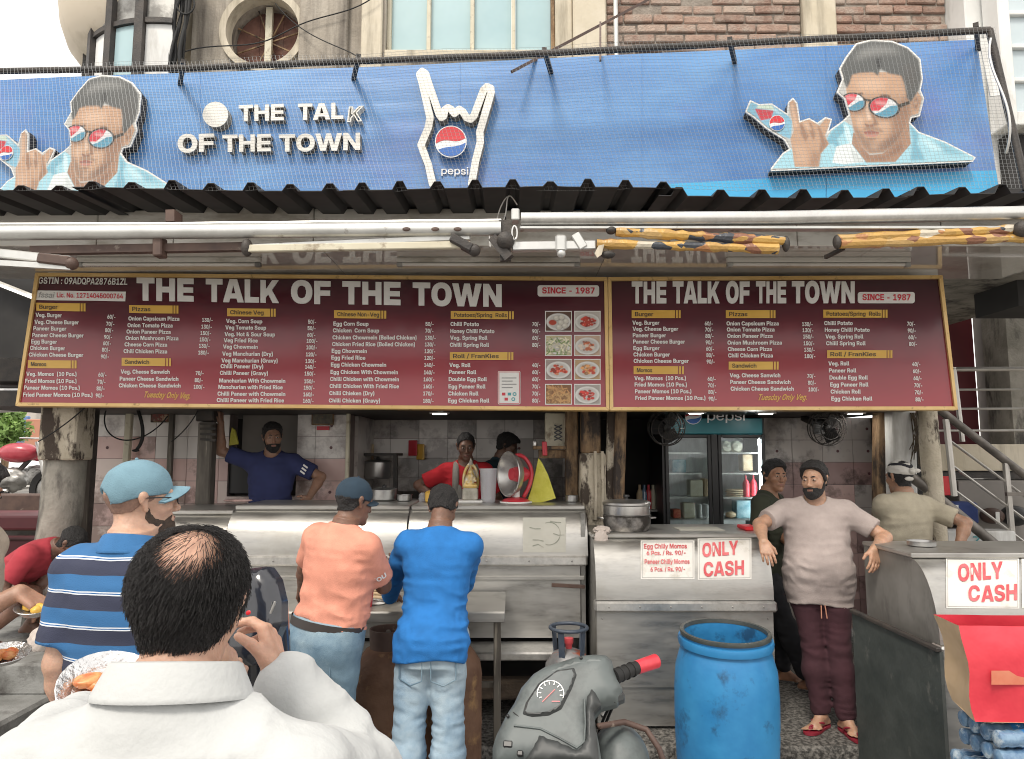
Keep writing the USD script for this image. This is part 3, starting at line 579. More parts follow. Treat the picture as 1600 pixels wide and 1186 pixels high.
obj('white_arm', [bar(*pxl([(-120, 384), (112, 408)], AY), .04, .05, bev=.006), bar(*pxl([(-120, 404), (112, 418)], AY - .02), .026, .03)], 'aluminium', t)
obj('elbow', [bar(*pxl([(62, 404), (112, 410)], AY - .02), .06, .055, bev=.008), ball(at(112, 412, AY - .02), .035)], 'brown_iron', t)
t = thing('folding_awning', 'awning arm wrapped in torn yellow plastic left of centre', 'awning arm', at(1050, 378, AY))
obj('white_arm', bar(*pxl([(800, 386), (930, 384)], AY), .05, .05, bev=.005), 'aluminium', t)
obj('joint', [bar(*pxl([(876, 368), (876, 394)], AY - .02), .06, .05, bev=.01), bar(*pxl([(898, 366), (912, 388)], AY - .02), .03, .05, bev=.005), ball(at(877, 396, AY - .02), .025)], 'aluminium', t)
def wrapped(a, b, w):
    n = 26; P = [at(a[0] + (b[0] - a[0]) * i / n, a[1] + (b[1] - a[1]) * i / n, AY) for i in range(n + 1)]; rr_ = random.Random(int(a[0]))
    return tube(P, [w * rr_.uniform(.78, 1.15) for _ in P], 9)
obj('wrapped_arm', wrapped((962, 362), (1230, 377), .029), 'wrap', t, 30); obj('wrapped_arm', wrapped((932, 381), (1215, 389), .028), 'wrap', t, 30)
obj('plastic_tail', prism(Polygon([(935, 384), (944, 382), (940, 398), (933, 403), (929, 396)]), P2(wall_fn(AY - .03), .004), P2(wall_fn(AY - .03), 0)), 'cream_wall', t)
obj('elbow', [ball(at(1228, 381, AY), (.02, .03, .045)), ball(at(950, 398, AY), (.04, .03, .022)), ball(at(955, 360, AY), (.03, .03, .022))], 'dark_iron', t)
t = thing('folding_awning', 'awning arm wrapped in torn yellow plastic at the right end', 'awning arm', at(1450, 370, AY))
obj('wrapped_arm', wrapped((1308, 374), (1690, 352), .028), 'wrap', t, 30); obj('wrapped_arm', wrapped((1312, 381), (1700, 368), .028), 'wrap', t, 30)
obj('elbow', [ball(at(1308, 378, AY), (.022, .03, .04)), bar(at(1290, 402, AY + .2), at(1318, 388, AY + .05), .02)], 'dark_iron', t)
obj('hub', ball(at(1597, 358, AY - .03), .045), 'dark_iron', t)
wire('tie_string', [at(797, 306, 4.1), at(783, 322, 4.15), at(778, 350, 4.2), at(786, 345, 4.15), at(793, 310, 4.1), at(808, 320, 4.2)], .004, 'white_print', 'white string knotted at the middle of the canopy')
wire('tie_string', [at(764, 364, 4.1), at(766, 386, 4.08)], .004, 'white_print', 'short white string dangling from the left roller tube')
# tube lamps on the soffit, unlit
tl = None
for i, (x0, x1, py, lab) in enumerate(((122, 408, 409, 'unlit tube lamp fixture over the left end of the menu'), (622, 905, 411, 'unlit tube lamp fixture over the middle of the menu'), (1130, 1424, 410, 'unlit tube lamp fixture over the right menu board'))):
    a, b = atz(x0, py, ZS - .03), atz(x1, py, ZS - .03)
    if tl is None:
        tl = thing('tube_lamp', lab, 'tube lamp', (a + b) / 2, 'tube lamps under the soffit')
        obj('batten', box(a[0], b[0], a[1] - .02, a[1] + .02, ZS - .035, ZS - .001, .004), 'fascia', tl)
        obj('tube', tube([(a[0] + .04, a[1] - .002, ZS - .05), (b[0] - .04, a[1] - .002, ZS - .05)], .014, 10), 'soffit', tl, 40)
        for x in (a[0] + .02, b[0] - .02): obj('end_cap', box(x - .02, x + .02, a[1] - .018, a[1] + .018, ZS - .068, ZS - .036, .004), 'steel_dark', tl)
        c0 = (a + b) / 2
    else: dup(tl.GetPrim() if hasattr(tl, 'GetPrim') else tl, np.array([(a + b)[0] / 2 - c0[0], 0.0, 0]), lab)

# ------------------------------------------------------------------ menu boards
YB, YT = 5.06, 5.20
pb, pt = at(500, 638, YB), at(500, 432, YT)
v = pt - pb; v[0] = 0; nrm = np.cross((1, 0, 0), v); nrm /= np.linalg.norm(nrm); nrm = -nrm if nrm[1] > 0 else nrm
BRD = plane(pb, nrm)
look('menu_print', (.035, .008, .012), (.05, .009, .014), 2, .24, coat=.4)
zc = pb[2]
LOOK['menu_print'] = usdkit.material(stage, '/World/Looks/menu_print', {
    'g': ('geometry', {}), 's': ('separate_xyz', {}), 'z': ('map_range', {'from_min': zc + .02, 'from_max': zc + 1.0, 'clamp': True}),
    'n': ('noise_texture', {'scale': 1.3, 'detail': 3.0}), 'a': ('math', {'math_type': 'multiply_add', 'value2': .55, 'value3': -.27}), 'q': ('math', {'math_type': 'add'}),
    'r': ('rgb_ramp', {'ramp': [(0.0, (.34, .03, .042)), (.4, (.22, .018, .028)), (.7, (.08, .01, .018)), (1.0, (.04, .008, .014))]}),  # printed gradient; part of its darker top is shade put into the colour
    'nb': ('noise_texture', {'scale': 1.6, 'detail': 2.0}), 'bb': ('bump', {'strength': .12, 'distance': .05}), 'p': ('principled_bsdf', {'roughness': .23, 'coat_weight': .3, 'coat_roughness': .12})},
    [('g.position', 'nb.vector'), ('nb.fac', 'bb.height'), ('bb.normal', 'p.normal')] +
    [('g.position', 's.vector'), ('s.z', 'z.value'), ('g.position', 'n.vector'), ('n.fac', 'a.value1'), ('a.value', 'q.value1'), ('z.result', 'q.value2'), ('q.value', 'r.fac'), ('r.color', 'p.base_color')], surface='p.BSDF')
LB = [(57, 427), (949, 434), (952, 642), (26, 635)]; RB = [(949.5, 434), (1471, 431), (1495, 641), (952.5, 642)]
def px_obj(name, poly, mat, parent, off=.004, off2=None, label=None):
    return obj(name, prism(poly, P2(BRD, off), None if off2 is None else P2(BRD, off2)), mat, parent, label=label)
def board(label, quad, base):
    t = thing('menu_board', label, 'menu board', base)
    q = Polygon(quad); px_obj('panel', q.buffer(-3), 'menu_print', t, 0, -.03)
    L = quad; w = 5.5
    inn = [(L[0][0] + w, L[0][1] + w), (L[1][0] - w, L[1][1] + w), (L[2][0] - w, L[2][1] - w), (L[3][0] + w, L[3][1] - w)]
    for i in range(4):
        j = (i + 1) % 4; px_obj('frame', Polygon([L[i], L[j], inn[j], inn[i]]).buffer(-.15, join_style=2), 'gold_frame', t, .016, -.034)
    return t
def heading(t, s, x0, x1, yc, rise=0):
    h = 6.2; q = Polygon([(x0, yc - h), (x1, yc - h + rise), (x1, yc + h + rise), (x0, yc + h)])
    o = px_obj('heading_bar', q.difference(union_all([sbox(x1 - 9, 0, x1 - 7.6, 2000), sbox(x1 - 4.5, 0, x1 - 3.1, 2000)])), 'yellow_bar', t, .003)
    wd = min((x1 - x0) - 16, len(s) * 4.75)
    obj('heading_text', prism(text_px(s, x0 + 5, yc + 3.4, x0 + 5 + wd, yc + 3.4 + rise * wd / (x1 - x0), 6.6, 600, 40, tol=.5), P2(BRD, .0055)), 'dark_print', o)
def rows(t, items, zoom_y, xs, ends, prices, px0, ox, oy, rise=0.0, py_off=1.0):
    n = len(items)
    for i, s in enumerate(items):
        y = oy + zoom_y[i] / 2 + 3.2; x = ox + (xs[0] + (xs[1] - xs[0]) * i / max(n - 1, 1)) / 2; e = ox + ends[i] / 2
        m = text_px(s, x, y - rise, e, y + rise, 6.6, 800, 48, tol=.5)
        p = f'{prices[i]}/-'; xp = px0[0] + (px0[1] - px0[0]) * i / max(n - 1, 1)
        pr = text_px(p, xp, y + py_off, xp + (12.5 if prices[i] < 100 else 16.5), y + py_off + .3, 6.4, 800, 48, tol=.5)
        obj('menu_item', prism(m, P2(BRD, .003)), 'white_print', t); obj('menu_price', prism(pr, P2(BRD, .003)), 'white_print', t)
bur = ['Veg. Burger', 'Veg. Cheese Burger', 'Paneer Burger', 'Paneer Cheese Burger', 'Egg Burger', 'Chicken Burger', 'Chicken Cheese Burger']
mom = ['Veg. Momos  (10 Pcs.)', 'Fried Momos (10 Pcs.)', 'Paneer Momos (10 Pcs.)', 'Fried Paneer Momos (10 Pcs.)']
piz = ['Onion Capsicum Pizza', 'Onion Tomato Pizza', 'Onion Paneer Pizza', 'Onion Mushroom Pizza', 'Cheese Corn Pizza', 'Chili Chicken Pizza']
san = ['Veg. Cheese Sanwich', 'Paneer Cheese Sandwich', 'Chicken Cheese Sandwich']
chv = ['Veg. Corn Soup', 'Veg Tomato Soup', 'Veg. Hot & Sour Soup', 'Veg Fried Rice', 'Veg Chowmein', 'Veg Manchurian (Dry)', 'Veg Manchurian (Gravy)', 'Chilli Paneer (Dry)', 'Chilli Paneer (Gravy)', 'Manchurian With Chowmein', 'Manchurian with Fried Rice', 'Chilli Paneer with Chowmein', 'Chilli Paneer with Fried Rice']
chn = ['Egg Corn Soup', 'Chicken  Corn Soup', 'Chicken Chowmein (Boiled Chicken)', 'Chicken Fried Rice (Boiled Chicken)', 'Egg Chowmein', 'Egg Fried Rice', 'Egg Chicken Chowmein', 'Egg Chicken With Chowmein', 'Chilli Chicken with Chowmein', 'Chilli Chicken With Fried Rice', 'Chilli Chieken (Dry)', 'Chilli Chicken (Gravy)']
pot = ['Chilli Potato', 'Honey Chilli Potato', 'Veg. Spring Roll', 'Chilli Spring Roll']
rol = ['Veg. Roll', 'Paneer Roll', 'Double Egg Roll', 'Egg Paneer Roll', 'Chicken Roll', 'Egg Chicken Roll']
def title(t, words, cap, y0, y1, X0, X1):
    o = None
    for s, x0, x1 in words:
        ya, yb = (y0 + (y1 - y0) * (x - X0) / (X1 - X0) for x in (x0, x1))
        for g in text_px(s, x0, ya, x1, yb, cap, 900, 96, tol=.5).geoms if len(s) > 1 else []: obj('title_letter', prism(g, P2(BRD, .006), P2(BRD, .001)), 'white_print', t)
def pill(t, x0, x1, y0, y1, s):
    o = px_obj('since_plate', sbox(x0 + 4, y0 + 4, x1 - 4, y1 - 4).buffer(4, 6), 'white_print', t, .004, .001)
    obj('since_text', prism(text_px(s, x0 + 7, y1 - 4.5, x1 - 7, y1 - 4.2, 10, 800, 48), P2(BRD, .006)), 'red_print', o)
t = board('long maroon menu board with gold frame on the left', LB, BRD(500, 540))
title(t, (('THE', 214, 303), ('TALK', 322, 436), ('OF', 455, 517), ('THE', 535, 626), ('TOWN', 645, 784)), 35.5, 470, 480, 213, 784)
px_obj('licence_number', text_px('GSTIN : 09ADQPA2876B1ZL', 60.5, 443.5, 199, 445.5, 10.5, 700, 48, slant=.1), 'white_print', t, .003)
o = px_obj('licence_strip', Polygon([(57, 454), (197, 456), (196, 471), (56, 469)]), 'white_print', t, .003)
obj('licence_text', prism(text_px('Lic. No. 12714045000764', 89.5, 465, 193, 467, 7.8, 700, 48), P2(BRD, .0055)), 'red_print', o)
obj('licence_mark', prism(text_px('fssai', 60, 465, 84, 466, 9, 500, 48, slant=.25), P2(BRD, .0055)), 'grey_print', o)
heading(t, 'Burger', 57, 134, 479.5, 1); rows(t, bur, [425, 447, 467, 488, 508, 528, 549], (112, 91), [194, 247, 208, 262, 179, 204, 261], [60, 70, 80, 90, 60, 80, 90], (168, 158), 0, 280, .3, 2.5)
heading(t, 'Momos', 44, 120, 569, .6); rows(t, mom, [609, 631, 652, 674], (83, 73), [240, 240, 250, 290], [60, 70, 80, 90], (154, 150), 0, 280, .2, 1)
heading(t, 'Pizzas', 202, 279, 483, 1); rows(t, piz, [436, 457, 477, 497, 517, 538], (402, 387), [561, 540, 534, 558, 523, 523], [130, 130, 150, 150, 130, 180], (316, 310), 0, 280, .3, 2)
heading(t, 'Sandwich', 190.5, 267.5, 565.5, .6); rows(t, san, [602, 624, 645], (378, 372), [531, 558, 565], [70, 80, 100], (306, 303), 0, 280, .2, 2)
look('script_yellow', (.66, .4, .07), rough=.35)
px_obj('tuesday_note', text_px('Tuesday Only Veg.', 224, 621, 297, 623, 9.5, 620, 48, slant=.35), 'script_yellow', t, .003)
heading(t, 'Chinese Veg', 355, 431, 488, 1); rows(t, chv, [444, 464, 485, 504, 524, 546, 567, 585, 606, 630, 650, 671, 691], (707, 678), [820, 832, 860, 806, 806, 853, 868, 823, 838, 892, 884, 892, 888], [50, 50, 60, 100, 100, 120, 130, 140, 150, 150, 150, 160, 160], (481.5, 473.5), 0, 280, .3, .8)
heading(t, 'Chinese Non-Veg', 522, 603.5, 491, 1); rows(t, chn, [452, 473, 495, 516, 537, 558, 580, 603, 625, 647, 669, 692], (1042, 1028), [1152, 1185, 1302, 1297, 1147, 1142, 1207, 1244, 1247, 1247, 1170, 1188], [50, 70, 130, 130, 120, 120, 140, 140, 160, 160, 170, 180], (665, 661), 0, 280, .2, .3)
heading(t, 'Potatoes/Spring  Rolls', 704.5, 803, 492.3, .4); rows(t, pot, [453, 475, 496, 518], (1408, 1406), [1497, 1545, 1523, 1528], [70, 90, 60, 80], (831.5, 831.5), 0, 280, .1, 0)
heading(t, 'Roll / FranKies', 703, 802, 556.5); rows(t, rol, [581, 603, 625, 648, 670, 692], (1404, 1400), [1470, 1488, 1521, 1517, 1495, 1529], [40, 60, 60, 70, 70, 80], (831.5, 831.5), 0, 280, .1, 0)
pill(t, 840, 936, 446, 463.5, 'SINCE - 1987')
# food photographs printed on the board
foods = [((.10, .05, .03), (.6, .57, .5), (.4, .05, .02)), ((.5, .46, .42), (.45, .04, .02), (.1, .2, .04)), ((.5, .44, .26), (.6, .56, .4), (.15, .25, .06)), ((.5, .36, .26), (.45, .12, .05), (.7, .6, .5)),
         ((.34, .28, .25), (.48, .05, .02), (.6, .25, .12)), ((.45, .3, .16), (.55, .26, .09), (.5, .06, .03)), ((.2, .09, .03), (.42, .22, .08), (.5, .3, .12)), ((.36, .33, .3), (.5, .03, .02), (.2, .02, .01))]
k = 0
for y0, y1 in ((486, 518.5), (523.5, 556.5), (561, 594), (600, 632.5)):
    for x0, x1 in ((851.5, 893.5), (897, 938.5)):
        bg, c1, c2 = foods[k]; rr_ = random.Random(k + 40); o = px_obj('food_photo', sbox(x0, y0, x1, y1), 'white_print', t, .0025); cx_, cy_ = (x0 + x1) / 2, (y0 + y1) / 2 + 1; el = lambda x, y, r, s=.7: affinity.scale(Point(x, y).buffer(r, 12), 1, s); Lf = []
        if k != 6: Lf += [(el(cx_, cy_ + 1, 19.5), (.05, .03, .02, .6), 1.5), (el(cx_, cy_, 19), (.66, .65, .62), .3), (el(cx_, cy_, 15.5), (.52, .5, .47), .6)]
        if k == 0:
            Lf += [(el(cx_ - 9, cy_ + 1, 6), (.42, .05, .02), .4)]
            for dx_, dy_ in ((-3, -6), (5, -7), (12, -1), (4, 1), (10, 6), (1, 8)): Lf += [(el(cx_ + dx_, cy_ + dy_ + .8, 4.4, .9), (.2, .17, .13, .8), .6), (el(cx_ + dx_, cy_ + dy_, 4.1, .9), c1, .3), (el(cx_ + dx_ - 1, cy_ + dy_ - 1, 1.8), (.8, .78, .72, .8), .7)]
        elif k in (2, 6):
            for _ in range(90): x, y = cx_ + rr_.uniform(-18, 18), cy_ + rr_.uniform(-13, 13); an = rr_.random() * 3.14; l = rr_.uniform(3, 8); cc_ = rr_.choice([c1, tuple(v * .65 for v in c1), tuple(min(v * 1.35, .8) for v in c1), c2]); Lf.append((LineString([(x, y), (x + l * math.cos(an), y + l * math.sin(an)), (x + l * 1.6 * math.cos(an + .7), y + l * 1.6 * math.sin(an + .7))]).buffer(.75), (*cc_, .95), .25))
        else:
            for _ in range(34): q, an = rr_.random() ** .6 * 12, rr_.random() * 6.28; x, y = cx_ + q * math.cos(an), cy_ + q * math.sin(an) * .62; cc_ = rr_.choice([c1, c1, tuple(v * .55 for v in c1), tuple(min(v * 1.4, .75) for v in c1), c2]); Lf += [(el(x, y, rr_.uniform(1.4, 3.6)), cc_, .35)]
            for _ in range(8): Lf.append((el(cx_ + rr_.uniform(-9, 9), cy_ + rr_.uniform(-6, 6), .7), (.75, .6, .5, .7), .3))
        A_, meta = painted(x0, y0, x1, y1, Lf, 5, bg, .12, k); print_mesh('photo_print', A_, meta, sbox(x0 + 1.1, y0 + 1.1, x1 - 1.1, y1 - 1.1), P2(BRD, .0045), o, .5); k += 1
o = px_obj('sticker', sbox(780, 582, 811, 630).buffer(2, 4), 'white_print', t, .004, label='small white payment sticker with a red border and icons')
obj('sticker_border', prism(sbox(780, 582, 811, 630).buffer(1).difference(sbox(780, 582, 811, 630)), P2(BRD, .0055)), 'red_print', o)
look('icon_teal', (.05, .3, .33), rough=.4)
for i, (x, y) in enumerate(((787, 616), (796, 616), (804, 616), (791, 624), (802, 624))):
    obj('icon', prism(sbox(x - 2.6, y - 2.2, x + 2.6, y + 2.2) if i in (0, 1, 3) else Point(x, y).buffer(3).difference(Point(x, y).buffer(1.6)), P2(BRD, .0055)), 'red_print' if i in (0, 3) else 'icon_teal', o)
for i in range(4): obj('sticker_line', prism(sbox(784, 590 + i * 5, 807 - (i % 2) * 6, 591.6 + i * 5), P2(BRD, .0055)), 'grey_print', o)

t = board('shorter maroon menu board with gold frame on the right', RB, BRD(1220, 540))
title(t, (('THE', 987, 1041), ('TALK', 1051, 1124), ('OF', 1134, 1171), ('THE', 1181, 1228), ('TOWN', 1237, 1335)), 34, 474.5, 474, 987, 1335)
pill(t, 1340, 1429, 456.5, 474, 'SINCE - 1987')
heading(t, 'Burger', 987, 1063.5, 491); rows(t, bur, [449, 468, 488, 508, 528, 548, 568], (376, 380), [460, 519, 481, 540, 461, 493, 552], [60, 70, 80, 90, 60, 80, 90], (1101, 1104), 800, 280)
heading(t, 'Momos', 990, 1068.5, 578.5); rows(t, mom, [622, 642, 663, 684], (382, 385), [543, 546, 560, 604], [60, 70, 80, 90], (1105.5, 1107), 800, 280)
heading(t, 'Pizzas', 1134, 1211.5, 491); rows(t, piz, [451, 470, 490, 511, 531, 551], (670, 675), [833, 820, 814, 843, 812, 815], [130, 130, 150, 150, 130, 180], (1253, 1257), 800, 280)
heading(t, 'Sandwich', 1138.5, 1216.5, 571.5); rows(t, san, [613, 634, 655], (680, 683), [838, 870, 880], [70, 80, 100], (1261, 1263), 800, 280)
px_obj('tuesday_note', text_px('Tuesday Only Veg.', 1183, 625.5, 1260, 625, 9.5, 620, 48, slant=.35), 'script_yellow', t, .003)
heading(t, 'Potatoes/Spring  Rolls', 1286, 1386.5, 490.5); rows(t, pot, [450, 471, 492, 513], (975, 981), [1064, 1117, 1097, 1104], [70, 90, 60, 80], (1417, 1420), 800, 280)
heading(t, 'Roll / FranKies', 1292, 1394, 553.5); rows(t, rol, [576, 598, 620, 642, 664, 686], (988, 997), [1053, 1075, 1111, 1113, 1089, 1125], [40, 60, 60, 70, 70, 80], (1425, 1430), 800, 280)
# ------------------------------------------------------------------ shop interior
def X(px, py, Y): return at(px, py, Y)[0]
def Zp(py, Y, px=800): return at(px, py, Y)[2]
def pxbox(x0, x1, y0, y1, Y0, Y1, b=0.0):          # a box whose front face fills a pixel rectangle at depth Y0
    p, q = at(x0, y0, Y0), at(x1, y1, Y0); return box(p[0], q[0], Y0, Y1, q[2], p[2], b)
def tile_wall(name, label, x0, x1, z0, z1, Y, tw, th, pick, holes=(), motif=0, seed=1, depth=.2):
    t = thing(name, label, 'tiled wall', ((x0 + x1) / 2, Y, z0)); r = random.Random(seed)
    wall = sbox(x0, z0, x1, z1)
    for h in holes: wall = wall.difference(sbox(*h))
    obj('backing', prism(wall, lambda x, z: np.array([x, Y + .012, z]), lambda x, z: np.array([x, Y + depth, z])), 'grout', t)
    nx, nz = math.ceil((x1 - x0) / tw), math.ceil((z1 - z0) / th)
    for j in range(nz):
        for i in range(nx):
            a, b, c, d = x0 + i * tw, min(x0 + (i + 1) * tw, x1), z1 - (j + 1) * th, z1 - j * th
            s = sbox(a + .002, max(c, z0) + .002, b - .002, d - .002)
            for h in holes: s = s.difference(sbox(*h))
            if s.is_empty or s.geom_type != 'Polygon' or s.area < .001: continue
            yy = Y + r.uniform(-.0015, .0015)
            o = obj('tile', prism(s, lambda x, z: np.array([x, yy, z]), lambda x, z: np.array([x, Y + .0115, z])), pick(i, j, r), t)
            if motif and r.random() < motif and b - a > tw * .8 and s.area > tw * th * .8:
                obj('motif', prism(Point((a + b) / 2, (c + d) / 2).buffer(.014, 6), lambda x, z: np.array([x, Y - .004, z])), 'motif', o)
    return t
CL = 2.135
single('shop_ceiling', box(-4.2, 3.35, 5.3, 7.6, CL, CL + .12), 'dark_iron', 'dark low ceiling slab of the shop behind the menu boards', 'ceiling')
single('shop_upper_wall', box(X(70, 500, 5.42), 3.35, 5.42, 5.5, CL + .125, 3.13), 'white_wall', 'plain wall behind the menu boards', 'wall')
single('building_floor', box(-4.6, 4.6, 4.9, 7.6, 3.46, 3.6), 'dirty_concrete', 'concrete floor slab of the building above the canopy', 'slab')
def pk_left(i, j, r): return 'tile_white' if j == 0 or (j == 1 and r.random() < .6) else r.choice(['tile_pink', 'tile_pink', 'tile_pale', 'tile_pale', 'tile_pink'])
TY = 6.42
hole = (X(357, 700, TY), Zp(776, TY), X(464, 700, TY), Zp(647, TY))
tile_wall('tiled_wall', 'stained pink and white tiled wall with flower dots left of the serving window', X(143, 700, TY), X(546, 700, TY), .25, CL - .002, TY, .29, .2, pk_left, [hole], .5, 3)
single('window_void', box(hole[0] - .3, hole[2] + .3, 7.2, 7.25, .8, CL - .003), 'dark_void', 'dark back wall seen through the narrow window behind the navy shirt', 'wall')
single('sliding_window', box(hole[0] + .06, hole[2] - .002, TY + .16, TY + .19, Zp(708, TY), hole[3] + .02), 'grey_wall', 'dull grey sliding pane in the upper half of the narrow window', 'window')
single('black_crate', pxbox(356, 420, 722, 772, TY + .04, TY + .14, .01), 'black_plastic', 'black crate standing in the narrow window beside the navy shirt', 'crate')
BY = 7.4
tile_wall('tiled_wall', 'pale grey tiled back wall of the dim kitchen', X(520, 700, BY), X(905, 700, BY), .7, CL - .002, BY, .3, .2, lambda i, j, r: r.choice(['tile_white', 'tile_grey', 'tile_grey']), (), .15, 5)
single('side_wall', box(X(549, 700, 6.63), X(549, 700, 6.63) + .06, 6.63, 7.39, .3, CL - .003), 'tile_grey', 'side wall left of the kitchen opening', 'wall')
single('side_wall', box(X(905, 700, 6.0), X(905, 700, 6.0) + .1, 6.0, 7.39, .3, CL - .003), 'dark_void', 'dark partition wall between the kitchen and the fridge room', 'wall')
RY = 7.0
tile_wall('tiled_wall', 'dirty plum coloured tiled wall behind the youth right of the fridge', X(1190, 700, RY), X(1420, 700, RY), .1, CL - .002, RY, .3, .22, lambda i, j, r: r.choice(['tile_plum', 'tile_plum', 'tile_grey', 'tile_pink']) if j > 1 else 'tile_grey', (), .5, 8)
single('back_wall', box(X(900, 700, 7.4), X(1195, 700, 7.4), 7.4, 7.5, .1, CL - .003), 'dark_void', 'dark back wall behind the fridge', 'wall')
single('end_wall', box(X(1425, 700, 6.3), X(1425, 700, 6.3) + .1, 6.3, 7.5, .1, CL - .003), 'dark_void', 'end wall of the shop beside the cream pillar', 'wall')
struct('shop_floor', box(X(143, 700, 6.4), X(905, 700, 6.0), 5.89, 7.39, -.1, .22), 'dirty_concrete')
# vertical strips and posts of the left wall
single('metal_strip', bar(at(204, 632, 6.34), at(188, 860, 6.34), .055, .05, bev=.006), 'cream_paint', 'cream painted metal strip leaning on the pink tiles', 'strip')
single('metal_strip', bar(at(270, 632, 6.34), at(262, 800, 6.34), .045, .04, bev=.005), 'grey_post', 'grey metal strip on the pink tiles left of the dark post', 'strip')
single('metal_strip', bar(at(545, 632, 6.34), at(541, 800, 6.34), .03, .05, bev=.005), 'cream_paint', 'narrow cream edge strip at the right end of the pink tiles', 'strip')
t = thing('shop_post', 'square scratched dark steel post gripped by the man in navy', 'post', at(322, 790, 5.97))
obj('shaft', bar(at(325, 660, 5.97), at(317, 860, 5.97), .12, .12, bev=.012), 'grey_post', t); obj('head_plate', bar(at(326, 636, 5.97), at(325, 659, 5.97), .15, .15, bev=.01), 'dark_iron', t)
for k in range(4): obj('strap', bar(at(313, 662 + k * 8, 5.89), at(337, 661 + k * 9, 5.89), .012, .02), 'dark_iron', t)
t = thing('dark_gatepost', 'tall dark grimy post left of the pink tiles', 'post', at(128, 850, 5.6))
obj('shaft', bar(at(131, 600, 5.6), at(112, 960, 5.6), .1, .14, bev=.01), 'grey_post', t); obj('gate_edge', bar(at(146, 632, 5.75), at(126, 930, 5.75), .05, .12, bev=.006), 'dark_iron', t)
t = thing('concrete_pillar', 'round stained concrete pillar carrying a beige box at the left', 'pillar', at(85, 860, 5.55))
pc = at(88, 860, 5.55)
obj('shaft', tube([(pc[0] - .04, 5.55, .45), (pc[0] + .02, 5.55, 1.3), (pc[0] + .04, 5.55, 2.3)], [.165, .15, .145], 20), 'dirty_concrete', t, 40)
obj('meter_box', pxbox(64, 116, 620, 719, 5.36, 5.6, .012), 'plaster_dirty', t)
obj('lintel', box(X(-300, 600, 5.5), X(130, 600, 5.5), 5.45, 5.75, Zp(598, 5.5), Zp(560, 5.5), .01), 'dark_iron', t)
t = thing('hanging_cable', 'thick black cable hanging in front of the pink tiles', 'cable', at(218, 650, 5.85))
obj('cable', tube(spline([at(212, 630, 5.85), at(220, 655, 5.82), at(223, 680, 5.82), at(214, 702, 5.85)], 16), .014, 7), 'black_rubber', t, True); obj('plug', ball(at(212, 704, 5.85), (.03, .02, .012)), 'black_rubber', t, True)
wire('hanging_wire', [at(166, 640, 5.85), at(172, 678, 5.85), at(200, 688, 5.83), at(235, 676, 5.85), at(262, 650, 5.9)], .006, 'black_rubber', 'thin black wire looping between the strips on the pink tiles')
wire('hanging_wire', [at(268, 690, 5.85), at(290, 670, 5.85), at(310, 640, 5.85)], .005, 'black_rubber', 'thin black wire curving up to the dark post')
wire('hanging_wire', [at(60, 690, 5.3), at(100, 664, 5.3), at(140, 630, 5.3)], .005, 'black_rubber', 'thin dark wire crossing the beige box on the pillar')
def picture(label, x0, x1, y0, y1, Y, cols):
    t = thing('framed_picture', label, 'picture', at((x0 + x1) / 2, y1, Y))
    obj('frame', pxbox(x0, x1, y0, y1, Y, Y + .02, .004), 'wood_dirty', t); obj('print', pxbox(x0 + 2, x1 - 2, y0 + 2, y1 - 2, Y - .003, Y - .0005), cols, t)
    return t
look('print_red', (.25, .04, .03), (.07, .06, .045), 26, .4, c3=(.4, .3, .2), scale3=20, mid3=(.55, .6)); look('print_dark', (.03, .03, .03), (.12, .1, .06), 22, .4, c3=(.45, .1, .04), scale3=12, mid3=(.58, .64))
picture('small reddish framed print hanging high on the pink tiles', 236, 264, 636, 660, TY - .04, 'print_red')
t = picture('small dark devotional picture on the white tiles right of the navy shirt', 487, 521, 640, 664, TY - .04, 'print_dark')
obj('caption_plate', pxbox(495, 514, 666, 672, TY - .03, TY - .01), 'red_print', t)
look('cloth_yellow', (.55, .52, .06), (.66, .62, .12), 10, .8, bump=.3, bscale=30)
single('yellow_bag', prism(Polygon([(363, 668), (368, 672), (373, 694), (359, 696), (361, 680)]), P2(wall_fn(TY - .12), .015), P2(wall_fn(TY - .12), -.01)), 'cloth_yellow', 'small yellow-green bag hanging behind the raised forearm', 'bag')

# posts between the counters
t = thing('timber_post', 'grimy brown timber post at the right of the kitchen opening', 'post', at(895, 800, 5.75))
obj('shaft', bar(at(893, 634, 5.8), at(893, 900, 5.8), .1, .12, bev=.012), 'wood_dirty', t)
t = thing('plaster_column', 'cracked plaster column black with soot between the counters', 'column', at(925, 800, 5.65))
obj('shaft', bar(at(925, 708, 5.65), at(925, 1040, 5.65), .2, .2, bev=.015), 'plaster_dirty', t); obj('upper_block', bar(at(922, 636, 5.7), at(922, 708, 5.7), .15, .16, bev=.01), 'wood_dirty', t)
for px in (930, 941): obj('pipe', tube([at(px, 705, 5.53), at(px + 1, 770, 5.53), at(px, 812, 5.53)], .012, 8), 'plaster_dirty', t, 40)
t = thing('timber_post', 'tall splintered pale timber post left of the fridge room', 'post', at(966, 800, 5.6))
obj('shaft', bar(at(956, 636, 5.62), at(950, 830, 5.62), .05, .07, bev=.01), 'plaster_dirty', t); obj('shaft', bar(at(970, 640, 5.6), at(964, 830, 5.6), .085, .09, bev=.014), 'wood_dirty', t)
t = thing('wall_shrine', 'small cream wall cabinet with black lattice and red tassels', 'cabinet', at(872, 690, 5.9))
obj('case', pxbox(852, 886, 645, 698, 5.86, 5.96, .006), 'cream_paint', t); obj('switch_plate', pxbox(881, 890, 652, 668, 5.82, 5.858, .004), 'cream_wall', t)
obj('shelf', [pxbox(833, 888, 697, 702, 5.75, 5.96, .003), pxbox(842, 887, 703, 716, 5.8, 5.95, .003)], 'wood_dirty', t)
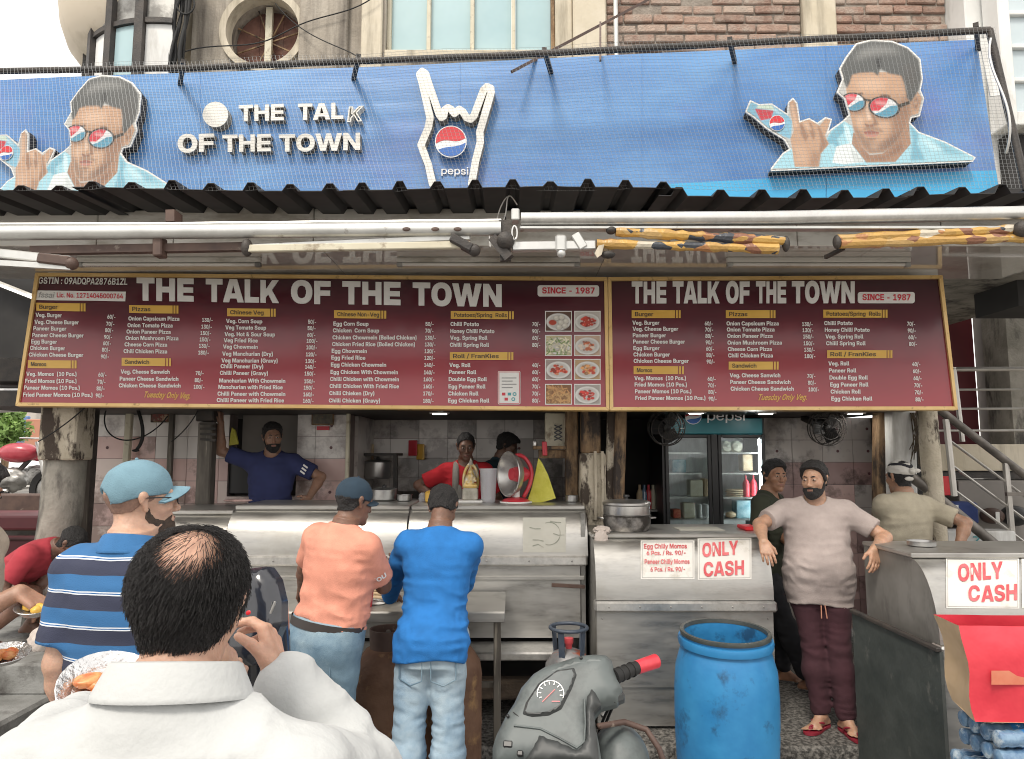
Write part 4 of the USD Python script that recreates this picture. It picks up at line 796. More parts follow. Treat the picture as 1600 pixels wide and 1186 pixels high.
lat = [bar(at(866 + 0 * k, 664 + k * 6, 5.85), at(878, 670 + k * 6, 5.85), .012, .01) for k in range(4)] + [bar(at(878, 664 + k * 6, 5.853), at(866, 670 + k * 6, 5.853), .012, .01) for k in range(4)]
obj('lattice_bar', lat, 'black_plastic', t)
for x in (849, 852): obj('tassel', bar(at(x, 690, 5.74), at(x + 1, 712, 5.74), .025, .02, bev=.005), 'red_print', t)
obj('lamp', lathe([(0, 0), (.016, .0), (.02, .03), (.008, .05), (0, .06)], at(836, 697, 5.8), 10), 'steel_bright', t, 40)

# ------------------------------------------------------------------ counters with bulging steel fronts
def profile_fn(prof):
    P = np.array(prof, float); m = []
    for i in range(len(P) - 1): m += [P[i] + (P[i + 1] - P[i]) * s for s in np.linspace(0, 1, 40, endpoint=False)]
    P = np.array(m + [P[-1]])
    def fn(px, py, off=0.0):
        d = ray(px, py); g = (P[:, 1] - CZ) - P[:, 0] * d[2] / d[1]; k = np.nonzero((g[:-1] >= 0) & (g[1:] < 0))[0]
        k = int(k[-1]) if len(k) else (0 if g[0] < 0 else len(P) - 2)
        s = g[k] / (g[k] - g[k + 1] + 1e-12); Y = P[k, 0] + (P[k + 1, 0] - P[k, 0]) * np.clip(s, 0, 1); q = CAM + d * (Y / d[1])
        t = P[k + 1] - P[k]; n = np.array([0, t[1], -t[0]]); n /= np.linalg.norm(n); n = -n if n[1] > 0 else n
        return q + n * off
    return fn
def arc_prof(Yt, zt, Yl, zl, n=10):       # quarter bulge from the top edge out to the ledge
    return [(Yt + (Yl - Yt) * math.sin(a), zl + (zt - zl) * math.cos(a)) for a in np.linspace(0, math.pi / 2, n)]
def sheet_x(x0, x1, prof, th=.004):       # a folded sheet along x
    P = np.array(prof); n = len(P); T = np.gradient(P, axis=0); N = np.stack([T[:, 1], -T[:, 0]], 1); N /= np.linalg.norm(N, axis=1, keepdims=True)
    if N[0, 0] < 0: N = -N
    Q = P + N * th; V = []
    for x in (x0, x1):
        V += [(x, a, b) for a, b in P] + [(x, a, b) for a, b in Q]
    V = np.array(V); Fc = []; m = 2 * n
    for i in range(n - 1):
        Fc += [(i, i + 1, m + i + 1), (i, m + i + 1, m + i), (n + i, m + n + i + 1, n + i + 1), (n + i, m + n + i, m + n + i + 1)]
        for o in (0, m): Fc += [(o + i, o + n + i, o + i + 1), (o + i + 1, o + n + i, o + n + i + 1)]
    return (V, np.array(Fc))
# long counter
LT, LZ, LY = 5.27, 1.40, 5.07
lc = thing('long_counter', 'long dull stainless steel counter with a bulging front and a dark base', 'counter', (-1.0, 5.4, 0))
LP = arc_prof(LT, LZ - .02, LY, 1.07)
segs = [(X(236, 790, LT), X(368, 790, LT), -.035), (X(369.5, 790, LT), X(641, 790, LT), 0), (X(643, 790, LT), X(914, 790, LT), .0)]
for x0, x1, dz in segs:
    obj('top', box(x0 + .002, x1 - .002, LT - .03, 5.88, LZ - .03 + dz, LZ + dz, .006), 'steel', lc)
    obj('front_panel', sheet_x(x0 + .002, x1 - .002, [(y, z + (dz if z > 1.1 else 0)) for y, z in [(a, b - .012) for a, b in LP]]), 'steel', lc, 40)
obj('ledge', box(segs[0][0], segs[2][1] - .01, LY - .035, LY + .1, .995, 1.066, .012), 'steel_bright', lc)
obj('lower_panel', [box(segs[0][0] + .02, X(700, 900, LY), LY + .005, LY + .03, .5, .994), box(X(700, 900, LY) + .003, segs[2][1] - .06, LY + .005, LY + .03, .5, .994)], 'steel', lc)
obj('trim', box(segs[0][0] + .02, segs[2][1] - .03, LY - .008, LY + .004, .895, .925, .004), 'steel', lc)
obj('low_ledge', box(segs[0][0], X(872, 1020, 4.85), 4.8, LY + .02, .42, .475, .01), 'steel_bright', lc)
obj('base_back', box(segs[0][0], segs[2][1] - .1, 5.5, 5.55, 0, .4), 'dark_void', lc); obj('end_panel', box(segs[2][1] - .05, segs[2][1] - .02, LY + .02, 5.85, .0, LZ - .04), 'steel_dark', lc)
obj('timber', bar((segs[0][0], 4.97, .2), (segs[2][1], 4.97, .2), .1, .13, bev=.012), 'old_timber', lc); obj('rusty_edge', bar(at(862, 914, LY - .01), at(914, 917, LY - .01), .008, .026, bev=.003), 'brown_iron', lc)
obj('rivet', [ball((x_, LY - .037, 1.03), .007, 1) for x_ in np.linspace(segs[0][0] + .1, segs[2][1] - .12, 11)], 'steel_dark', lc, True)
LF = profile_fn(LP)
look('paper_grey', (.4, .39, .34), (.46, .45, .4), 3, .7); look('faded_ink', (.18, .2, .16), (.36, .35, .3), 16, .8)
t = thing('faded_notice', 'torn faded paper notice stuck on the long counter front', 'notice', LF(850, 836))
obj('sheet', gridpatch(817, 884, 809, 863, lambda x, y: LF(x, y, .003), 6, 14), 'paper_grey', t, True)
for k in range(5):
    r = random.Random(k); x, y = 822 + r.random() * 45, 815 + k * 9.5
    obj('ink_mark', prism(dense(LineString([(x, y), (x + 8, y - 3 + r.random() * 6), (x + 16, y + 2)]).buffer(.8), 4), P2(LF, .005)), 'faded_ink', t)
obj('ink_ring', prism(dense(Point(858, 834).buffer(18).difference(Point(858, 834).buffer(16.6)).intersection(sbox(852, 816, 880, 856)), 4), P2(LF, .005)), 'faded_ink', t)
# standing table in front of it
TZ = Zp(956, 4.4)
tb = thing('eating_ledge', 'narrow steel eating table where the two men lean', 'table', (-.6, 4.7, 0))
tx0, tx1 = X(395, 950, 4.4), X(789, 950, 4.4)
obj('top', box(tx0, tx1, 4.4, 5.03, TZ - .012, TZ, .004), 'steel', tb); obj('front_lip', box(tx0, tx1, 4.385, 4.399, TZ - .06, TZ - .002, .004), 'steel', tb)
for px in (777, 420): obj('leg', bar((X(px, 1000, 4.52), 4.52, 0), (X(px, 1000, 4.52), 4.52, TZ - .013), .045, .045, bev=.004), 'grey_post', tb)
obj('brace', bar((tx0 + .05, 4.56, .35), (tx1 - .06, 4.56, .35), .03), 'grey_post', tb)
# momo counter
def steel_counter(name, label, x0, x1, Yt, Yl, Yb, zt, zl, seam, zb=.0):
    t = thing(name, label, 'counter', ((x0 + x1) / 2, Yl, zb)); pr = arc_prof(Yt, zt - .03, Yl, zl)
    obj('top', box(x0 - .01, x1 + .01, Yt - .03, Yb, zt - .028, zt, .006), 'steel', t)
    obj('front_panel', sheet_x(x0, x1, pr), 'steel', t, 40)
    obj('ledge', box(x0 - .012, x1 + .012, Yl - .03, Yl + .08, zl - .072, zl - .004, .012), 'steel_bright', t)
    obj('lower_panel', box(x0 + .004, x1 - .004, Yl + .015, Yl + .04, seam + .002, zl - .073), 'steel', t)
    obj('kick_panel', box(x0 + .004, x1 - .004, Yl + .03, Yl + .05, zb + .02, seam), 'steel', t)
    obj('rivet', [ball((x_, Yl - .032, zl - .038), .006, 1) for x_ in np.linspace(x0 + .08, x1 - .08, 6)] + [ball((x_, Yl + .013, zl - .12), .005, 1) for x_ in (x0 + .04, x1 - .04)], 'steel_dark', t, True)
    sp = Polygon([(Yb, zb), (Yl + .05, zb), (Yl + .05, zl)] + [(a + .004, b) for a, b in pr[::-1]] + [(Yb, zt - .03)])
    for x in (x0 + .001, x1 - .012): obj('side_panel', prism(sp, lambda y, z: np.array([x, y, z]), lambda y, z: np.array([x + .011, y, z])), 'grimy_side', t)
    return t, profile_fn(pr)
mx0, mx1 = X(931, 900, 4.76), X(1211, 1000, 4.76)
mc, MF = steel_counter('momo_counter', 'steel counter with two paper notices and a steamer pot on top', mx0, mx1, 4.96, 4.75, 5.6, Zp(834, 4.93), Zp(938, 4.75), Zp(1074, 4.77))
MTOP = Zp(834, 4.93)
look('paper', (.6, .58, .54), (.68, .66, .62), 4, .55, c3=(.45, .42, .36), scale3=5, mid3=(.58, .7)); look('red_ink', (.5, .05, .06), (.62, .14, .15), 9, .5)
def notice(label, fn, x0, x1, y0, y1, lines, tilt=0, weight=800):
    t = thing('paper_notice', label, 'notice', fn((x0 + x1) / 2, y1))
    obj('sheet', gridpatch(x0, x1, y0, y1, lambda x, y: fn(x, y + tilt * (x - x0) / (x1 - x0), .003), 6, 16), 'paper', t, True)
    b = Polygon([(x0 + 2, y0 + 2), (x1 - 2, y0 + 2 + tilt), (x1 - 2, y1 - 2 + tilt), (x0 + 2, y1 - 2)]); [obj('border', gridpatch(xa, xb, ya, yb, lambda x, y: fn(x, y + tilt * (x - x0) / (x1 - x0), .0045), 2, 16), 'grey_print', t, True) for xa, xb, ya, yb in ((x0 + 2, x0 + 2.7, y0 + 2, y1 - 2), (x1 - 2.7, x1 - 2, y0 + 2, y1 - 2), (x0 + 2, x1 - 2, y0 + 2, y0 + 2.7), (x0 + 2, x1 - 2, y1 - 2.7, y1 - 2))]
    for s, a, ya, b_, yb, cap in lines: obj('lettering', prism(dense(text_px(s, a, ya, b_, yb, cap, weight, 64), 3), P2(fn, .0075)), 'red_ink', t)
    return t
notice('white paper notice in red reading ONLY CASH on the momo counter', MF, 1090, 1174, 842, 906, [('ONLY', 1097, 871, 1153, 867, 21), ('CASH', 1099, 901, 1162, 898, 22)], -1)
notice('white price notice in red beside the cash notice on the momo counter', MF, 1001, 1085, 845, 905, [('Egg Chilly Momos', 1006, 858, 1073, 857.5, 7), ('6 Pcs. / Rs. 90/-', 1010, 868, 1071, 867.5, 6.5), ('Paneer Chilly Momos', 1007, 881.5, 1077, 881, 7), ('6 Pcs. / Rs. 90/-', 1016, 893, 1070, 892.5, 6.5)], 0, 700)
# right counter
rx0 = X(1466, 1010, 3.9)
rc, RF = steel_counter('cash_counter', 'grimy steel counter at the right with a dark side panel', rx0, rx0 + 1.5, 4.12, 3.88, 4.66, Zp(864, 4.1), Zp(1008, 3.88), .15, -.12)
RTOP = Zp(864, 4.1)
notice('torn white paper notice in red reading ONLY CASH behind the paper bag', RF, 1478, 1592, 872, 950, [('ONLY', 1496, 909, 1566, 905, 26), ('ASH', 1532, 941, 1588, 938, 25), ('C', 1512, 940, 1530, 939, 24)], 1)
single('paper_notice', gridpatch(1596, 1660, 874, 950, lambda x, y: RF(x, y, .003), 6, 14), 'paper', 'plain torn paper at the right edge of the cash counter', 'notice')
look('slab_dark', (.035, .042, .04), (.06, .068, .064), 5, .42, bump=.15, bscale=30, c3=(.12, .12, .11), scale3=9, mid3=(.6, .7), stretch3=(1, 1, .5))
p0, p1 = at(1331, 957, 4.5), at(1466, 1018, 3.86)
t = thing('dark_board', 'dark green-black board leaning against the cash counter side', 'board', (p1[0], 4.2, -.12))
A_, B_ = np.array([p0[0], p0[1], p0[2]]), np.array([rx0 - .03, 3.84, p1[2]])
dq = np.array([0.0, 0, 0]); V = []
for q in (A_, B_):
    for z in (q[2], -.115): V += [(q[0], q[1], z), (q[0] + .025, q[1] + .01, z)]
obj('sheet', (np.array(V), np.array([(0, 2, 6), (0, 6, 4), (1, 5, 7), (1, 7, 3), (0, 4, 5), (0, 5, 1), (2, 3, 7), (2, 7, 6), (0, 1, 3), (0, 3, 2), (4, 6, 7), (4, 7, 5)])), 'slab_dark', t)
obj('edge_bar', bar(A_ + (0, 0, .012), B_ + (0, 0, .012), .035, .022, bev=.004), 'dark_iron', t)
# ------------------------------------------------------------------ right hand building with stair and railings
NY = 6.7
single('neighbour_slab', prism(Polygon([(1482, 392), (1700, 360), (1700, 444), (1330, 444), (1330, 400)]), P2(wall_fn(5.9), .9), P2(wall_fn(5.9), -2.5)), 'dirty_concrete', 'grey concrete overhang at the right above the railings', 'slab')
t = thing('neighbour_wall', 'maroon and grey recessed wall behind the steel railings', 'wall', at(1540, 690, NY + 1.2))
NW = NY + 1.2
obj('maroon_panel', pxbox(1380, 1532, 430, 700, NW, NW + .1), 'maroon_wall', t); obj('grey_panel', pxbox(1533, 1760, 430, 1000, NW - .1, NW + .1), 'grey_wall', t); obj('lower_panel', pxbox(1380, 1532, 702, 1000, NW, NW + .1), 'white_wall', t)
obj('pier', pxbox(1566, 1700, 430, 700, NW - .5, NW - .11), 'dirty_concrete', t)
t = thing('landing', 'cream concrete landing edge under the steel railing', 'landing', at(1530, 760, NY))
obj('parapet', box(X(1440, 720, NY), X(1760, 720, NY), NY, NY + .9, Zp(736, NY), Zp(694, NY), .01), 'cream_wall', t); obj('slab', box(X(1440, 720, NY) + .02, X(1760, 720, NY), NY + .04, NY + 1.1, Zp(748, NY), Zp(737, NY)), 'dark_iron', t)
t = thing('stair_block', 'pale stair side and risers seen beneath the diagonal handrails', 'stairs', at(1560, 850, 6.2))
for i in range(5): obj('step', box(X(1500 + i * 40, 800, 6.4), X(1800, 800, 6.4), 6.4 + i * .01, 6.94, -.05, Zp(752 + 22 * i, 6.4), .006), 'grey_wall', t)
obj('side_wall', box(X(1455, 800, 6.9), X(1760, 800, 6.9), 6.95, 7.1, 0, Zp(752, 6.9)), 'white_wall', t)
look('rail_steel', (.42, .4, .37), (.5, .48, .45), 8, .35, .85); look('rail_old', (.11, .1, .09), (.2, .18, .16), 9, .45, .5)
t = thing('landing_railing', 'horizontal steel tube railing above the cream landing', 'railing', at(1540, 690, NY - .05))
for i, y in enumerate((576, 608, 638, 672)): obj('rail', tube([at(1440, y + 1, NY - .03), at(1760, y, NY - .03)], .021 if i == 0 else .011, 8), 'rail_steel', t, 40)
for x in (1490, 1690): obj('post', tube([at(x, 574, NY - .03), at(x + 14, 690, NY - .03)], .022, 8), 'rail_steel', t, 40)
t = thing('stair_railing', 'diagonal stair railing with a thick dark handrail and thin bars', 'railing', at(1540, 800, 6.0))
obj('handrail', tube([at(1462, 636, 6.0), at(1600, 742, 6.0), at(1760, 866, 6.0)], .034, 10), 'rail_old', t, 40); obj('handrail', tube([at(1418, 740, 5.75), at(1475, 785, 5.75), at(1568, 862, 5.75)], .04, 10), 'rail_old', t, 40)
for x, y0, y1 in ((1478, 655, 775), (1571, 722, 868), (1494, 800, 850), (1519, 815, 852)): obj('post', tube([at(x, y0, 6.0), at(x + 13, y1, 6.0)], .026 if x in (1478, 1571) else .015, 8), 'rail_steel' if x in (1478, 1571) else 'rail_old', t, 40)
for k in range(3): obj('bar', tube([at(1486, 690 + k * 36, 6.0), at(1578, 758 + k * 36, 6.0), at(1700, 850 + k * 36, 6.0)], .011, 6), 'rail_steel', t, 40)
obj('clamp_plate', bar(at(1572, 772, 5.98), at(1600, 772, 5.98), .03), 'rail_old', t)
single('red_hoarding', pxbox(1468, 1490, 744, 774, 6.3, 6.33, .004), 'logo_red', 'small bright red panel behind the stair railing', 'panel')
look('cloth_navy', (.02, .035, .12), (.035, .055, .17), 6, .9, bump=.3, bscale=20)
t = thing('blue_crate', 'dark blue covered crate stored behind the stair bars', 'crate', at(1500, 815, 6.2)); obj('body', pxbox(1476, 1532, 785, 820, 6.15, 6.34, .02), 'cloth_navy', t); obj('label', pxbox(1482, 1498, 789, 796, 6.145, 6.149), 'white_print', t)
t = thing('brown_bundle', 'brown bundle with a dangling tag on the stairs', 'bundle', at(1560, 815, 6.2)); obj('body', ball(at(1550, 806, 6.25), (.1, .08, .07)), 'brown_iron', t, True); obj('tag', pxbox(1556, 1563, 800, 818, 6.14, 6.15), 'white_print', t)
single('black_bundle', ball(at(1585, 806, 6.25), (.12, .09, .09)), 'black_plastic', 'black bundle at the right end of the stairs', 'bundle', smooth=True)
t = thing('white_crate', 'low white box with pale blue lettering behind the counter', 'box', at(1520, 845, 5.9)); obj('body', pxbox(1480, 1590, 830, 862, 5.9, 6.1, .01), 'white_wall', t); obj('lettering', prism(text_px('ZA', 1520, 852, 1548, 852, 14, 600), P2(wall_fn(5.895), 0)), 'icon_teal', t)
t = thing('round_pipe_column', 'leaning round painted pipe column right of the cream pillar', 'pipe', at(1455, 780, 5.75)); obj('pipe', tube([at(1447, 630, 5.75), at(1466, 860, 5.75)], .075, 20), 'plaster_dirty', t, 40)
t = thing('cream_pillar', 'flaking cream pillar behind the man with the bandana', 'pillar', at(1410, 760, 6.1)); obj('shaft', bar(at(1404, 634, 6.1), at(1412, 1000, 6.1), .2, .18, bev=.012), 'white_wall', t); obj('timber', bar(at(1376, 640, 6.2), at(1374, 1000, 6.2), .11, .1, bev=.01), 'wood_dirty', t)
look('brush', (.06, .045, .03), (.12, .09, .06), 20, .9)
t = thing('twig_bundle', 'bundle of dark twigs hanging between the pillar and the pipe', 'twigs', at(1428, 690, 6.0))
for k in range(14):
    r = random.Random(k); obj('twig', tube([at(1420 + r.random() * 12, 645, 6.0), at(1424 + r.random() * 14, 668, 5.97), at(1420 + r.random() * 22, 700 + r.random() * 30, 5.97)], .004, 4), 'brush', t)
# ------------------------------------------------------------------ people: bodies as smooth unions meshed by surface nets
def U(v): v = np.asarray(v, float); return v / max(np.linalg.norm(v), 1e-9)
class Field:
    def __init__(s, lo, hi, h):
        s.lo, s.h = np.asarray(lo, float), h; n = np.ceil((np.asarray(hi) - s.lo) / h).astype(int) + 1; s.n = n
        s.d = np.full(n, 9.0, np.float32); s.ax = [s.lo[i] + h * np.arange(n[i]) for i in range(3)]
    def block(s, lo, hi):
        a = np.clip(np.floor((np.asarray(lo) - s.lo) / s.h).astype(int) - 1, 0, s.n); b = np.clip(np.ceil((np.asarray(hi) - s.lo) / s.h).astype(int) + 2, 0, s.n)
        sl = tuple(slice(i, j) for i, j in zip(a, b))
        if min(b - a) <= 0: return None, None
        return sl, np.stack(np.meshgrid(*[s.ax[i][sl[i]] for i in range(3)], indexing='ij'), -1)
    def put(s, f, lo, hi, k=.02, mode='u'):
        m = 3 * s.h + 2 * k + .03; sl, P = s.block(np.asarray(lo) - m, np.asarray(hi) + m)
        if sl is None: return
        b = f(P).astype(np.float32); a = s.d[sl]
        if mode == 'u': h = np.maximum(k - np.abs(a - b), 0) / k; s.d[sl] = np.minimum(a, b) - h * h * k / 4
        else: h = np.maximum(k - np.abs(a + b), 0) / k; s.d[sl] = np.maximum(a, -b) + h * h * k / 4
    def cone(s, a, b, ra, rb, k=.02, mode='u'):
        a, b = np.asarray(a, float), np.asarray(b, float); e = b - a; L = max(e @ e, 1e-9)
        def f(P):
            q = P - a; t = np.clip(q @ e / L, 0, 1); return np.linalg.norm(q - t[..., None] * e, axis=-1) - (ra + t * (rb - ra))
        r = max(ra, rb); s.put(f, np.minimum(a, b) - r, np.maximum(a, b) + r, k, mode)
    def ell(s, c, r, R=None, k=.02, mode='u'):
        c, r = np.asarray(c, float), np.asarray(r, float); R = np.eye(3) if R is None else R
        def f(P):
            q = (P - c) @ R.T; k0 = np.linalg.norm(q / r, axis=-1); k1 = np.linalg.norm(q / r ** 2, axis=-1); return k0 * (k0 - 1) / np.maximum(k1, 1e-6)
        s.put(f, c - r.max(), c + r.max(), k, mode)
    def cut(s, f):
        sl, P = s.block(s.lo, s.lo + s.h * s.n); s.d = np.maximum(s.d, f(P).astype(np.float32))
    def add(s, f):
        sl, P = s.block(s.lo, s.lo + s.h * s.n); near = np.abs(s.d) < .05
        if near.any(): s.d[near] += f(P[near]).astype(np.float32)
    def mesh(s):
        d = s.d; i = d < 0; i[[0, -1]] = False; i[:, [0, -1]] = False; i[:, :, [0, -1]] = False; d = np.where(i, d, np.abs(d) + 1e-6)
        n = np.array(d.shape) - 1; acc = np.zeros((*n, 3), np.float32); cnt = np.zeros(n, np.float32)
        sh = lambda A, o: A[o[0]:o[0] + n[0], o[1]:o[1] + n[1], o[2]:o[2] + n[2]]
        for ax in range(3):
            o1, o2 = [x for x in range(3) if x != ax]
            for u in (0, 1):
                for v in (0, 1):
                    p = [0, 0, 0]; p[o1], p[o2] = u, v; q = list(p); q[ax] = 1
                    a, b = sh(d, p), sh(d, q); c = (a < 0) != (b < 0)
                    t = np.where(c, a / np.where(c, a - b, 1), 0)
                    acc[..., ax] += np.where(c, t, 0); acc[..., o1] += c * u; acc[..., o2] += c * v; cnt += c
        on = cnt > 0; idx = np.full(n, -1); idx[on] = np.arange(on.sum())
        V = s.lo + s.h * (np.argwhere(on) + acc[on] / cnt[on][:, None]); Fc = []
        for ax in range(3):
            o1, o2 = (ax + 1) % 3, (ax + 2) % 3
            sl = [slice(1, n[x]) for x in range(3)]; sl[ax] = slice(0, n[ax]); a = i[tuple(sl)]
            s2 = list(sl); s2[ax] = slice(1, n[ax] + 1); b = i[tuple(s2)]
            for flip, m in ((0, a & ~b), (1, ~a & b)):
                g = np.argwhere(m)
                if not len(g): continue
                g = g + np.array([sl[x].start for x in range(3)]); e1, e2 = np.zeros(3, int), np.zeros(3, int); e1[o1], e2[o2] = 1, 1
                q = [idx[tuple((g - x).T)] for x in (0 * e1, e1, e1 + e2, e2)]
                if flip: q = q[::-1]
                Fc += [np.stack([q[0], q[1], q[2]], 1), np.stack([q[0], q[2], q[3]], 1)]
        return (V, np.vstack(Fc))
def fold(P, f, amp, st=(1, 1, 1), seed=0): return amp * (meshkit.noise(P * np.asarray(st) * f + seed * 7.3, seed) - .5) * 2
def ridge(P, f, amp, st=(1, 1, 1), seed=0): return amp * (np.abs(meshkit.noise(P * np.asarray(st) * f + seed * 3.1, seed) * 2 - 1) - .35) * 1.6
def crop(m, tests):                        # drops the triangles whose corners all lie inside one of the boxes
    V, Fc = m; bad = np.zeros(len(Fc), bool)
    for lo, hi in tests:
        ins = ((V > lo) & (V < hi)).all(1); bad |= ins[Fc].all(1)
    Fc = Fc[~bad]; u, inv = np.unique(Fc, return_inverse=True); return (V[u], inv.reshape(-1, 3))
def clip_half(m, f):                       # keeps the triangles where f(points) < 0
    V, Fc = m; g = f(V) < 0; Fc = Fc[g[Fc].any(1)]; u, inv = np.unique(Fc, return_inverse=True); return (V[u], inv.reshape(-1, 3))
TORSO = np.array([  # height over the hips, half width, half depth, forward shift
    (-.12, .150, .105, -.01), (-.02, .168, .122, -.012), (.08, .160, .112, .0), (.17, .152, .105, .008), (.27, .163, .116, .008), (.37, .176, .120, .0), (.45, .174, .108, -.008), (.505, .135, .085, -.015), (.54, .085, .065, -.02), (.575, .058, .058, -.02)])
def rotx(a): c, s = math.cos(a), math.sin(a); return np.array([[1, 0, 0], [0, c, -s], [0, s, c]])
def rotz(a): c, s = math.cos(a), math.sin(a); return np.array([[c, -s, 0], [s, c, 0], [0, 0, 1]])
def roty(a): c, s = math.cos(a), math.sin(a); return np.array([[c, 0, s], [0, 1, 0], [-s, 0, c]])
skin_n = {}
def skin(c):
    k = 'skin_%d' % (len(skin_n))
    if c not in skin_n:
        skin_n[c] = k; look(k, tuple(x * .86 for x in c), tuple(x * 1.1 for x in c), 30, .5, bump=.14, bscale=130, subsurface_weight=.12, subsurface_scale=.006)
    return skin_n[c]
for n_, c, a in (('hair_black', (.012, .011, .011), 60), ('hair_dark', (.02, .015, .012), 60)): look(n_, c, tuple(x * 2.0 for x in c), a, .68, bump=.9, bscale=240, stretch=(1, 1, .35), bstretch=(1, 1, .3))
flat('eye_white', (.38, .35, .32), .3); flat('eye_dark', (.02, .012, .008), .2); flat('lip_brown', (.24, .10, .085), .45); flat('lip_pink', (.34, .15, .12), .45)

class Person:
    """A figure in a standing frame (x right, y forward, z up) turned by yaw about its base; the upper body leans from the hips."""
    def __init__(s, label, base, yaw, H=1.72, lean=0, side=0, twist=0, girth=1.0, belly=0.0, skin_c=(.30, .17, .11), head=(0, 0, 0), neck_fwd=0.0, shoulders=1.0, hip_drop=0.0, drop=0.0, sh_drop=0.0, head_scale=1.0, name='person'):
        s.k = k = H / 1.74; s.base = np.asarray(base, float); s.R0 = rotz(yaw); s.girth, s.belly, s.sh_drop = girth, belly, sh_drop
        s.t = thing('person', label, 'person', s.base); s.skin = skin(skin_c); s.hs = .95 * head_scale * k ** .5
        s.hipz = (.93 - hip_drop) * k
        s.RU = s.R0 @ rotz(twist) @ roty(side) @ rotx(-lean)
        s.hip = s.w((0, 0, s.hipz)); up = lambda x, y, z: s.hip + s.RU @ (np.array([x, y, z]) * k)
        s.up = up
        s.neck = up(0, -.02, .54); s.chin_n = up(0, .005 + neck_fwd, .61); s.head = up(0, .02 + neck_fwd, .692 - drop)
        s.RH = s.R0 @ rotz(head[0]) @ rotx(head[1]) @ roty(head[2])    # yaw, pitch (positive looks up), roll
        s.sh = [up(sg * .168 * shoulders, -.015, .472 - sh_drop) for sg in (-1, 1)]; s.sh_out = shoulders
        s.el, s.wr, s.hand = [None, None], [None, None], [None, None]
        s.hipj = [s.w((sg * .088 * k, 0, s.hipz - .01)) for sg in (-1, 1)]
        s.kn, s.an, s.foot = [None, None], [None, None], [None, None]
        for i, sg in enumerate((-1, 1)):
            s.arm(i, up(sg * .27, .05, -.08)); s.leg(i, s.w((sg * .10 * k, -.02, .085)), s.R0 @ np.array([sg * .15, 1, 0]))
    def w(s, p): return s.base + s.R0 @ np.asarray(p, float)
    def arm(s, i, wrist, pole=None, hand=None, normal=None, curl=.35, L=(.285, .25)):
        S, W = s.sh[i], np.asarray(wrist, float); a, b = L[0] * s.k, L[1] * s.k; d = W - S; D = np.linalg.norm(d)
        if D > (a + b) * .995: W = S + d * (a + b) * .995 / D; d = W - S; D = np.linalg.norm(d)
        sg = -1 if i == 0 else 1
        p = np.asarray(pole, float) if pole is not None else s.RU @ np.array([sg * .5, -.8, -.3])
        u = d / D; p = p - u * (p @ u); p = U(p); x = (a * a - b * b + D * D) / (2 * D); y = math.sqrt(max(a * a - x * x, 1e-6))
        s.el[i], s.wr[i] = S + u * x + p * y, W
        f = U(W - s.el[i]) if hand is None else U(hand); n = s.RU @ np.array([-sg, 0, 0]) if normal is None else np.asarray(normal, float)
        n = U(n - f * (n @ f)); s.hand[i] = (f, n, curl)
    def leg(s, i, ankle, toe, pole=None, L=(.42, .41)):
        S, W = s.hipj[i], np.asarray(ankle, float); a, b = L[0] * s.k, L[1] * s.k; d = W - S; D = np.linalg.norm(d)
        D2 = min(D, (a + b) * .998); u = d / D; sc = D / (a + b) if D > D2 else 1; a, b = a * max(sc, 1), b * max(sc, 1)
        p = np.asarray(pole, float) if pole is not None else s.R0 @ np.array([0, 1, 0]); p = U(p - u * (p @ u))
        x = (a * a - b * b + D * D) / (2 * D); y = math.sqrt(max(a * a - x * x, 1e-6)); s.kn[i], s.an[i], s.foot[i] = S + u * x + p * y, W, U(toe)
    # --- distance fields
    def torso(s, g, off=0.0, z0=-.12, z1=.60, flare=0.0):
        k = s.k; T = TORSO.copy(); T[T[:, 0] > .4, 0] -= s.sh_drop * np.array([.9, .7, .25, .0]); hip, RU = s.hip, s.RU; G, B = s.girth, s.belly
        def f(P):
            q = (P - hip) @ RU / k; z = np.clip(q[..., 2], -.3, .57); ix = lambda c: np.interp(z, T[:, 0], T[:, c])
            gz = 1 + (G - 1) * np.interp(z, [-.1, .1, .3, .45, .55], [1, 1, .9, .5, 0]); be = B * np.exp(-((z - .13) / .12) ** 2)
            low = .009 * (flare != 0) * np.clip((.1 - z) * 20, 0, 1)
            rx, ry, cy = ix(1) * gz + off + flare * np.clip(.15 - z, 0, .5) + be * .45 + low, ix(2) * gz + off + flare * np.clip(.15 - z, 0, .5) + be * .6 + low, ix(3) + be * .5
            e = np.sqrt((np.abs(q[..., 0]) / rx) ** 2.3 + (np.abs(q[..., 1] - cy) / ry) ** 2.3 + 1e-9); d = (e ** (2 / 2.3) - 1) * np.minimum(rx, ry) * k
            return np.maximum(d, np.maximum(z0 - q[..., 2], q[..., 2] - z1) * k)
        r = .42 * k; c = hip + RU @ np.array([0, 0, .22 * k]); g.put(f, c - r, c + r, .03)
    def arms(s, g, off=0.0, upto=2.0, which=(0, 1), thick=1.0):
        k = s.k * thick
        for i in which:
            S, E, W = s.sh[i], s.el[i], s.wr[i]; g.cone(S + (s.hip + s.RU @ np.array([0, 0, .42 * s.k]) - S) * .35, S, .07 * k + off, .055 * k + off, .05); g.cone(s.neck - s.RU[:, 2] * .01, S, .05 * k + off * .6, .045 * k + off * .8, .04)
            if upto <= 1: E2 = S + (E - S) * upto; g.cone(S, E2, .056 * k + off, (.058 - .014 * upto) * k + off * 1.5, .03); continue
            M = S + (E - S) * .45; g.cone(S, M, .054 * k + off, .049 * k + off, .03); g.cone(M, E, .05 * k + off, .041 * k + off, .02)
            F1 = E + (W - E) * .3; g.cone(E, F1, .041 * k + off, .043 * k + off, .02)
            F2 = E + (W - E) * min(upto - 1, 1); g.cone(F1, F2, .043 * k + off, (.028 if upto >= 2 else .032) * k + off, .02)
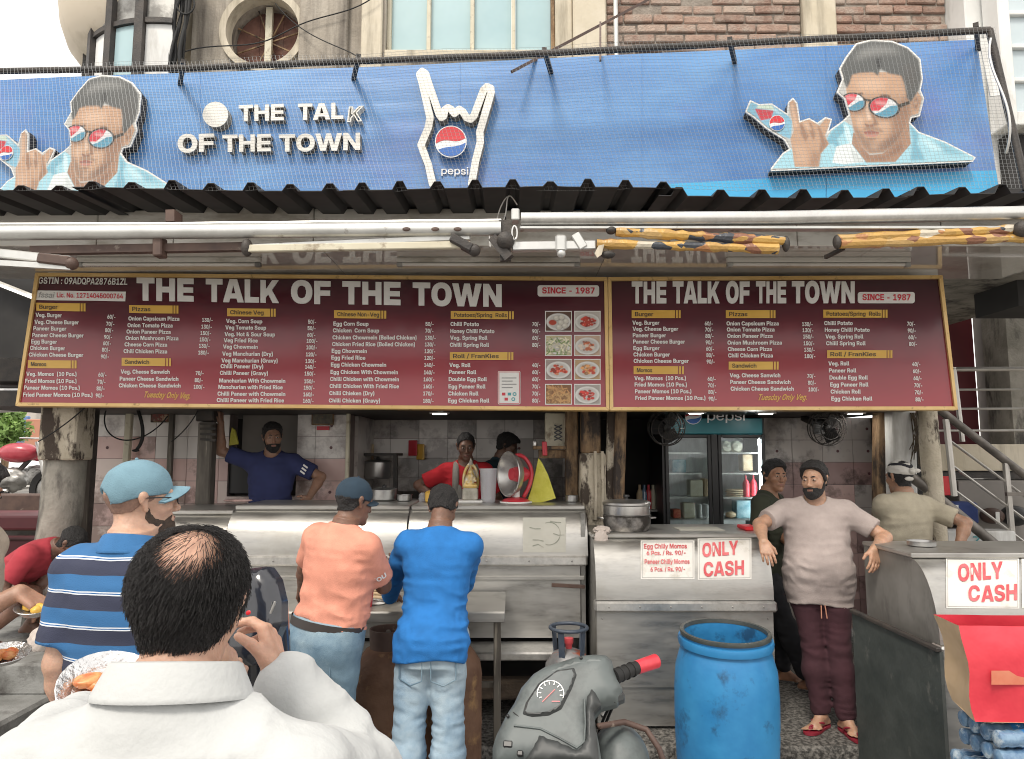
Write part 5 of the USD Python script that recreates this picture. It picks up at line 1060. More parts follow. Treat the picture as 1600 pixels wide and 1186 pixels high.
    def legs(s, g, off=0.0, upto=2.0, loose=0.0):
        k = s.k
        for i in (0, 1):
            S, K, A = s.hipj[i], s.kn[i], s.an[i]; g.cone(S, S + (K - S) * .4, .092 * k * s.girth ** .6 + off, .08 * k * s.girth ** .5 + off, .04); g.cone(S + (K - S) * .4, K, .08 * k * s.girth ** .5 + off, .057 * k + off + loose * .5, .03)
            C = K + (A - K) * .32; g.cone(K, C, .055 * k + off + loose * .5, .057 * k + off + loose, .03); E = K + (A - K) * (upto - 1); g.cone(C, E, .057 * k + off + loose, .036 * k + off + loose, .03)
    def headf(s, g, off=0.0, feat=True):
        h, c, R = s.hs, s.head, s.RH
        L = lambda x, y, z: c + R @ (np.array([x, y, z]) * h)
        e = lambda p, r, k=.02, m='u': g.ell(L(*p), np.array(r) * h + off, R.T, k, m)
        e((0, -.018, .036), (.0765, .098, .088)); e((0, .034, -.028), (.062, .064, .086), .03); e((0, .048, -.086), (.044, .046, .033), .03)
        for sg in (-1, 1): e((sg * .043, .058, -.022), (.026, .03, .026), .02)
        if feat:
            g.cone(L(-.04, .08, .024), L(.04, .08, .024), .0115 * h, .0115 * h, .02)
            for sg in (-1, 1): e((sg * .032, .106, .005), (.016, .014, .011), .012, 's')
            g.cone(L(0, .096, .012), L(0, .116, -.034), .0075 * h, .0125 * h, .012)
            for sg in (-1, 1): e((sg * .0125, .107, -.038), (.008, .009, .008), .008); e((sg * .032, .086, .004), (.0138, .0125, .0115), .004)
            e((0, .092, -.068), (.026, .014, .012), .015); e((0, .086, -.107), (.022, .018, .017), .02)
            for sg in (-1, 1):
                g.cone(L(sg * .074, .0, -.03), L(sg * .082, -.014, .02), .007 * h, .012 * h, .01); e((sg * .083, -.012, .012), (.007, .016, .024), .008); e((sg * .086, -.004, .0), (.005, .009, .014), .004, 's')
        g.cone(L(0, -.028, -.05), s.neck, .053 * h + off, .058 * s.k + off, .03)
    def handf(s, g, i):
        f, n, curl = s.hand[i]; W, k = s.wr[i], s.k * 1.0; sd = np.cross(f, n); sg = -1 if i == 0 else 1; sd = sd * (1 if i == 1 else -1)   # sd points to the thumb
        th = U(sd)
        kn = [(.032, .082), (.011, .088), (-.011, .084), (-.031, .074)]; ln = [.068, .077, .07, .056]
        for j, ((a, b), l) in enumerate(zip(kn, ln)):
            K0 = W + (f * b + th * a) * k; g.cone(W + (f * .012 + th * a * .55) * k, K0, .0165 * k, .0115 * k, .012)
            d = f; p = K0; r = .0095 if j < 3 else .0082
            for m, fr in enumerate((.46, .3, .24)):
                an = curl * (.75 if m == 0 else 1.15) + .04 * j * (curl > .2); d = U(d * math.cos(an) + n * math.sin(an) + th * (.06 * (1.5 - j) if m == 0 else 0)); q = p + d * l * fr * k
                g.cone(p, q, (r - .0007 * m) * k, (r - .0007 * (m + 1)) * k, .004); p = q
        T0 = W + (f * .025 + th * .026 + n * .006) * k; d = U(f * .72 + th * .62 + n * .35); T1 = T0 + d * .04 * k; T2 = T1 + U(f * .9 + th * .2 + n * (.3 + curl * .5)) * .032 * k
        g.cone(W + (f * .01 + th * .008) * k, T0, .016 * k, .0145 * k, .012); g.cone(T0, T1, .0135 * k, .0108 * k, .008); g.cone(T1, T2, .0108 * k, .0085 * k, .004)
        g.cone(s.el[i] + (W - s.el[i]) * .6, W, .034 * k, .027 * k, .012)
    def footf(s, g, i):
        A, t, k = s.an[i], s.foot[i], s.k; z = np.array([0, 0, 1]); r = np.cross(t, z); lo = -.052 * k
        g.cone(A, A - t * .045 * k + z * lo, .036 * k, .026 * k, .02); g.cone(A + t * .01, A + t * .10 * k + z * lo, .034 * k, .022 * k, .03); g.cone(A - t * .04 * k + z * lo, A + t * .1 * k + z * lo, .026 * k, .024 * k, .03)
        for j in range(5):
            o = (j - 1.7) * .0165 * (1 if i == 0 else -1); L_ = .195 - .012 * abs(j - .6) - .006 * j; b = A + (t * .09 + r * o) * k + z * (lo - .004) * 1; g.cone(b, A + (t * L_ + r * o * 1.15) * k + z * (lo - .012 * k), .012 * k, (.0125 if j == 0 else .009) * k, .012)
    def bounds(s, pts, m): pts = np.array(pts); return pts.min(0) - m, pts.max(0) + m
    def body(s, h=.012, fh=.0045, hands=(0, 1), feet=()):
        pts = [s.head + s.RH @ np.array([0, 0, .13]), s.neck, s.hip] + s.sh + [x for x in s.el + s.wr + s.kn + s.an if x is not None]
        g = Field(*s.bounds(pts, .2), h); s.torso(g, -.002); s.arms(g, -.001); s.legs(g, -.002); s.headf(g)
        m = g.mesh(); out, cr = [], []
        lo, hi = s.bounds([s.head], .165 * s.hs / .95); g = Field(lo, hi, fh); s.headf(g); s.torso(g, -.002); s.arms(g, -.001)
        out.append(g.mesh()); cr.append((lo + .03, hi - .03))
        for i in hands:
            f = s.hand[i][0]; lo, hi = s.bounds([s.wr[i] - f * .01, s.wr[i] + f * .14], .07); g = Field(lo, hi, min(.0038, fh)); s.handf(g, i); out.append(g.mesh())
        for i in feet:
            t = s.foot[i]; lo, hi = s.bounds([s.an[i] - t * .06, s.an[i] + t * .2, s.an[i] + np.array([0, 0, .03])], .06); g = Field(lo, hi, .005); s.footf(g, i); out.append(g.mesh())
        m = crop(m, cr); trim = []
        for o, b in zip(out, cr + [None] * 9): trim.append(clip_box(o, b) if b is not None else o)
        obj('body', cat([m] + trim), s.skin, s.t, True)
    def eyes(s, look_x=0.0, lip='lip_brown', brow='hair_black'):
        h = s.hs; L = lambda x, y, z: s.head + s.RH @ (np.array([x, y, z]) * h)
        for sg in (-1, 1):
            e = obj('eye', xf(ball((0, 0, 0), (.0125, .006, .0046), 2), L(sg * .032, .0955, .0035), s.RH, h), 'eye_white', s.t, True); obj('iris', xf(ball((0, 0, 0), (.0058, .0026, .0047), 2), L(sg * .032 + look_x, .1005, .0035), s.RH, h), 'eye_dark', e, True)
            obj('eyebrow', tube([L(sg * .014, .1, .0235), L(sg * .03, .0995, .0285), L(sg * .05, .083, .024)], [.0035 * h, .0042 * h, .0015 * h], 6), brow, s.t, True)
        obj('lips', cat([xf(ball((0, 0, 0), (.021, .007, .0048), 2), L(0, .1018, -.0645), s.RH, h), xf(ball((0, 0, 0), (.018, .007, .0058), 2), L(0, .1, -.0735), s.RH, h)]), lip, s.t, True)
    def hair(s, t=.012, line=((-.12, -.075), (-.04, -.062), (-.01, -.02), (.02, -.005), (.05, .05), (.075, .082), (.11, .09)), mat='hair_black', h=.0055, rough=.005, bun=None, top=0.0, ztop=None):
        lo, hi = s.bounds([s.head], .165); g = Field(lo, hi, h); s.headf(g, t, False); hs = s.hs; ln = np.array(line)
        if top: g.ell(s.head + s.RH @ (np.array([0, .01, .075]) * hs), np.array([.07, .085, .05]) * hs + top, s.RH.T, .03)
        if bun is not None: g.ell(s.head + s.RH @ (np.array(bun) * hs), np.array([.035, .04, .035]), None, .02)
        def c(P):
            q = (P - s.head) @ s.RH / hs; return (np.interp(q[..., 1], ln[:, 0], ln[:, 1]) - q[..., 2] + .012 * (meshkit.noise(P * 60, 3) - .5)) * hs if ztop is None else np.maximum(np.interp(q[..., 1], ln[:, 0], ln[:, 1]) - q[..., 2], q[..., 2] - ztop) * hs
        g.add(lambda P: fold(P, 45, rough, seed=2) + fold(P, 110, rough * .7, seed=5)); g.cut(c); obj('hair', g.mesh(), mat, s.t, True)
    def beard(s, t=.007, mat='hair_black', full=True):
        lo, hi = s.bounds([s.head], .165); g = Field(lo, hi, .0045); s.headf(g, t, False); g.ell(s.head + s.RH @ (np.array([0, .078, -.106]) * s.hs), np.array([.034, .03, .03]) * s.hs, s.RH.T, .03); hs = s.hs
        def c(P):
            q = (P - s.head) @ s.RH / hs; x, y, z = q[..., 0], q[..., 1], q[..., 2]
            top = np.interp(y, [-.01, .0, .03, .06, .075, .1], [-.2, -.005, -.06, -.068, -.06, -.05]) if full else np.interp(y, [.05, .06, .1], [-.2, -.06, -.05])
            mouth = np.maximum(np.abs(x) - .021, np.maximum(np.abs(z + .069) - .0085, .075 - y))
            nose = np.maximum(np.abs(x) - .02, np.maximum(-.046 - z, .08 - y))
            return np.maximum(np.maximum(z - top, np.interp(y, [0, .03, .07, .1], [-.06, -.105, -.135, -.14]) - z), np.maximum(-mouth, -nose)) * hs
        g.add(lambda P: fold(P, 70, .003, seed=4)); g.cut(c); obj('beard', g.mesh(), mat, s.t, True)
    def shirt(s, mat, off=.013, hem=-.06, sleeve=.62, h=.009, name='t_shirt', flare=.06, wr=.006, neck_r=.072, label=None, drop=.035, thick=1.08, seed=0, collar=False, cz=0.0, cr=0.0):
        pts = [s.hip + s.RU @ np.array([0, 0, hem * s.k])] + s.sh + [s.neck] + ([s.sh[i] + (s.el[i] - s.sh[i]) * sleeve for i in (0, 1)] if sleeve <= 1 else s.el + s.wr)
        g = Field(*s.bounds(pts, .24), h); s.torso(g, off, hem - .05, .56, flare); g2 = Field(g.lo, g.lo + g.h * (g.n - 1.01), h); s.arms(g2, off * .9, sleeve, thick=thick)
        if sleeve <= 1:
            for i in (0, 1):
                S, E = s.sh[i], s.el[i]; a = U(E - S); L_ = np.linalg.norm(E - S) * sleeve; f_ = lambda P: np.where(np.linalg.norm(P - (S + a * L_), axis=-1) < .16, (P - S) @ a - L_, -1)
                g2.cut(f_)
        hh = np.maximum(.03 - np.abs(g.d - g2.d), 0) / .03; g.d = np.minimum(g.d, g2.d) - hh * hh * .0075
        RU, hip, k = s.RU, s.hip, s.k
        def cut(P):
            q = (P - hip) @ RU / k; d = hem + .012 * np.sin(q[..., 0] * 14 + seed) - q[..., 2]
            nk = neck_r - np.linalg.norm((q - np.array([0, .02, .585])) * np.array([1, .85, .8]), axis=-1); return np.maximum(d, nk) * k
        if hem < 0: g.ell(s.hip + s.R0 @ np.array([0, -.05, -.05]) * k, np.array([.155, .1, .11]) * k * s.girth ** .5 + off + .008, s.R0.T, .05)
        def wrinkle(P):
            q = (P - hip) @ RU / k; w = .45 + .75 * np.exp(-((q[..., 2] - .08) / .14) ** 2) + .4 * np.exp(-((np.abs(q[..., 0]) - .17) / .05) ** 2); P2 = P + .03 * (meshkit.noise(P * 5 + seed, seed)[..., None] - .5) * 2
            return fold(P, 6, wr * .5, (1, 1, .8), seed) + w * (ridge(P2, 13, wr * 1.1, (.55, .55, 1.5), seed + 1) + ridge(P2, 24, wr * .4, (1.2, 1.2, .7), seed + 2))
        g.add(wrinkle); g.cut(cut)
        o = obj(name, g.mesh(), mat, s.t, True, label)
        if collar:
            c = s.hip + RU @ (np.array([0, -.008, .552 + cz]) * k); th = np.linspace(0, 2 * np.pi, 30, endpoint=False); ra = .078 + off * .6 + cr
            rg = lambda r, z: [c + RU @ (np.array([math.cos(a) * r, math.sin(a) * r * .95, z - .016 * math.sin(a)]) * k) for a in th]
            rows_ = [rg(ra - .006, -.02), rg(ra - .008, .012), rg(ra - .011, .026), rg(ra - .008, .031), rg(ra - .002, .027), rg(ra + .008, .006), rg(ra + .018, -.016), rg(ra + .020, -.024), rg(ra + .016, -.024)]
            V = np.vstack(rows_); V = V + .006 * (meshkit.noise(V * 22 + seed, seed)[:, None] - .5) * U(V.mean(0) - V + 1e-6) * 3; Fc = []
            for r_ in range(8):
                for j in range(30): p, q = r_ * 30 + j, r_ * 30 + (j + 1) % 30; Fc += [(p, q + 30, q), (p, p + 30, q + 30)]
            obj('collar', (V, np.array(Fc)), mat if collar is True else collar, o, True)
        return o
    def trousers(s, mat, off=.011, waist=.07, upto=1.98, h=.01, loose=.012, name='trousers', wr=.006, seed=0):
        g = Field(*s.bounds(s.hipj + s.kn + s.an + [s.hip], .2), h); s.torso(g, off - .003, -.16, waist); s.legs(g, off, upto, loose); RU, hip, k = s.RU, s.hip, s.k
        g.ell(s.hip + s.R0 @ np.array([0, -.05, -.05]) * k, np.array([.155, .1, .11]) * k * s.girth ** .5 + off, s.R0.T, .05)
        def f(P):
            r = np.zeros(P.shape[:-1])
            for i in (0, 1): r = np.maximum(r, np.exp(-(np.linalg.norm(P - s.an[i], axis=-1) / .16) ** 2) + .6 * np.exp(-(np.linalg.norm(P - s.kn[i], axis=-1) / .14) ** 2))
            return fold(P, 10, wr, (1, 1, .7), seed) + ridge(P, 16, wr, (.6, .6, 1.8), seed + 3) * (.35 + 1.6 * r) + fold(P, 34, wr * .2, seed=seed)
        g.add(f); g.cut(lambda P: ((P - hip) @ RU[:, 2] / k - waist) * k)
        return obj(name, g.mesh(), mat, s.t, True)
    def cap(s, mat, yaw=0.0, tilt=0.0, back_gap=False, brim_mat=None):
        hs = s.hs; R = s.RH @ rotx(tilt) @ rotz(yaw); lo, hi = s.bounds([s.head + s.RH @ np.array([0, .0, .06])], .2); g = Field(lo, hi, .0055); c = s.head
        g.ell(c + R @ (np.array([0, -.012, .04]) * hs), np.array([.088, .112, .1]) * hs, R.T, .01)
        def cut(P):
            q = (P - c) @ R / hs; d = (.016 + .05 * np.clip(q[..., 1], -.11, .1) * .3 - .018 * (q[..., 1] < -.02) * np.clip((-q[..., 1] - .02) * 12, 0, 1)) - q[..., 2]
            if back_gap: d = np.maximum(d, .036 - np.linalg.norm((q - np.array([0, -.105, .018])) * np.array([1, .6, 1.05]), axis=-1))
            return d * hs
        g.cut(cut); g.add(lambda P: fold(P, 30, .0016, seed=1))
        o = obj('cap', g.mesh(), mat, s.t, True)
        V, Fc = [], []; n, m = 17, 6
        for lay_ in (0, 1):
            for j in range(m):
                for i in range(n):
                    a = math.radians(-66 + 132 * i / (n - 1)); rx, ry = .086, .1; x, y = rx * math.sin(a), ry * math.cos(a) - .008; L_ = .066 * max(math.cos(a * 1.25), .0) ** .6 * j / (m - 1)
                    V.append(c + R @ (np.array([x * (1 + .12 * j / m), y + L_, .034 + .006 - .6 * x * x / .08 - .1 * L_ * (1 + L_ * 5) - lay_ * .004]) * hs))
        for lay_ in (0, 1):
            for j in range(m - 1):
                for i in range(n - 1):
                    p = lay_ * n * m + j * n + i; q = [(p, p + n, p + 1), (p + 1, p + n, p + n + 1)]; Fc += q if lay_ else [x[::-1] for x in q]
        for i in range(n - 1): p = (m - 1) * n + i; Fc += [(p, p + 1, p + n * m), (p + 1, p + n * m + 1, p + n * m)]
        obj('brim', (np.array(V), np.array(Fc)), brim_mat or mat, o, True); obj('button', ball(c + R @ (np.array([0, -.012, .141]) * hs), .006), mat, o, True)
        return o
    def sandal(s, i, mat, strap=True):
        A, t, k = s.an[i], s.foot[i], s.k; r = np.cross(t, (0, 0, 1)); z0 = s.base[2] + .004; q = 1 if i == 0 else -1
        pts = [(-.075, .0), (-.06, .028), (.0, .034), (.08, .045), (.15, .046), (.19, .03), (.205, .0), (.19, -.028), (.14, -.042), (.07, -.04), (.0, -.032), (-.06, -.028)]
        poly = Polygon(spline([*pts, pts[0]], 40)); f = lambda z: (lambda x, y: np.array([A[0], A[1], 0]) + t * x * k + r * y * q * k + np.array([0, 0, z]))
        o = obj('sandal', prism(poly, f(z0 + .014), f(z0)), mat, s.t)
        if strap:
            top = A + t * .1 * k; top[2] = z0 + .052
            for sgn in (-1, 1): obj('strap', tube(spline([f(z0 + .014)(.03, sgn * .04), A + t * .06 * k + r * sgn * .036 * k + np.array([0, 0, z0 + .052 - A[2]]), f(z0 + .045)(.115, 0.0), f(z0 + .02)(.165, .0)], 10), .006, 6), mat, o, True)
        return o
def xf(m, T, R, sc=1.0): return (np.asarray(T) + (m[0] * sc) @ np.asarray(R).T, m[1])
def clip_box(m, b):
    lo, hi = b; V, Fc = m; lo, hi = lo - .004, hi + .004; ins = ((V > lo) & (V < hi)).all(1); Fc = Fc[ins[Fc].any(1)]; u, inv = np.unique(Fc, return_inverse=True); return (V[u], inv.reshape(-1, 3))
look('pet_blue', (.07, .14, .25), (.17, .27, .38), 24, .15, coat=.6, c3=(.45, .52, .56), scale3=12, mid3=(.56, .66)); look('label_blue', (.02, .10, .32), (.04, .2, .45), 25, .3, c3=(.7, .72, .74), scale3=18, mid3=(.55, .6)); look('pack_cream', (.5, .46, .34), (.62, .58, .46), 10, .5); look('pack_teal', (.06, .22, .28), (.3, .42, .44), 14, .4); look('food_tan', (.42, .3, .17), (.55, .44, .3), 15, .7); look('food_curry', (.5, .1, .03), (.62, .32, .12), 40, .4); look('food_red', (.45, .05, .03), (.6, .2, .1), 40, .4)
# ------------------------------------------------------------------ objects on and around the counters
look('pot_metal', (.42, .41, .4), (.55, .54, .52), 6, .3, .95); look('pot_burnt', (.06, .055, .05), (.4, .38, .36), 7, .4, .8, mid=(.4, .62))
pb_ = at(981, 832, 5.12); pr_ = 36.5 * 5.1 / 1100; z0 = MTOP + .002; pc_ = (pb_[0], 5.16, z0)
t = thing('steamer_pot', 'two tier aluminium momo steamer pot with a flat lid, base burnt black', 'pot', pc_)
obj('lower_pot', lathe([(0, 0), (pr_ * .9, 0), (pr_ * .98, .02), (pr_, .05), (pr_, .10), (pr_ * 1.04, .108), (pr_ * .9, .109), (0, .109)], pc_, 40), 'pot_burnt', t, 40)
obj('upper_tier', lathe([(0, .11), (pr_ * .97, .11), (pr_ * .99, .12), (pr_ * .99, .175), (pr_ * 1.03, .182), (0, .182)], pc_, 40), 'pot_metal', t, 40)
obj('lid', lathe([(pr_ * 1.02, .183), (pr_ * 1.02, .197), (pr_ * .9, .21), (pr_ * .5, .216), (0, .218)], pc_, 40), 'pot_metal', t, 40); obj('knob', lathe([(.012, .217), (.012, .232), (.024, .238), (.02, .25), (0, .252)], pc_, 16), 'black_plastic', t, 40)
for sg in (-1, 1): obj('handle', tube([(pc_[0] + sg * pr_, pc_[1] - .03, z0 + .085), (pc_[0] + sg * (pr_ + .035), pc_[1] - .02, z0 + .088), (pc_[0] + sg * (pr_ + .035), pc_[1] + .02, z0 + .088), (pc_[0] + sg * pr_, pc_[1] + .03, z0 + .085)], .006, 6), 'pot_metal', t, True)
look('rag', (.42, .36, .32), (.52, .46, .42), 12, .95, bump=.3, bscale=40)
def lump(c, r, seed=0, amp=.3, f=6.0, sub=3):
    m = trimesh.creation.icosphere(sub, 1.0); v = m.vertices; n = meshkit.fbm(v * f * .5 + seed * 5.1, 3, seed) - .5; return (np.asarray(c) + v * (1 + amp * 2 * n[:, None]) * np.asarray(r), m.faces)
cc = at(940, 830, 4.97); single('rag', cat([lump((cc[0], 4.97, MTOP + .02), (.06, .06, .03), 2), lump((cc[0] - .01, 4.915, MTOP - .03), (.045, .012, .055), 4)]), 'rag', 'dirty pale rag hanging over the momo counter corner beside the pot', 'rag', smooth=True)
single('red_tray', box(X(1158, 822, 5.2), X(1178, 822, 5.2), 5.1, 5.3, MTOP + .002, MTOP + .03, .006), 'logo_red', 'small red tray on the momo counter near the elbow', 'tray')
t = thing('notebook', 'grey sheet lying flat on the momo counter', 'sheet', (1.1, 5.2, MTOP)); obj('page', box(1.2, 1.52, 5.12, 5.34, MTOP + .001, MTOP + .006, .001), 'paper_grey', t)
# long counter top
ZC = LZ + .001
t = thing('figurine', 'small golden seated figurine under an arch on a stone block', 'figurine', at(733, 783, 5.6))
look('gold_paint', (.55, .36, .1), (.68, .5, .2), 14, .35, .3, c3=(.6, .55, .45), scale3=12); look('marble_dirty', (.3, .28, .23), (.5, .47, .4), 16, .6)
gx = X(735, 780, 5.6)
obj('mat', box(gx - .12, gx + .1, 5.5, 5.7, ZC, ZC + .018, .004), 'white_print', t); obj('plinth', box(gx - .06, gx + .06, 5.55, 5.66, ZC + .019, ZC + .11, .008), 'marble_dirty', t)
obj('arch', tube([(gx + .055 * math.cos(a), 5.63, ZC + .16 + .13 * math.sin(a)) for a in np.linspace(-.4, math.pi + .4, 20)], .014, 8), 'gold_paint', t, 40)
g = Field((gx - .08, 5.52, ZC + .1), (gx + .08, 5.68, ZC + .32), .004)
for a, b, ra, rb in (((0, 0, .13), (0, 0, .2), .03, .034), ((-.04, -.01, .125), (.04, -.02, .125), .022, .022), ((0, 0, .2), (0, 0, .235), .02, .02), ((-.03, 0, .19), (-.042, -.02, .145), .012, .01), ((.03, 0, .19), (.042, -.02, .165), .012, .01), ((0, 0, .24), (0, 0, .275), .021, .008)): g.cone(np.array([gx, 5.6, ZC]) + a, np.array([gx, 5.6, ZC]) + b, ra, rb, .012)
obj('figure', g.mesh(), 'gold_paint', t, True); obj('flame_top', lathe([(.022, .29), (.012, .32), (0, .345)], (gx, 5.63, ZC), 10), 'marble_dirty', t, True)
LOOK['clear_plastic'] = usdkit.material(stage, '/World/Looks/clear_plastic', {'d': ('diffuse_bsdf', {'color': (.62, .62, .64)}), 't': ('transparent_bsdf', {'color': (.9, .9, .92)}), 'g': ('glossy_bsdf', {'roughness': .15}), 'a': ('mix_closure', {'fac': .55}), 'm': ('mix_closure', {'fac': .08})}, [('d.BSDF', 'a.closure1'), ('t.BSDF', 'a.closure2'), ('a.closure', 'm.closure1'), ('g.BSDF', 'm.closure2')], surface='m.closure')
jx = X(763, 787, 5.55); t = thing('plastic_jug', 'tall translucent plastic jug beside the figurine', 'jug', (jx, 5.55, ZC))
obj('body', lathe([(0, .001), (.05, .001), (.056, .02), (.066, .25), (.069, .255), (.066, .254), (.053, .022), (0, .008)], (jx, 5.55, ZC), 24), 'clear_plastic', t, 40); obj('rim', lathe([(.067, .25), (.071, .25), (.071, .262), (.067, .262), (.067, .25)], (jx, 5.55, ZC), 24), 'clear_plastic', t, 40)
single('yellow_tub', box(X(665, 780, 5.6), X(692, 780, 5.6), 5.56, 5.72, ZC, ZC + .085, .01), 'yellow_bar', 'small yellow tub on the long counter behind the man in blue', 'tub')
single('plastic_bag', lump((X(660, 775, 5.65), 5.65, ZC + .03), (.03, .04, .04), 3), 'clear_plastic', 'crumpled clear bag beside the yellow tub', 'bag', smooth=True)
# table fan, seen from its left
fx, fy = X(806, 787, 5.5), 5.5; fc = at(802, 741, 5.5); fax = U((-.86, -.5, .02))
look('fan_red', (.5, .03, .045), (.62, .06, .08), 6, .35)
t = thing('table_fan', 'red table fan with a shiny dish guard on a red and white base', 'table fan', (fx, fy, ZC))
obj('base', lathe([(0, 0), (.11, 0), (.115, .012), (.09, .03), (.03, .045), (0, .046)], (fx, fy, ZC), 28), 'fan_red', t, 40); obj('base_rim', lathe([(.1, .001), (.125, .002), (.125, .012), (.116, .014), (.1, .001)], (fx, fy, ZC), 28), 'white_print', t, 40)
obj('stem', tube([(fx, fy, ZC + .04), (fx + .01, fy, ZC + .1)], [.03, .022], 12), 'white_print', t, 40)
obj('dish', lathe([(0.02, .05), (.08, .04), (.145, .0), (.168, -.045), (.172, -.045), (.15, .006), (.082, .05), (.02, .06)], fc, 40, -fax), 'steel_bright', t, 40); obj('rim', tube([fc + fax * .045 + .17 * (math.cos(a) * U(np.cross(fax, (0, 0, 1))) + math.sin(a) * U(np.cross(np.cross(fax, (0, 0, 1)), fax))) for a in np.linspace(0, 2 * np.pi, 36, endpoint=False)], .006, 6, close=True), 'steel_bright', t, True)
obj('motor', lathe([(0, -.02), (.045, -.02), (.058, .02), (.06, .09), (.04, .13), (0, .14)], fc, 24, -fax), 'fan_red', t, 40)
obj('yoke', tube(spline([at(818, 777, 5.5), at(829, 752, 5.52), at(829, 730, 5.55), at(818, 714, 5.55), at(806, 712, 5.5)], 20), [.016] * 20, 8), 'fan_red', t, True)
single('green_cloth', prism(Polygon([(841, 716), (846, 722), (856, 742), (868, 778), (852, 783), (834, 786), (824, 782), (830, 765), (836, 740)]), P2(wall_fn(5.62), .04), P2(wall_fn(5.62), -.03)), 'cloth_yellow', 'yellow-green cloth bag hanging beside the table fan', 'bag')
single('salmon_cloth', lump(at(372, 778, 5.6) * (1, 1, 0) + (0, 0, ZC + .012), (.11, .06, .014), 5, .15), 'tile_pink', 'folded salmon pink cloth on the long counter', 'cloth', smooth=True)
# dim kitchen furniture
t = thing('kitchen_shelf', 'dark kitchen stove shelf at the left of the dim kitchen', 'shelf', (X(590, 780, 7.0), 7.0, .7)); obj('top', box(X(560, 720, 7.0), X(622, 720, 7.0), 6.9, 7.3, Zp(712, 7.0), Zp(708, 7.0)), 'dark_iron', t)
for x in (563, 618): obj('leg', bar(at(x, 712, 6.95), at(x, 800, 6.95), .04), 'dark_iron', t)
obj('burner', [lathe([(0, 0), (.1, 0), (.13, .06), (.0, .06)], (X(x, 770, 6.8), 6.8, Zp(778, 6.8)), 16) for x in (612, 650)], 'dark_iron', t, 40)
single('red_stool', box(X(660, 745, 7.1), X(684, 745, 7.1), 7.0, 7.2, Zp(785, 7.1), Zp(752, 7.1), .01), 'maroon_wall', 'dark red box in the dim kitchen behind the red shirt', 'box')
look('steel_pot', (.3, .3, .29), (.42, .41, .4), 5, .3, .9)
def vessel(label, px, py, Y, r, h, z=None, mat='steel_pot', name='cooking_pot', cat_='pot', lid=True):
    q = at(px, py, Y); z = q[2] if z is None else z; t = thing(name, label, cat_, (q[0], Y, z)); obj('body', lathe([(0, 0), (r * .85, 0), (r, h * .15), (r, h), (r * 1.08, h * 1.02), (r * 1.06, h * 1.05), (r * .95, h), (r * .9, h * .2), (0, h * .1)], (q[0], Y, z), 24), mat, t, 40)
    if lid: obj('lid', lathe([(r * 1.05, h * 1.055), (r * .9, h * 1.12), (0, h * 1.2)], (q[0], Y, z), 24), mat, t, 40); obj('knob', ball((q[0], Y, z + h * 1.25), .018), 'black_plastic', t, True)
vessel('dented cooking pot on the long counter left of the man in red', 600, 781, 5.75, .1, .09, ZC); vessel('small open steel bowl on the long counter behind the peach cap', 632, 783, 5.7, .06, .05, ZC, lid=False); vessel('big cooking pot on the stove in the dim kitchen', 590, 748, 7.0, .13, .16)
vessel('steel bowl at the far right of the long counter top', 893, 786, 5.6, .05, .05, ZC, lid=False); vessel('low steel dish on the cash counter top', 1440, 852, 4.4, .08, .03, RTOP + .001, lid=False)
for k, (px, c_, lab) in enumerate(((566, 'label_blue', 'blue packet'), (577, 'food_tan', 'tan packet'), (645, 'fan_red', 'red packet'), (657, 'yellow_bar', 'yellow packet'))):
    q = at(px, 700, 7.3); tag(obj('hanging_packet', obox((q[0], 7.3, q[2] - .04 * (k % 2)), rotz(.2 * k), (.05, .012, .08), .006), c_), lab + ' hanging on the tiled kitchen wall', 'packet')
for k in range(5): q = at(1000 + k * 7, 795, 6.9); tag(obj('dark_bottle', lathe([(0, 0), (.035, 0), (.035, .14), (.014, .19), (.014, .23), (0, .23)], (q[0], 6.9, q[2]), 14), ['food_tan', 'pet_blue', 'fan_red', 'pack_cream', 'dark_iron'][k], None, 40), ['brown', 'pale blue', 'red', 'cream', 'black'][k] + ' bottle in the dim corner left of the fridge', 'bottle', 'bottles in the dim corner left of the fridge')
t = thing('corner_rack', 'dark steel rack in the corner left of the fridge', 'rack', at(1015, 830, 6.9)); obj('shelf', box(X(985, 795, 6.9), X(1032, 795, 6.9), 6.8, 7.1, Zp(795, 6.9) - .02, Zp(795, 6.9) - .001), 'steel_dark', t); obj('leg', [box(X(x, 795, 6.9), X(x, 795, 6.9) + .03, 6.85, 6.88, .1, Zp(795, 6.9) - .021) for x in (987, 1028)], 'steel_dark', t)
# ceiling spots
sp = None
for px, lab in ((1082, 'lit round ceiling spot over the drinks fridge'), (1330, 'lit round ceiling spot near the right end of the shop'), (1192, 'lit round ceiling spot beside the fridge header'), (690, 'lit round ceiling spot in the kitchen')):
    q = atz(px, 645.5 if px > 1000 else 646.5, CL)
    if sp is None:
        sp = thing('ceiling_spot', lab, 'ceiling lamp', (q[0], 6.1, CL), 'lit spots on the low shop ceiling'); obj('rim', lathe([(.062, -.012), (.085, -.01), (.09, -.001), (.06, -.001)], (q[0], 6.1, CL), 24), 'white_print', sp, 40); obj('disc', lathe([(0, -.014), (.06, -.013), (.062, -.002)], (q[0], 6.1, CL), 24), 'lamp', sp, 40); q0 = q
    else: dup(sp.GetPrim() if hasattr(sp, 'GetPrim') else sp, (q[0] - q0[0], .05, 0), lab)
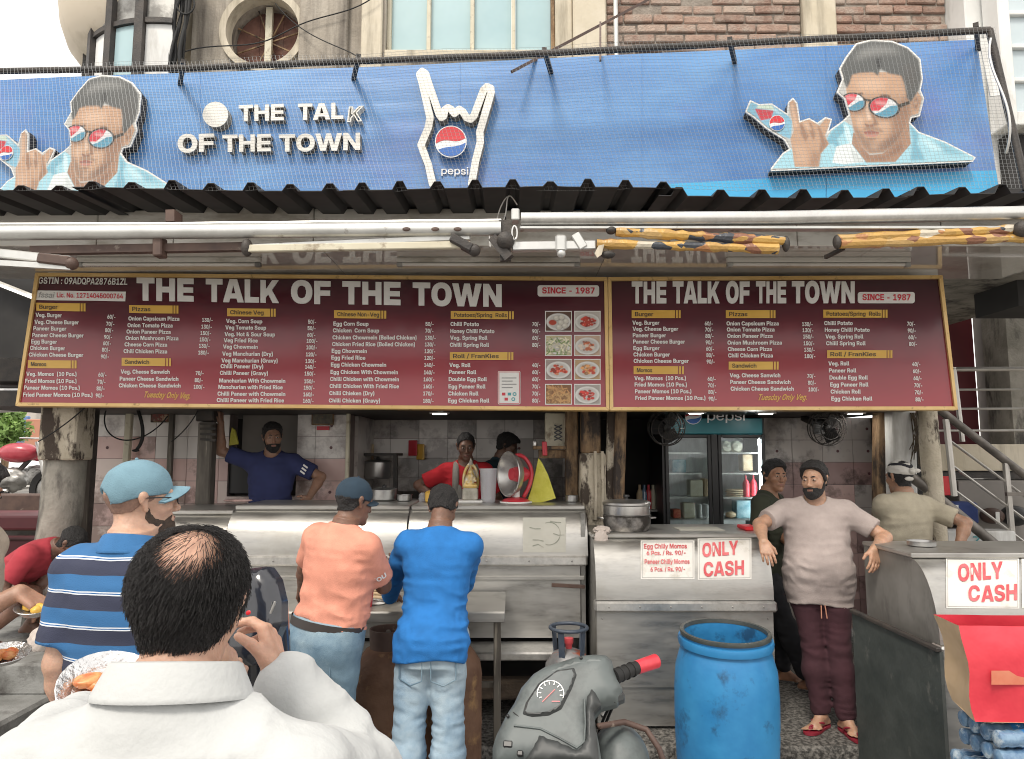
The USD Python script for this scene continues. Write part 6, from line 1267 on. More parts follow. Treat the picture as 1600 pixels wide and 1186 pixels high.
# wall fans
def wall_fan(px, py, Y, label):
    c = at(px, py, Y); ax = U((.12, -1, -.2)); t = thing('wall_fan', label, 'fan', c, None); u1 = U(np.cross(ax, (0, 0, 1))); u2 = np.cross(u1, ax); R = 28 * Y / 1100
    ring = lambda r, o: [c + ax * o + r * (math.cos(a) * u1 + math.sin(a) * u2) for a in np.linspace(0, 2 * np.pi, 28, endpoint=False)]
    for r, o in ((R, 0), (R * .97, .05), (R * .97, -.05), (R * .6, .07)): obj('guard_ring', tube(ring(r, o), .005, 5, close=True), 'dark_iron', t, True)
    for k in range(20):
        a = 2 * np.pi * k / 20; d = math.cos(a) * u1 + math.sin(a) * u2; obj('guard_wire', tube([c + ax * .075 + d * .03, c + ax * .07 + d * R * .6, c + ax * .03 + d * R * .98], .002, 4), 'dark_iron', t)
    for k in range(3):
        a = 2.09 * k; d = math.cos(a) * u1 + math.sin(a) * u2; obj('blade', bar(c + d * .03, c + d * R * .85, .12, .008, ax + .4 * np.cross(d, ax)), 'black_plastic', t)
    obj('motor', lathe([(0, -.16), (.05, -.16), (.065, -.12), (.065, -.05), (.03, -.02), (.03, .03), (0, .04)], c, 18, ax), 'black_plastic', t, 40); obj('bracket', bar(c - ax * .13, c - ax * .16 + np.array([0, .3, .08]), .05), 'dark_iron', t)
wall_fan(1041, 668, 6.05, 'black wall fan at the upper left corner of the drinks fridge'); wall_fan(1292, 668, 6.3, 'black wall fan on the plum tiles above the youth')
# drinks fridge
FYf = 6.5
t = thing('drinks_fridge', 'tall two door glass drinks fridge with a lit teal header', 'fridge', at(1118, 840, FYf))
fl, fr_ = X(1036, 740, FYf), X(1198, 740, FYf); fzb, fzt = .1, CL - .03; zd = Zp(679, FYf)
obj('cabinet', [box(fl, fl + .03, FYf + .02, FYf + .62, fzb, fzt), box(fr_ - .03, fr_, FYf + .02, FYf + .62, fzb, fzt), box(fl + .031, fr_ - .031, FYf + .56, FYf + .62, fzb, zd)], 'black_plastic', t); obj('inner_back', box(fl + .032, fr_ - .032, FYf + .545, FYf + .555, fzb, zd - .002), 'white_wall', t)
look('fridge_teal', (.012, .12, .15), (.02, .17, .2), 2, .4)
hd = obj('header', box(fl + .02, fr_ - .02, FYf, FYf + .3, zd + .003, fzt, .008), 'fridge_teal', t); HF = wall_fn(FYf)
globe(1083, 650, 13, HF, .006, t); obj('lettering', prism(text_px('pepsi', 1105, 656.5, 1164, 657, 15.5, 450), P2(HF, .003)), 'logo_white', hd)
doors = [(1040, 1112), (1123, 1197)]
for a, b in doors:
    xa, xb = X(a, 750, FYf), X(b, 750, FYf); w_ = .032
    d_ = obj('door', [box(xa, xa + w_, FYf - .01, FYf + .018, fzb, zd, .004), box(xb - w_, xb, FYf - .01, FYf + .018, fzb, zd, .004), box(xa + w_ + .001, xb - w_ - .001, FYf - .01, FYf + .018, zd - .03, zd, .004), box(xa + w_ + .001, xb - w_ - .001, FYf - .01, FYf + .018, fzb, .35, .004)], 'black_plastic', t)
    obj('glass', box(xa + w_, xb - w_, FYf + .002, FYf + .008, .352, zd - .032), 'glass', d_)
    for py in (708, 740, 778, 812): obj('shelf', box(xa + w_, xb - w_, FYf + .1, FYf + .5, Zp(py, FYf + .1) - .006, Zp(py, FYf + .1) + .006), 'steel_bright', t)
obj('led_strip', box(fr_ - .055, fr_ - .04, FYf + .03, FYf + .045, .5, zd - .04), 'lamp_cool', t); obj('centre_post', box(X(1113, 750, FYf) , X(1122, 750, FYf), FYf - .008, FYf + .1, fzb, zd), 'black_plastic', t)
def shelf_z(py): return Zp(py, FYf + .1) + .008
def fbox(name, label, x0, x1, yt, ys, mat, Yo=.16, dp=.14): p, q = X(x0, yt, FYf + Yo), X(x1, yt, FYf + Yo); single(name, box(p, q, FYf + Yo, FYf + Yo + dp, shelf_z(ys), max(Zp(yt, FYf + Yo), shelf_z(ys) + .02), .008), mat, label, 'pack')
fbox('food_pack', 'pale teal packs on the upper shelf of the left fridge door', 1050, 1072, 718, 740, 'pack_teal'); fbox('food_pack', 'cream paper pack on the middle shelf of the left fridge door', 1078, 1098, 750, 778, 'pack_cream')
fbox('food_pack', 'thin brown pack beside the cream pack in the fridge', 1100, 1106, 748, 778, 'food_tan'); fbox('food_pack', 'white folded pack on the lower shelf of the left fridge door', 1068, 1086, 786, 812, 'pack_cream')
fbox('food_pack', 'small reddish pack on the lower left fridge shelf', 1052, 1064, 796, 812, 'food_red'); fbox('food_pack', 'slim silver pack on the lower left fridge shelf', 1093, 1097, 788, 812, 'white_print'); fbox('food_pack', 'second slim silver pack nearer the fridge centre post', 1103, 1107, 788, 812, 'white_print')
fbox('food_pack', 'golden jar pack on the second shelf of the right fridge door', 1160, 1176, 710, 738, 'food_tan'); fbox('food_pack', 'blue drink carton on the lowest shelf of the right fridge door', 1150, 1178, 782, 812, 'pack_teal')
for k, (x, lab) in enumerate(((1134, 'round pale bowl on the top right fridge shelf'), (1150, 'second pale bowl lying on the top right fridge shelf'))):
    q = at(x, 700, FYf + .2); single('bowl', lathe([(0, .04), (.05, .03), (.065, 0), (.06, 0), (.045, .022), (0, .03)], (q[0], q[1], q[2] + .01), 20, U((.2, -1, .2))), 'pack_cream', lab, 'bowl', smooth=40)
q = at(1150, 770, FYf + .2)
for k in range(4): single('flatbread', lathe([(0, .0), (.085, .0), (.09, .006), (.08, .014), (0, .016)], (q[0] - .01 + .008 * (k % 2), q[1], shelf_z(778) + .018 * k), 20), 'food_tan', ['bottom flatbread of the stack on the fridge shelf', 'second flatbread from the bottom of the fridge stack', 'third flatbread from the bottom of the fridge stack', 'topmost flatbread of the stack in the fridge'][k], 'flatbread', 'stacked flatbreads in the fridge', smooth=40)
for k, x in enumerate((1166, 1178)):
    q = at(x, 770, FYf + .14); single('sauce_bottle', lathe([(0, 0), (.03, 0), (.032, .01), (.032, .12), (.02, .15), (.009, .165), (.006, .2), (0, .202)], (q[0], q[1], shelf_z(778)), 16), 'fan_red', ('left' if k == 0 else 'right') + ' one of the two red sauce bottles in the fridge', 'bottle', 'red sauce bottles in the fridge', smooth=40)
single('bread_roll', lump((X(1142, 806, FYf + .2), FYf + .2, shelf_z(812) + .03), (.05, .05, .03), 3, .12), 'food_tan', 'brown bread roll on the lowest right fridge shelf', 'bread', smooth=True)
# ------------------------------------------------------------------ things on the eating table
cup = at(572, 946, 4.5); t = thing('red_cup', 'red plastic cup on the eating table', 'cup', (cup[0], 4.55, TZ + .001)); obj('body', lathe([(0, 0), (.027, 0), (.036, .1), (.033, .1), (.025, .006), (0, .006)], (cup[0], 4.55, TZ + .001), 20), 'fan_red', t, 40); obj('rim', lathe([(.034, .098), (.038, .098), (.038, .105), (.034, .105), (.034, .098)], (cup[0], 4.55, TZ + .001), 20), 'fan_red', t, 40)
look('foil', (.6, .6, .6), (.72, .72, .72), 25, .25, .9, bump=.4, bscale=60)
def food_plate(label, c, r, tilt=(0, 0, 1), food='food_curry', n=7, seed=0):
    t = thing('foil_plate', label, 'plate', c); ax = U(tilt); obj('plate', lathe([(0, 0), (r * .7, 0), (r * .8, .012), (r, .022), (r * 1.02, .02), (r * .82, .006), (r * .7, -.004), (0, -.004)], c, 28, ax), 'foil', t, 30)
    rr_ = random.Random(seed); u = U(np.cross(ax, (0, 1, 0.1))); w = np.cross(ax, u)
    for k in range(n): a, q = rr_.random() * 6.28, rr_.random() * r * .55; obj('food', lump(np.asarray(c) + ax * .016 + u * q * math.cos(a) + w * q * math.sin(a), (r * .3, r * .3, .016), k, .25, sub=2), food, t, True)
    return t
cp = at(598, 934, 4.66); food_plate('foil plate with a toasted sandwich between the two leaning men', (cp[0], 4.7, TZ + .008), .11, food='food_tan', n=0)
single('sandwich', [obox((cp[0], 4.7, TZ + .035 + .022 * k), rotz(.3), (.055, .05, .01), .006) for k in range(3)], 'food_tan', 'stacked toasted sandwich on the foil plate of the eating table', 'sandwich')
single('paper_napkin', lump((X(560, 950, 4.5) + .08, 4.62, TZ + .01), (.07, .05, .012), 6, .2), 'white_print', 'crumpled white napkin beside the red cup', 'napkin', smooth=True)
# ------------------------------------------------------------------ barrel, cylinders
look('barrel_blue', (.02, .165, .38), (.035, .225, .46), 4, .45, c3=(.02, .08, .17), scale3=6.5, mid3=(.54, .66), bump=.12, bscale=14)
bc = at(1130, 990, 4.02); bc = np.array([bc[0], 4.03, -.12]); br_ = .272; ax = U((.0, -.05, 1))
t = thing('blue_barrel', 'scuffed bright blue open plastic barrel in front of the momo counter', 'barrel', bc)
obj('body', lathe([(0, .0), (.22, .0), (.235, .02), (.25, .1), (.268, .25), (.275, .4), (.272, .42), (.276, .45), (.276, .62), (.268, .74), (.243, .83), (.232, .855), (.232, .925), (.222, .925), (.222, .85), (.255, .72), (.262, .4), (.22, .02), (0, .02)], bc, 56, ax), 'barrel_blue', t, 30)
obj('rim', lathe([(.233, .86), (.25, .862), (.254, .885), (.25, .902), (.234, .904), (.233, .86)], bc, 56, ax), 'barrel_blue', t, 40); obj('lip', lathe([(.22, .915), (.24, .915), (.243, .925), (.24, .937), (.222, .937), (.22, .915)], bc, 56, ax), 'slab_dark', t, 40)
look('cyl_rust', (.11, .055, .032), (.19, .105, .065), 5, .7, .2, bump=.25, bscale=30, c3=(.33, .2, .09), scale3=5, mid3=(.58, .7))
def gas(x, y, z, label):
    c = (x, y, z); t = thing('gas_cylinder', label, 'gas cylinder', c, 'big rusty gas cylinders under the eating table')
    obj('body', lathe([(0, .05), (.12, .05), (.175, .1), (.186, .16), (.186, .34), (.189, .35), (.189, .37), (.186, .38), (.186, .6), (.188, .62), (.175, .7), (.13, .765), (.06, .79), (0, .795)], c, 40), 'cyl_rust', t, 40); obj('foot_ring', lathe([(.14, .0), (.15, .0), (.15, .1), (.14, .1), (.14, 0)], c, 32), 'cyl_rust', t, 40)
    obj('collar', lathe([(.1, .77), (.105, .77), (.11, .88), (.1, .88), (.1, .77)], c, 28), 'brown_iron', t, 40); obj('valve', [lathe([(0, .79), (.02, .79), (.02, .85), (.012, .87), (0, .87)], c, 12), bar((x - .04, y, z + .845), (x + .04, y, z + .845), .016)], 'grey_post', t, 40)
    return t
g1 = gas(X(604, 1100, 4.24), 4.26, -.12, 'rusty brown gas cylinder between the jeans of the two leaning men'); dup(g1.GetPrim() if hasattr(g1, 'GetPrim') else g1, (X(702, 1100, 4.24) - X(604, 1100, 4.24), .0, 0), 'rusty brown gas cylinder behind the legs of the man in blue', rz=60)
look('cyl_grey', (.16, .16, .165), (.26, .26, .26), 8, .5, .3, c3=(.35, .09, .05), scale3=6, mid3=(.56, .64)); look('ring_blue', (.035, .05, .075), (.07, .085, .11), 14, .5)
sc = (X(889, 1000, 4.66), 4.68, 0); t = thing('small_gas_cylinder', 'grey household gas cylinder with a dark carrying ring on top', 'gas cylinder', sc)
obj('body', lathe([(0, .04), (.1, .04), (.15, .1), (.158, .2), (.158, .36), (.15, .44), (.1, .51), (.04, .535), (0, .535)], sc, 36), 'cyl_grey', t, 40); obj('foot_ring', lathe([(.11, 0), (.12, 0), (.12, .08), (.11, .08), (.11, 0)], sc, 28), 'ring_blue', t, 40)
obj('carry_ring', tube([(sc[0] + .118 * math.cos(a), sc[1] + .118 * math.sin(a), .665) for a in np.linspace(0, 6.283, 32, endpoint=False)], .012, 8, close=True), 'ring_blue', t, True)
for a in (.6, 2.5, 4.2, 5.6): obj('ring_strut', bar((sc[0] + .1 * math.cos(a), sc[1] + .1 * math.sin(a), .48), (sc[0] + .115 * math.cos(a), sc[1] + .115 * math.sin(a), .66), .04, .008, (math.cos(a), math.sin(a), 0)), 'ring_blue', t)
obj('valve', lathe([(.02, .53), (.022, .56), (.03, .57), (.03, .6), (0, .605)], sc, 14), 'red_ink', t, 40)
# ------------------------------------------------------------------ paper bag and water bottles at the right
look('bag_red', (.50, .02, .04), (.62, .045, .065), 3, .5, bump=.6, bscale=5); look('kraft', (.48, .34, .2), (.56, .41, .26), 5, .7, bump=.3, bscale=10); look('kraft_print', (.5, .14, .08), (.55, .2, .12), 9, .5)
Yg = 3.2; bz = Zp(1128, Yg, 1524); c00 = at(1524, 1128, Yg)
look('water_wrap', (.04, .09, .2), (.35, .5, .62), 16, .15, coat=.5, mid=(.42, .6), c3=(.75, .78, .8), scale3=14, mid3=(.6, .66), bump=.4, bscale=25)
def seal(px, py): return at(px, py, Yg)
t = thing('paper_bag', 'red shopping bag with kraft brown sides standing on bottle packs', 'bag', c00)
# corner columns of the bag: front left, back left, front right, back right (x, y at heights)
def col(pts): return np.array(pts)
zt = seal(1510, 978)[2]; hgt = zt - bz; n = 9; s_ = np.linspace(0, 1, n)
FL = np.array([[seal(1524 - 14 * q - 2 * math.sin(q * 9), 1128)[0] , Yg + .01 * math.sin(q * 7), bz + hgt * q] for q in s_]); BL = np.array([[at(1494 - 26 * q - 5 * math.sin(q * 6 + 1), 1128, Yg + .24)[0], Yg + .24 + .02 * math.sin(q * 5), bz + .012 * (1 - q) + hgt * q * 1.0] for q in s_])
FR = FL + np.array([.46, -.03, .0]); BR = BL + np.array([.46, -.02, 0])
def strip(A_, B_, m=8, bul=.0, nrm=(0, -1, 0), sd=0):
    V = []; 
    for i in range(n):
        for j in range(m + 1):
            u = j / m; p = A_[i] * (1 - u) + B_[i] * u; w = bul * math.sin(u * math.pi) * math.sin(math.pi * i / (n - 1)) + .012 * (meshkit.noise(np.array([u * 4 + sd, i * .6, sd * 2.0])) - .5) * (math.sin(u * math.pi) > .05); V.append(p + np.asarray(nrm) * w)
    Fc = []
    for i in range(n - 1):
        for j in range(m): p = i * (m + 1) + j; Fc += [(p, p + 1, p + m + 2), (p, p + m + 2, p + m + 1)]
    return (np.array(V), np.array(Fc))
obj('front_panel', strip(FL, FR, 10, .02, (0, -1, 0), 1), 'bag_red', t, 60); obj('side_panel', strip(BL, FL, 6, -.03, (-1, 0, 0), 2), 'kraft', t, 60); obj('back_panel', strip(BR, BL, 10, .01, (0, 1, 0), 3), 'bag_red', t, 60); obj('side_panel', strip(FR, BR, 6, -.02, (1, 0, 0), 4), 'kraft', t, 60)
obj('base', (np.array([FL[0], FR[0], BR[0], BL[0]]), np.array([(0, 2, 1), (0, 3, 2)])), 'kraft', t)
BG = lambda x, y, o: at(x, y, Yg - .034 - o)
obj('print_patch', prism(sbox(1549, 1048, 1625, 1070), lambda x, y: BG(x, y, 0)), 'kraft_print', t); obj('print_patch', prism(sbox(1586, 1012, 1640, 1038), lambda x, y: BG(x, y, 0)), 'kraft_print', t)
wz_ = -.12
for k, (dx, dy, dz, rz_) in enumerate(((0, 0, 0, .1), (.02, .02, .17, -.05), (.0, .03, .34, .06), (.03, .0, .5, 0))):
    h_ = (bz - .004 - wz_) / 4; cxy = np.array([FL[0][0] + .34 + dx, Yg + .12 + dy]); z0 = wz_ + h_ * k
    t = thing('bottle_pack', f'shrink wrapped pack of blue water bottles, {["lowest", "second from the bottom", "third from the bottom", "topmost"][k]} under the paper bag', 'bottle pack', (*cxy, z0), 'wrapped packs of water bottles')
    for i in range(4):
        for j in range(2):
            bp = (cxy[0] - .29, cxy[1] - .11 + .078 * i - .01, z0 + .04 + .078 * j); bo = obj('bottle', lathe([(0, .0), (.02, .0), (.034, .008), (.037, .02), (.033, .04), (.037, .06), (.033, .09), (.037, .11), (.037, .2), (.02, .25), (.013, .27), (0, .27)], bp, 14, (1, .03, 0)), 'pet_blue', t, 40)
            obj('label', lathe([(.0375, .115), (.0382, .12), (.0382, .185), (.0375, .19)], bp, 14, (1, .03, 0)), 'label_blue', bo, 40); obj('cap', lathe([(0, .271), (.015, .271), (.015, .292), (0, .293)], bp, 10, (1, .03, 0)), 'white_print', bo, 40)
    for i in range(4):
        for j in range(2):
            bp = (cxy[0] + .3, cxy[1] - .11 + .078 * i - .01, z0 + .04 + .078 * j); bo = obj('bottle', lathe([(0, .0), (.02, .0), (.034, .008), (.037, .02), (.033, .04), (.037, .06), (.033, .09), (.037, .11), (.037, .2), (.02, .25), (.013, .27), (0, .27)], bp, 14, (-1, .03, 0)), 'pet_blue', t, 40)
            obj('label', lathe([(.0375, .115), (.0382, .12), (.0382, .185), (.0375, .19)], bp, 14, (-1, .03, 0)), 'label_blue', bo, 40); obj('cap', lathe([(0, .271), (.015, .271), (.015, .292), (0, .293)], bp, 10, (-1, .03, 0)), 'white_print', bo, 40)
# ------------------------------------------------------------------ scooter in front
look('scooter_grey', (.085, .10, .10), (.115, .132, .13), 3, .5, c3=(.065, .075, .075), scale3=5); look('scooter_dark', (.035, .038, .038), (.055, .058, .058), 5, .5)
def dome(poly, org, ux, uy, nz, h, edge, step=.014, thick=.05):   # a cushion over a polygon given in metres on a plane
    poly = poly.buffer(0); b = poly.bounds; ring = np.array(poly.segmentize(step).exterior.coords)[:-1]
    gx, gy = np.meshgrid(np.arange(b[0], b[2], step), np.arange(b[1], b[3], step)); import shapely
    inn = shapely.contains(poly.buffer(-step * .6), shapely.points(gx.ravel(), gy.ravel())); P = np.vstack([ring, np.stack([gx.ravel(), gy.ravel()], 1)[inn]])
    from scipy.spatial import Delaunay
    T = Delaunay(P).simplices; cen = P[T].mean(1); T = T[shapely.contains(poly, shapely.points(cen))]
    a = P[T]; e1, e2 = a[:, 1] - a[:, 0], a[:, 2] - a[:, 0]; sgn = e1[:, 0] * e2[:, 1] - e1[:, 1] * e2[:, 0]; T = np.where((sgn < 0)[:, None], T[:, ::-1], T)
    d = shapely.distance(poly.exterior, shapely.points(P)); q = np.clip(d / edge, 0, 1); z = h * np.sqrt(1 - (1 - q) ** 2); k = len(ring)
    m3 = lambda z_: np.asarray(org) + P[:, :1] * np.asarray(ux) + P[:, 1:] * np.asarray(uy) + np.asarray(z_).reshape(-1, 1) * np.asarray(nz)
    A_, B_ = m3(z), m3(np.full(len(P), -thick)); n_ = len(P); i = np.arange(k); j = (i + 1) % k
    return (np.vstack([A_, B_]), np.vstack([T, T[:, ::-1] + n_, np.stack([i, i + n_, j], 1), np.stack([j, i + n_, j + n_], 1)]))
so = at(880, 1100, 2.95); nz = U((-.12, -.80, .58)); ux = U(np.cross((0, 0, 1), nz)); ux = -ux if ux[0] < 0 else ux; uy = np.cross(nz, ux)
def onp(px, py): d = ray(px, py); q = CAM + d * ((so - CAM) @ nz / (d @ nz)) - so; return (q @ ux, q @ uy)
def ZP(pts): return Polygon([onp(740 + x / 3.2, 900 + y / 3.2) for x, y in pts])
t = thing('grey_scooter', 'grey scooter handlebar cowl with a dial and a red tipped grip', 'scooter', (so[0], so[1] + .2, -.12))
obj('cowl', dome(smooth_poly(ZP([(95, 862), (112, 800), (165, 695), (202, 640), (238, 560), (300, 490), (362, 452), (450, 425), (520, 402), (600, 393), (660, 396), (690, 420), (702, 470), (718, 520), (745, 565), (720, 640), (640, 660), (604, 700), (610, 760), (625, 830), (645, 960), (95, 960)]), .012), so, ux, uy, nz, .055, .075), 'scooter_grey', t, 50)
o2 = so + nz * .054
obj('dial_bezel', dome(smooth_poly(ZP([(250, 715), (268, 655), (330, 560), (420, 495), (508, 482), (520, 520), (498, 585), (445, 690), (380, 722), (300, 728)]), .008), o2, ux, uy, nz, .014, .012, .01, .02), 'scooter_dark', t, 40)
look('dial_face', (.12, .135, .135), (.18, .19, .19), 6, .6, spec=.15)
dl = obj('dial', dome(smooth_poly(ZP([(268, 705), (284, 655), (340, 570), (424, 508), (496, 497), (504, 522), (484, 580), (434, 672), (378, 704), (304, 712)]), .006), so + nz * .0685, ux, uy, nz, .004, .02, .01, .004), 'dial_face', t, 40)
DP = lambda off: (lambda px, py: so + ux * onp(px, py)[0] + uy * onp(px, py)[1] + nz * off)
def dz(x, y): return (740 + x / 3.2, 900 + y / 3.2)
cxd, cyd = dz(392, 620)
obj('dial_arc', prism(Point(cxd, cyd).buffer(21).difference(Point(cxd, cyd).buffer(19.6)).intersection(Polygon([dz(300, 640), dz(330, 540), dz(480, 500), dz(500, 600), dz(430, 660), dz(392, 620)])), DP(.0755)), 'white_print', dl)
for k in range(9): a = math.radians(200 - 26 * k) ; obj('dial_mark', prism(LineString([(cxd + 15 * math.cos(a), cyd - 15 * math.sin(a)), (cxd + 18 * math.cos(a), cyd - 18 * math.sin(a))]).buffer(.7), DP(.0755)), 'white_print', dl)
obj('needle', prism(LineString([(cxd - 12, cyd + 12), (cxd + 6, cyd - 6)]).buffer(.6), DP(.077)), 'logo_red', dl); obj('fuel_mark', prism(sbox(cxd + 2, cyd + 11, cxd + 14, cyd + 12.5), DP(.0755)), 'logo_red', dl)
obj('fascia_panel', dome(smooth_poly(ZP([(205, 762), (232, 690), (300, 560), (400, 475), (520, 432), (640, 425), (668, 450), (600, 500), (555, 580), (505, 690), (430, 762), (330, 745)]), .006), so + nz * .036, ux, uy, nz, .014, .012, .012, .02), 'scooter_grey', t, 30)
obj('leg_shield', dome(smooth_poly(ZP([(250, 960), (330, 800), (440, 840), (520, 880), (560, 820), (560, 620), (600, 560), (640, 660), (604, 700), (612, 770), (632, 960)]), .008), so + nz * .04, ux, uy, nz, .03, .04), 'scooter_dark', t, 50)
obj('trim_line', tube([DP(.058)(*dz(x, y)) for x, y in ((210, 770), (340, 785), (430, 830), (520, 880), (556, 850), (562, 760), (556, 640))], .004, 6), 'scooter_grey', t, True)
for x, y in ((540, 430), (178, 718)): obj('screw', ball(DP(.045)(*dz(x, y)), .007), 'black_plastic', t, True)
obj('toggle', [obox(DP(.05)(*dz(180, 860)), np.array([ux, uy, nz]), (.018, .012, .01), .004), obox(DP(.05)(*dz(240, 905)), np.array([ux, uy, nz]), (.012, .01, .01), .004)], 'black_plastic', t)
ga, gb, gc = at(*dz(700, 505), 3.0), at(*dz(815, 458), 3.08), at(*dz(912, 425), 3.14)
obj('grip', tube([ga, ga + (gb - ga) * .3, gb], [.034, .028, .027], 16), 'black_rubber', t, 40); obj('grip_tip', tube([gb, gb + (gc - gb) * .5, gc], [.0275, .029, .03], 16), 'fan_red', t, 40)
for s in (.25, .5, .75): obj('grip_ridge', tube([ga + (gb - ga) * s, ga + (gb - ga) * (s + .06)], .031, 16), 'black_rubber', t, 40)
obj('switch_box', obox(at(*dz(695, 580), 2.98), np.array([U(gb - ga), U(np.cross(nz, gb - ga)), nz]), (.04, .05, .04), .014), 'scooter_dark', t); obj('switch', [obox(at(*dz(x, y), 2.94), np.array([U(gb - ga), U(np.cross(nz, gb - ga)), nz]), (.01, .013, .008), .003) for x, y in ((672, 565), (700, 543), (705, 605))], 'black_plastic', t)
for k_ in range(2): obj('cable', tube(spline([at(*dz(690 + 14 * k_, 640), 3.02), at(*dz(640 + 20 * k_, 740), 3.06), at(*dz(610 + 14 * k_, 860), 3.1), at(*dz(600, 960), 3.15)], 16), .006, 6), 'black_rubber', t, True)
obj('panel_gap', tube([DP(.0515)(*dz(x, y)) for x, y in ((205, 700), (255, 740), (300, 752))], .0025, 5), 'black_plastic', t, True)
obj('brake_lever', tube([at(*dz(690, 630), 3.1), at(*dz(740, 610), 3.2), at(*dz(640, 700), 3.12)], .009, 6), 'steel_dark', t, True)
bk = so + np.array([.05, .18, 0])
obj('body', [tube([so - nz * .03 + np.array([.02, .02, -.1]), (bk[0] + .02, bk[1] + .06, .35), (bk[0] + .03, bk[1] + .14, .1)], [.1, .12, .08], 14), tube([(bk[0] + .02, bk[1] + .1, .5), (bk[0] + .03, bk[1] + .3, .15)], .03, 10)], 'scooter_grey', t, 40)
obj('front_wheel', lathe([(.1, -.04), (.19, -.045), (.215, -.03), (.22, 0), (.215, .03), (.19, .045), (.1, .04), (.1, -.04)], (bk[0] + .03, bk[1] + .26, .1), 32, (1, .1, .0)), 'black_rubber', t, 40)
def scooter_rear(t, a, b, mat):         # footboard, seat, rear body and wheel of a scooter from the leg shield a to the tail b
    a, b = np.asarray(a, float), np.asarray(b, float); u = U(b - a); L_ = np.linalg.norm(b - a); w = np.cross(u, (0, 0, 1)); q = lambda s, z: np.array([*(a + u * L_ * s)[:2], z])
    obj('footboard', obox(q(.28, .17), np.array([u, w, (0, 0, 1)]), (L_ * .26, .14, .03), .02), 'scooter_dark', t); obj('rear_body', tube([q(.5, .34), q(.72, .44), q(1.0, .5)], [.15, .17, .09], 16), mat, t, 40); obj('seat', lump(q(.74, .63), (.3, .3, .06), 3, .04), 'black_rubber', t, True)
    obj('rear_wheel', lathe([(.1, -.04), (.19, -.045), (.22, 0), (.19, .045), (.1, .04), (.1, -.04)], q(.86, .1), 28, w), 'black_rubber', t, 40)
scooter_rear(t, (so[0] + .02, so[1] + .1, 0), (so[0] - .1, so[1] - 1.05, 0), 'scooter_grey')
# the lamp and fender of another machine beside it
q0 = at(985, 1168, 2.9); t = thing('silver_scooter', 'dull silver scooter front lamp and fender beside the grey cowl', 'scooter', (q0[0], q0[1], -.12))
obj('fender', lump((q0[0] - .03, q0[1] + .1, q0[2] - .15), (.13, .16, .2), 1, .1, 3), 'scooter_grey', t, True)
obj('rail', tube([at(935, 1135, 2.85), at(975, 1128, 2.95), at(1010, 1140, 2.95), at(1030, 1170, 2.9), at(1040, 1200, 2.9)], .012, 8), 'brown_iron', t, True); obj('fork', [tube([(q0[0] - .04, q0[1] + .1, q0[2] - .2), (q0[0] - .02, q0[1] + .16, .1)], .04, 10)], 'steel_dark', t, 40)
obj('wheel', lathe([(.1, -.04), (.19, -.045), (.22, 0), (.19, .045), (.1, .04), (.1, -.04)], (q0[0] - .02, q0[1] + .2, .1), 28, (1, .2, 0)), 'black_rubber', t, 40)
# black scooter behind the bald man
look('scooter_black', (.012, .013, .018), (.02, .022, .03), 4, .2, coat=.8); so2 = at(405, 935, 3.05)
so, nz = so2, U((-.25, -.95, .2)); ux = U(np.cross((0, 0, 1), nz)); ux = -ux if ux[0] < 0 else ux; uy = np.cross(nz, ux)
t = thing('black_scooter', 'glossy black scooter front with a grey panel behind the bald head', 'scooter', (so2[0], so2[1] + .25, -.12))
PP = lambda pts: Polygon([onp(x, y) for x, y in pts])
obj('shield', dome(smooth_poly(PP([(375, 900), (392, 888), (418, 885), (432, 905), (440, 940), (440, 975), (425, 1010), (395, 1040), (350, 1040), (350, 930)]), .015), so, ux, uy, nz, .06, .08), 'scooter_black', t, 50); obj('panel', dome(smooth_poly(PP([(350, 905), (385, 902), (404, 915), (406, 945), (398, 975), (350, 985)]), .01), so + nz * .035, ux, uy, nz, .03, .05), 'scooter_grey', t, 50)
obj('emblem', lathe([(0, .006), (.028, .004), (.034, 0)], at(390, 958, 3.0), 20, nz), 'steel_dark', t, 40); obj('emblem_core', ball(at(390, 958, 2.985), (.016, .006, .012)), 'logo_red', t, True); obj('trim', tube([at(408, 985, 2.98), at(420, 965, 2.98), at(430, 940, 2.98)], .006, 6), 'steel_bright', t, True)
obj('body', tube([(so2[0], so2[1] + .05, so2[2] - .02), (so2[0], so2[1] + .2, .5), (so2[0] - .02, so2[1] + .3, .1)], [.1, .12, .09], 14), 'scooter_black', t, 40); obj('wheel', lathe([(.1, -.04), (.19, -.045), (.22, 0), (.19, .045), (.1, .04), (.1, -.04)], (so2[0] - .02, so2[1] + .38, .1), 28, (1, .2, 0)), 'black_rubber', t, 40)
scooter_rear(t, (so2[0] - .02, so2[1] + .2, 0), (so2[0] - .55, so2[1] + 1.0, 0), 'scooter_black')
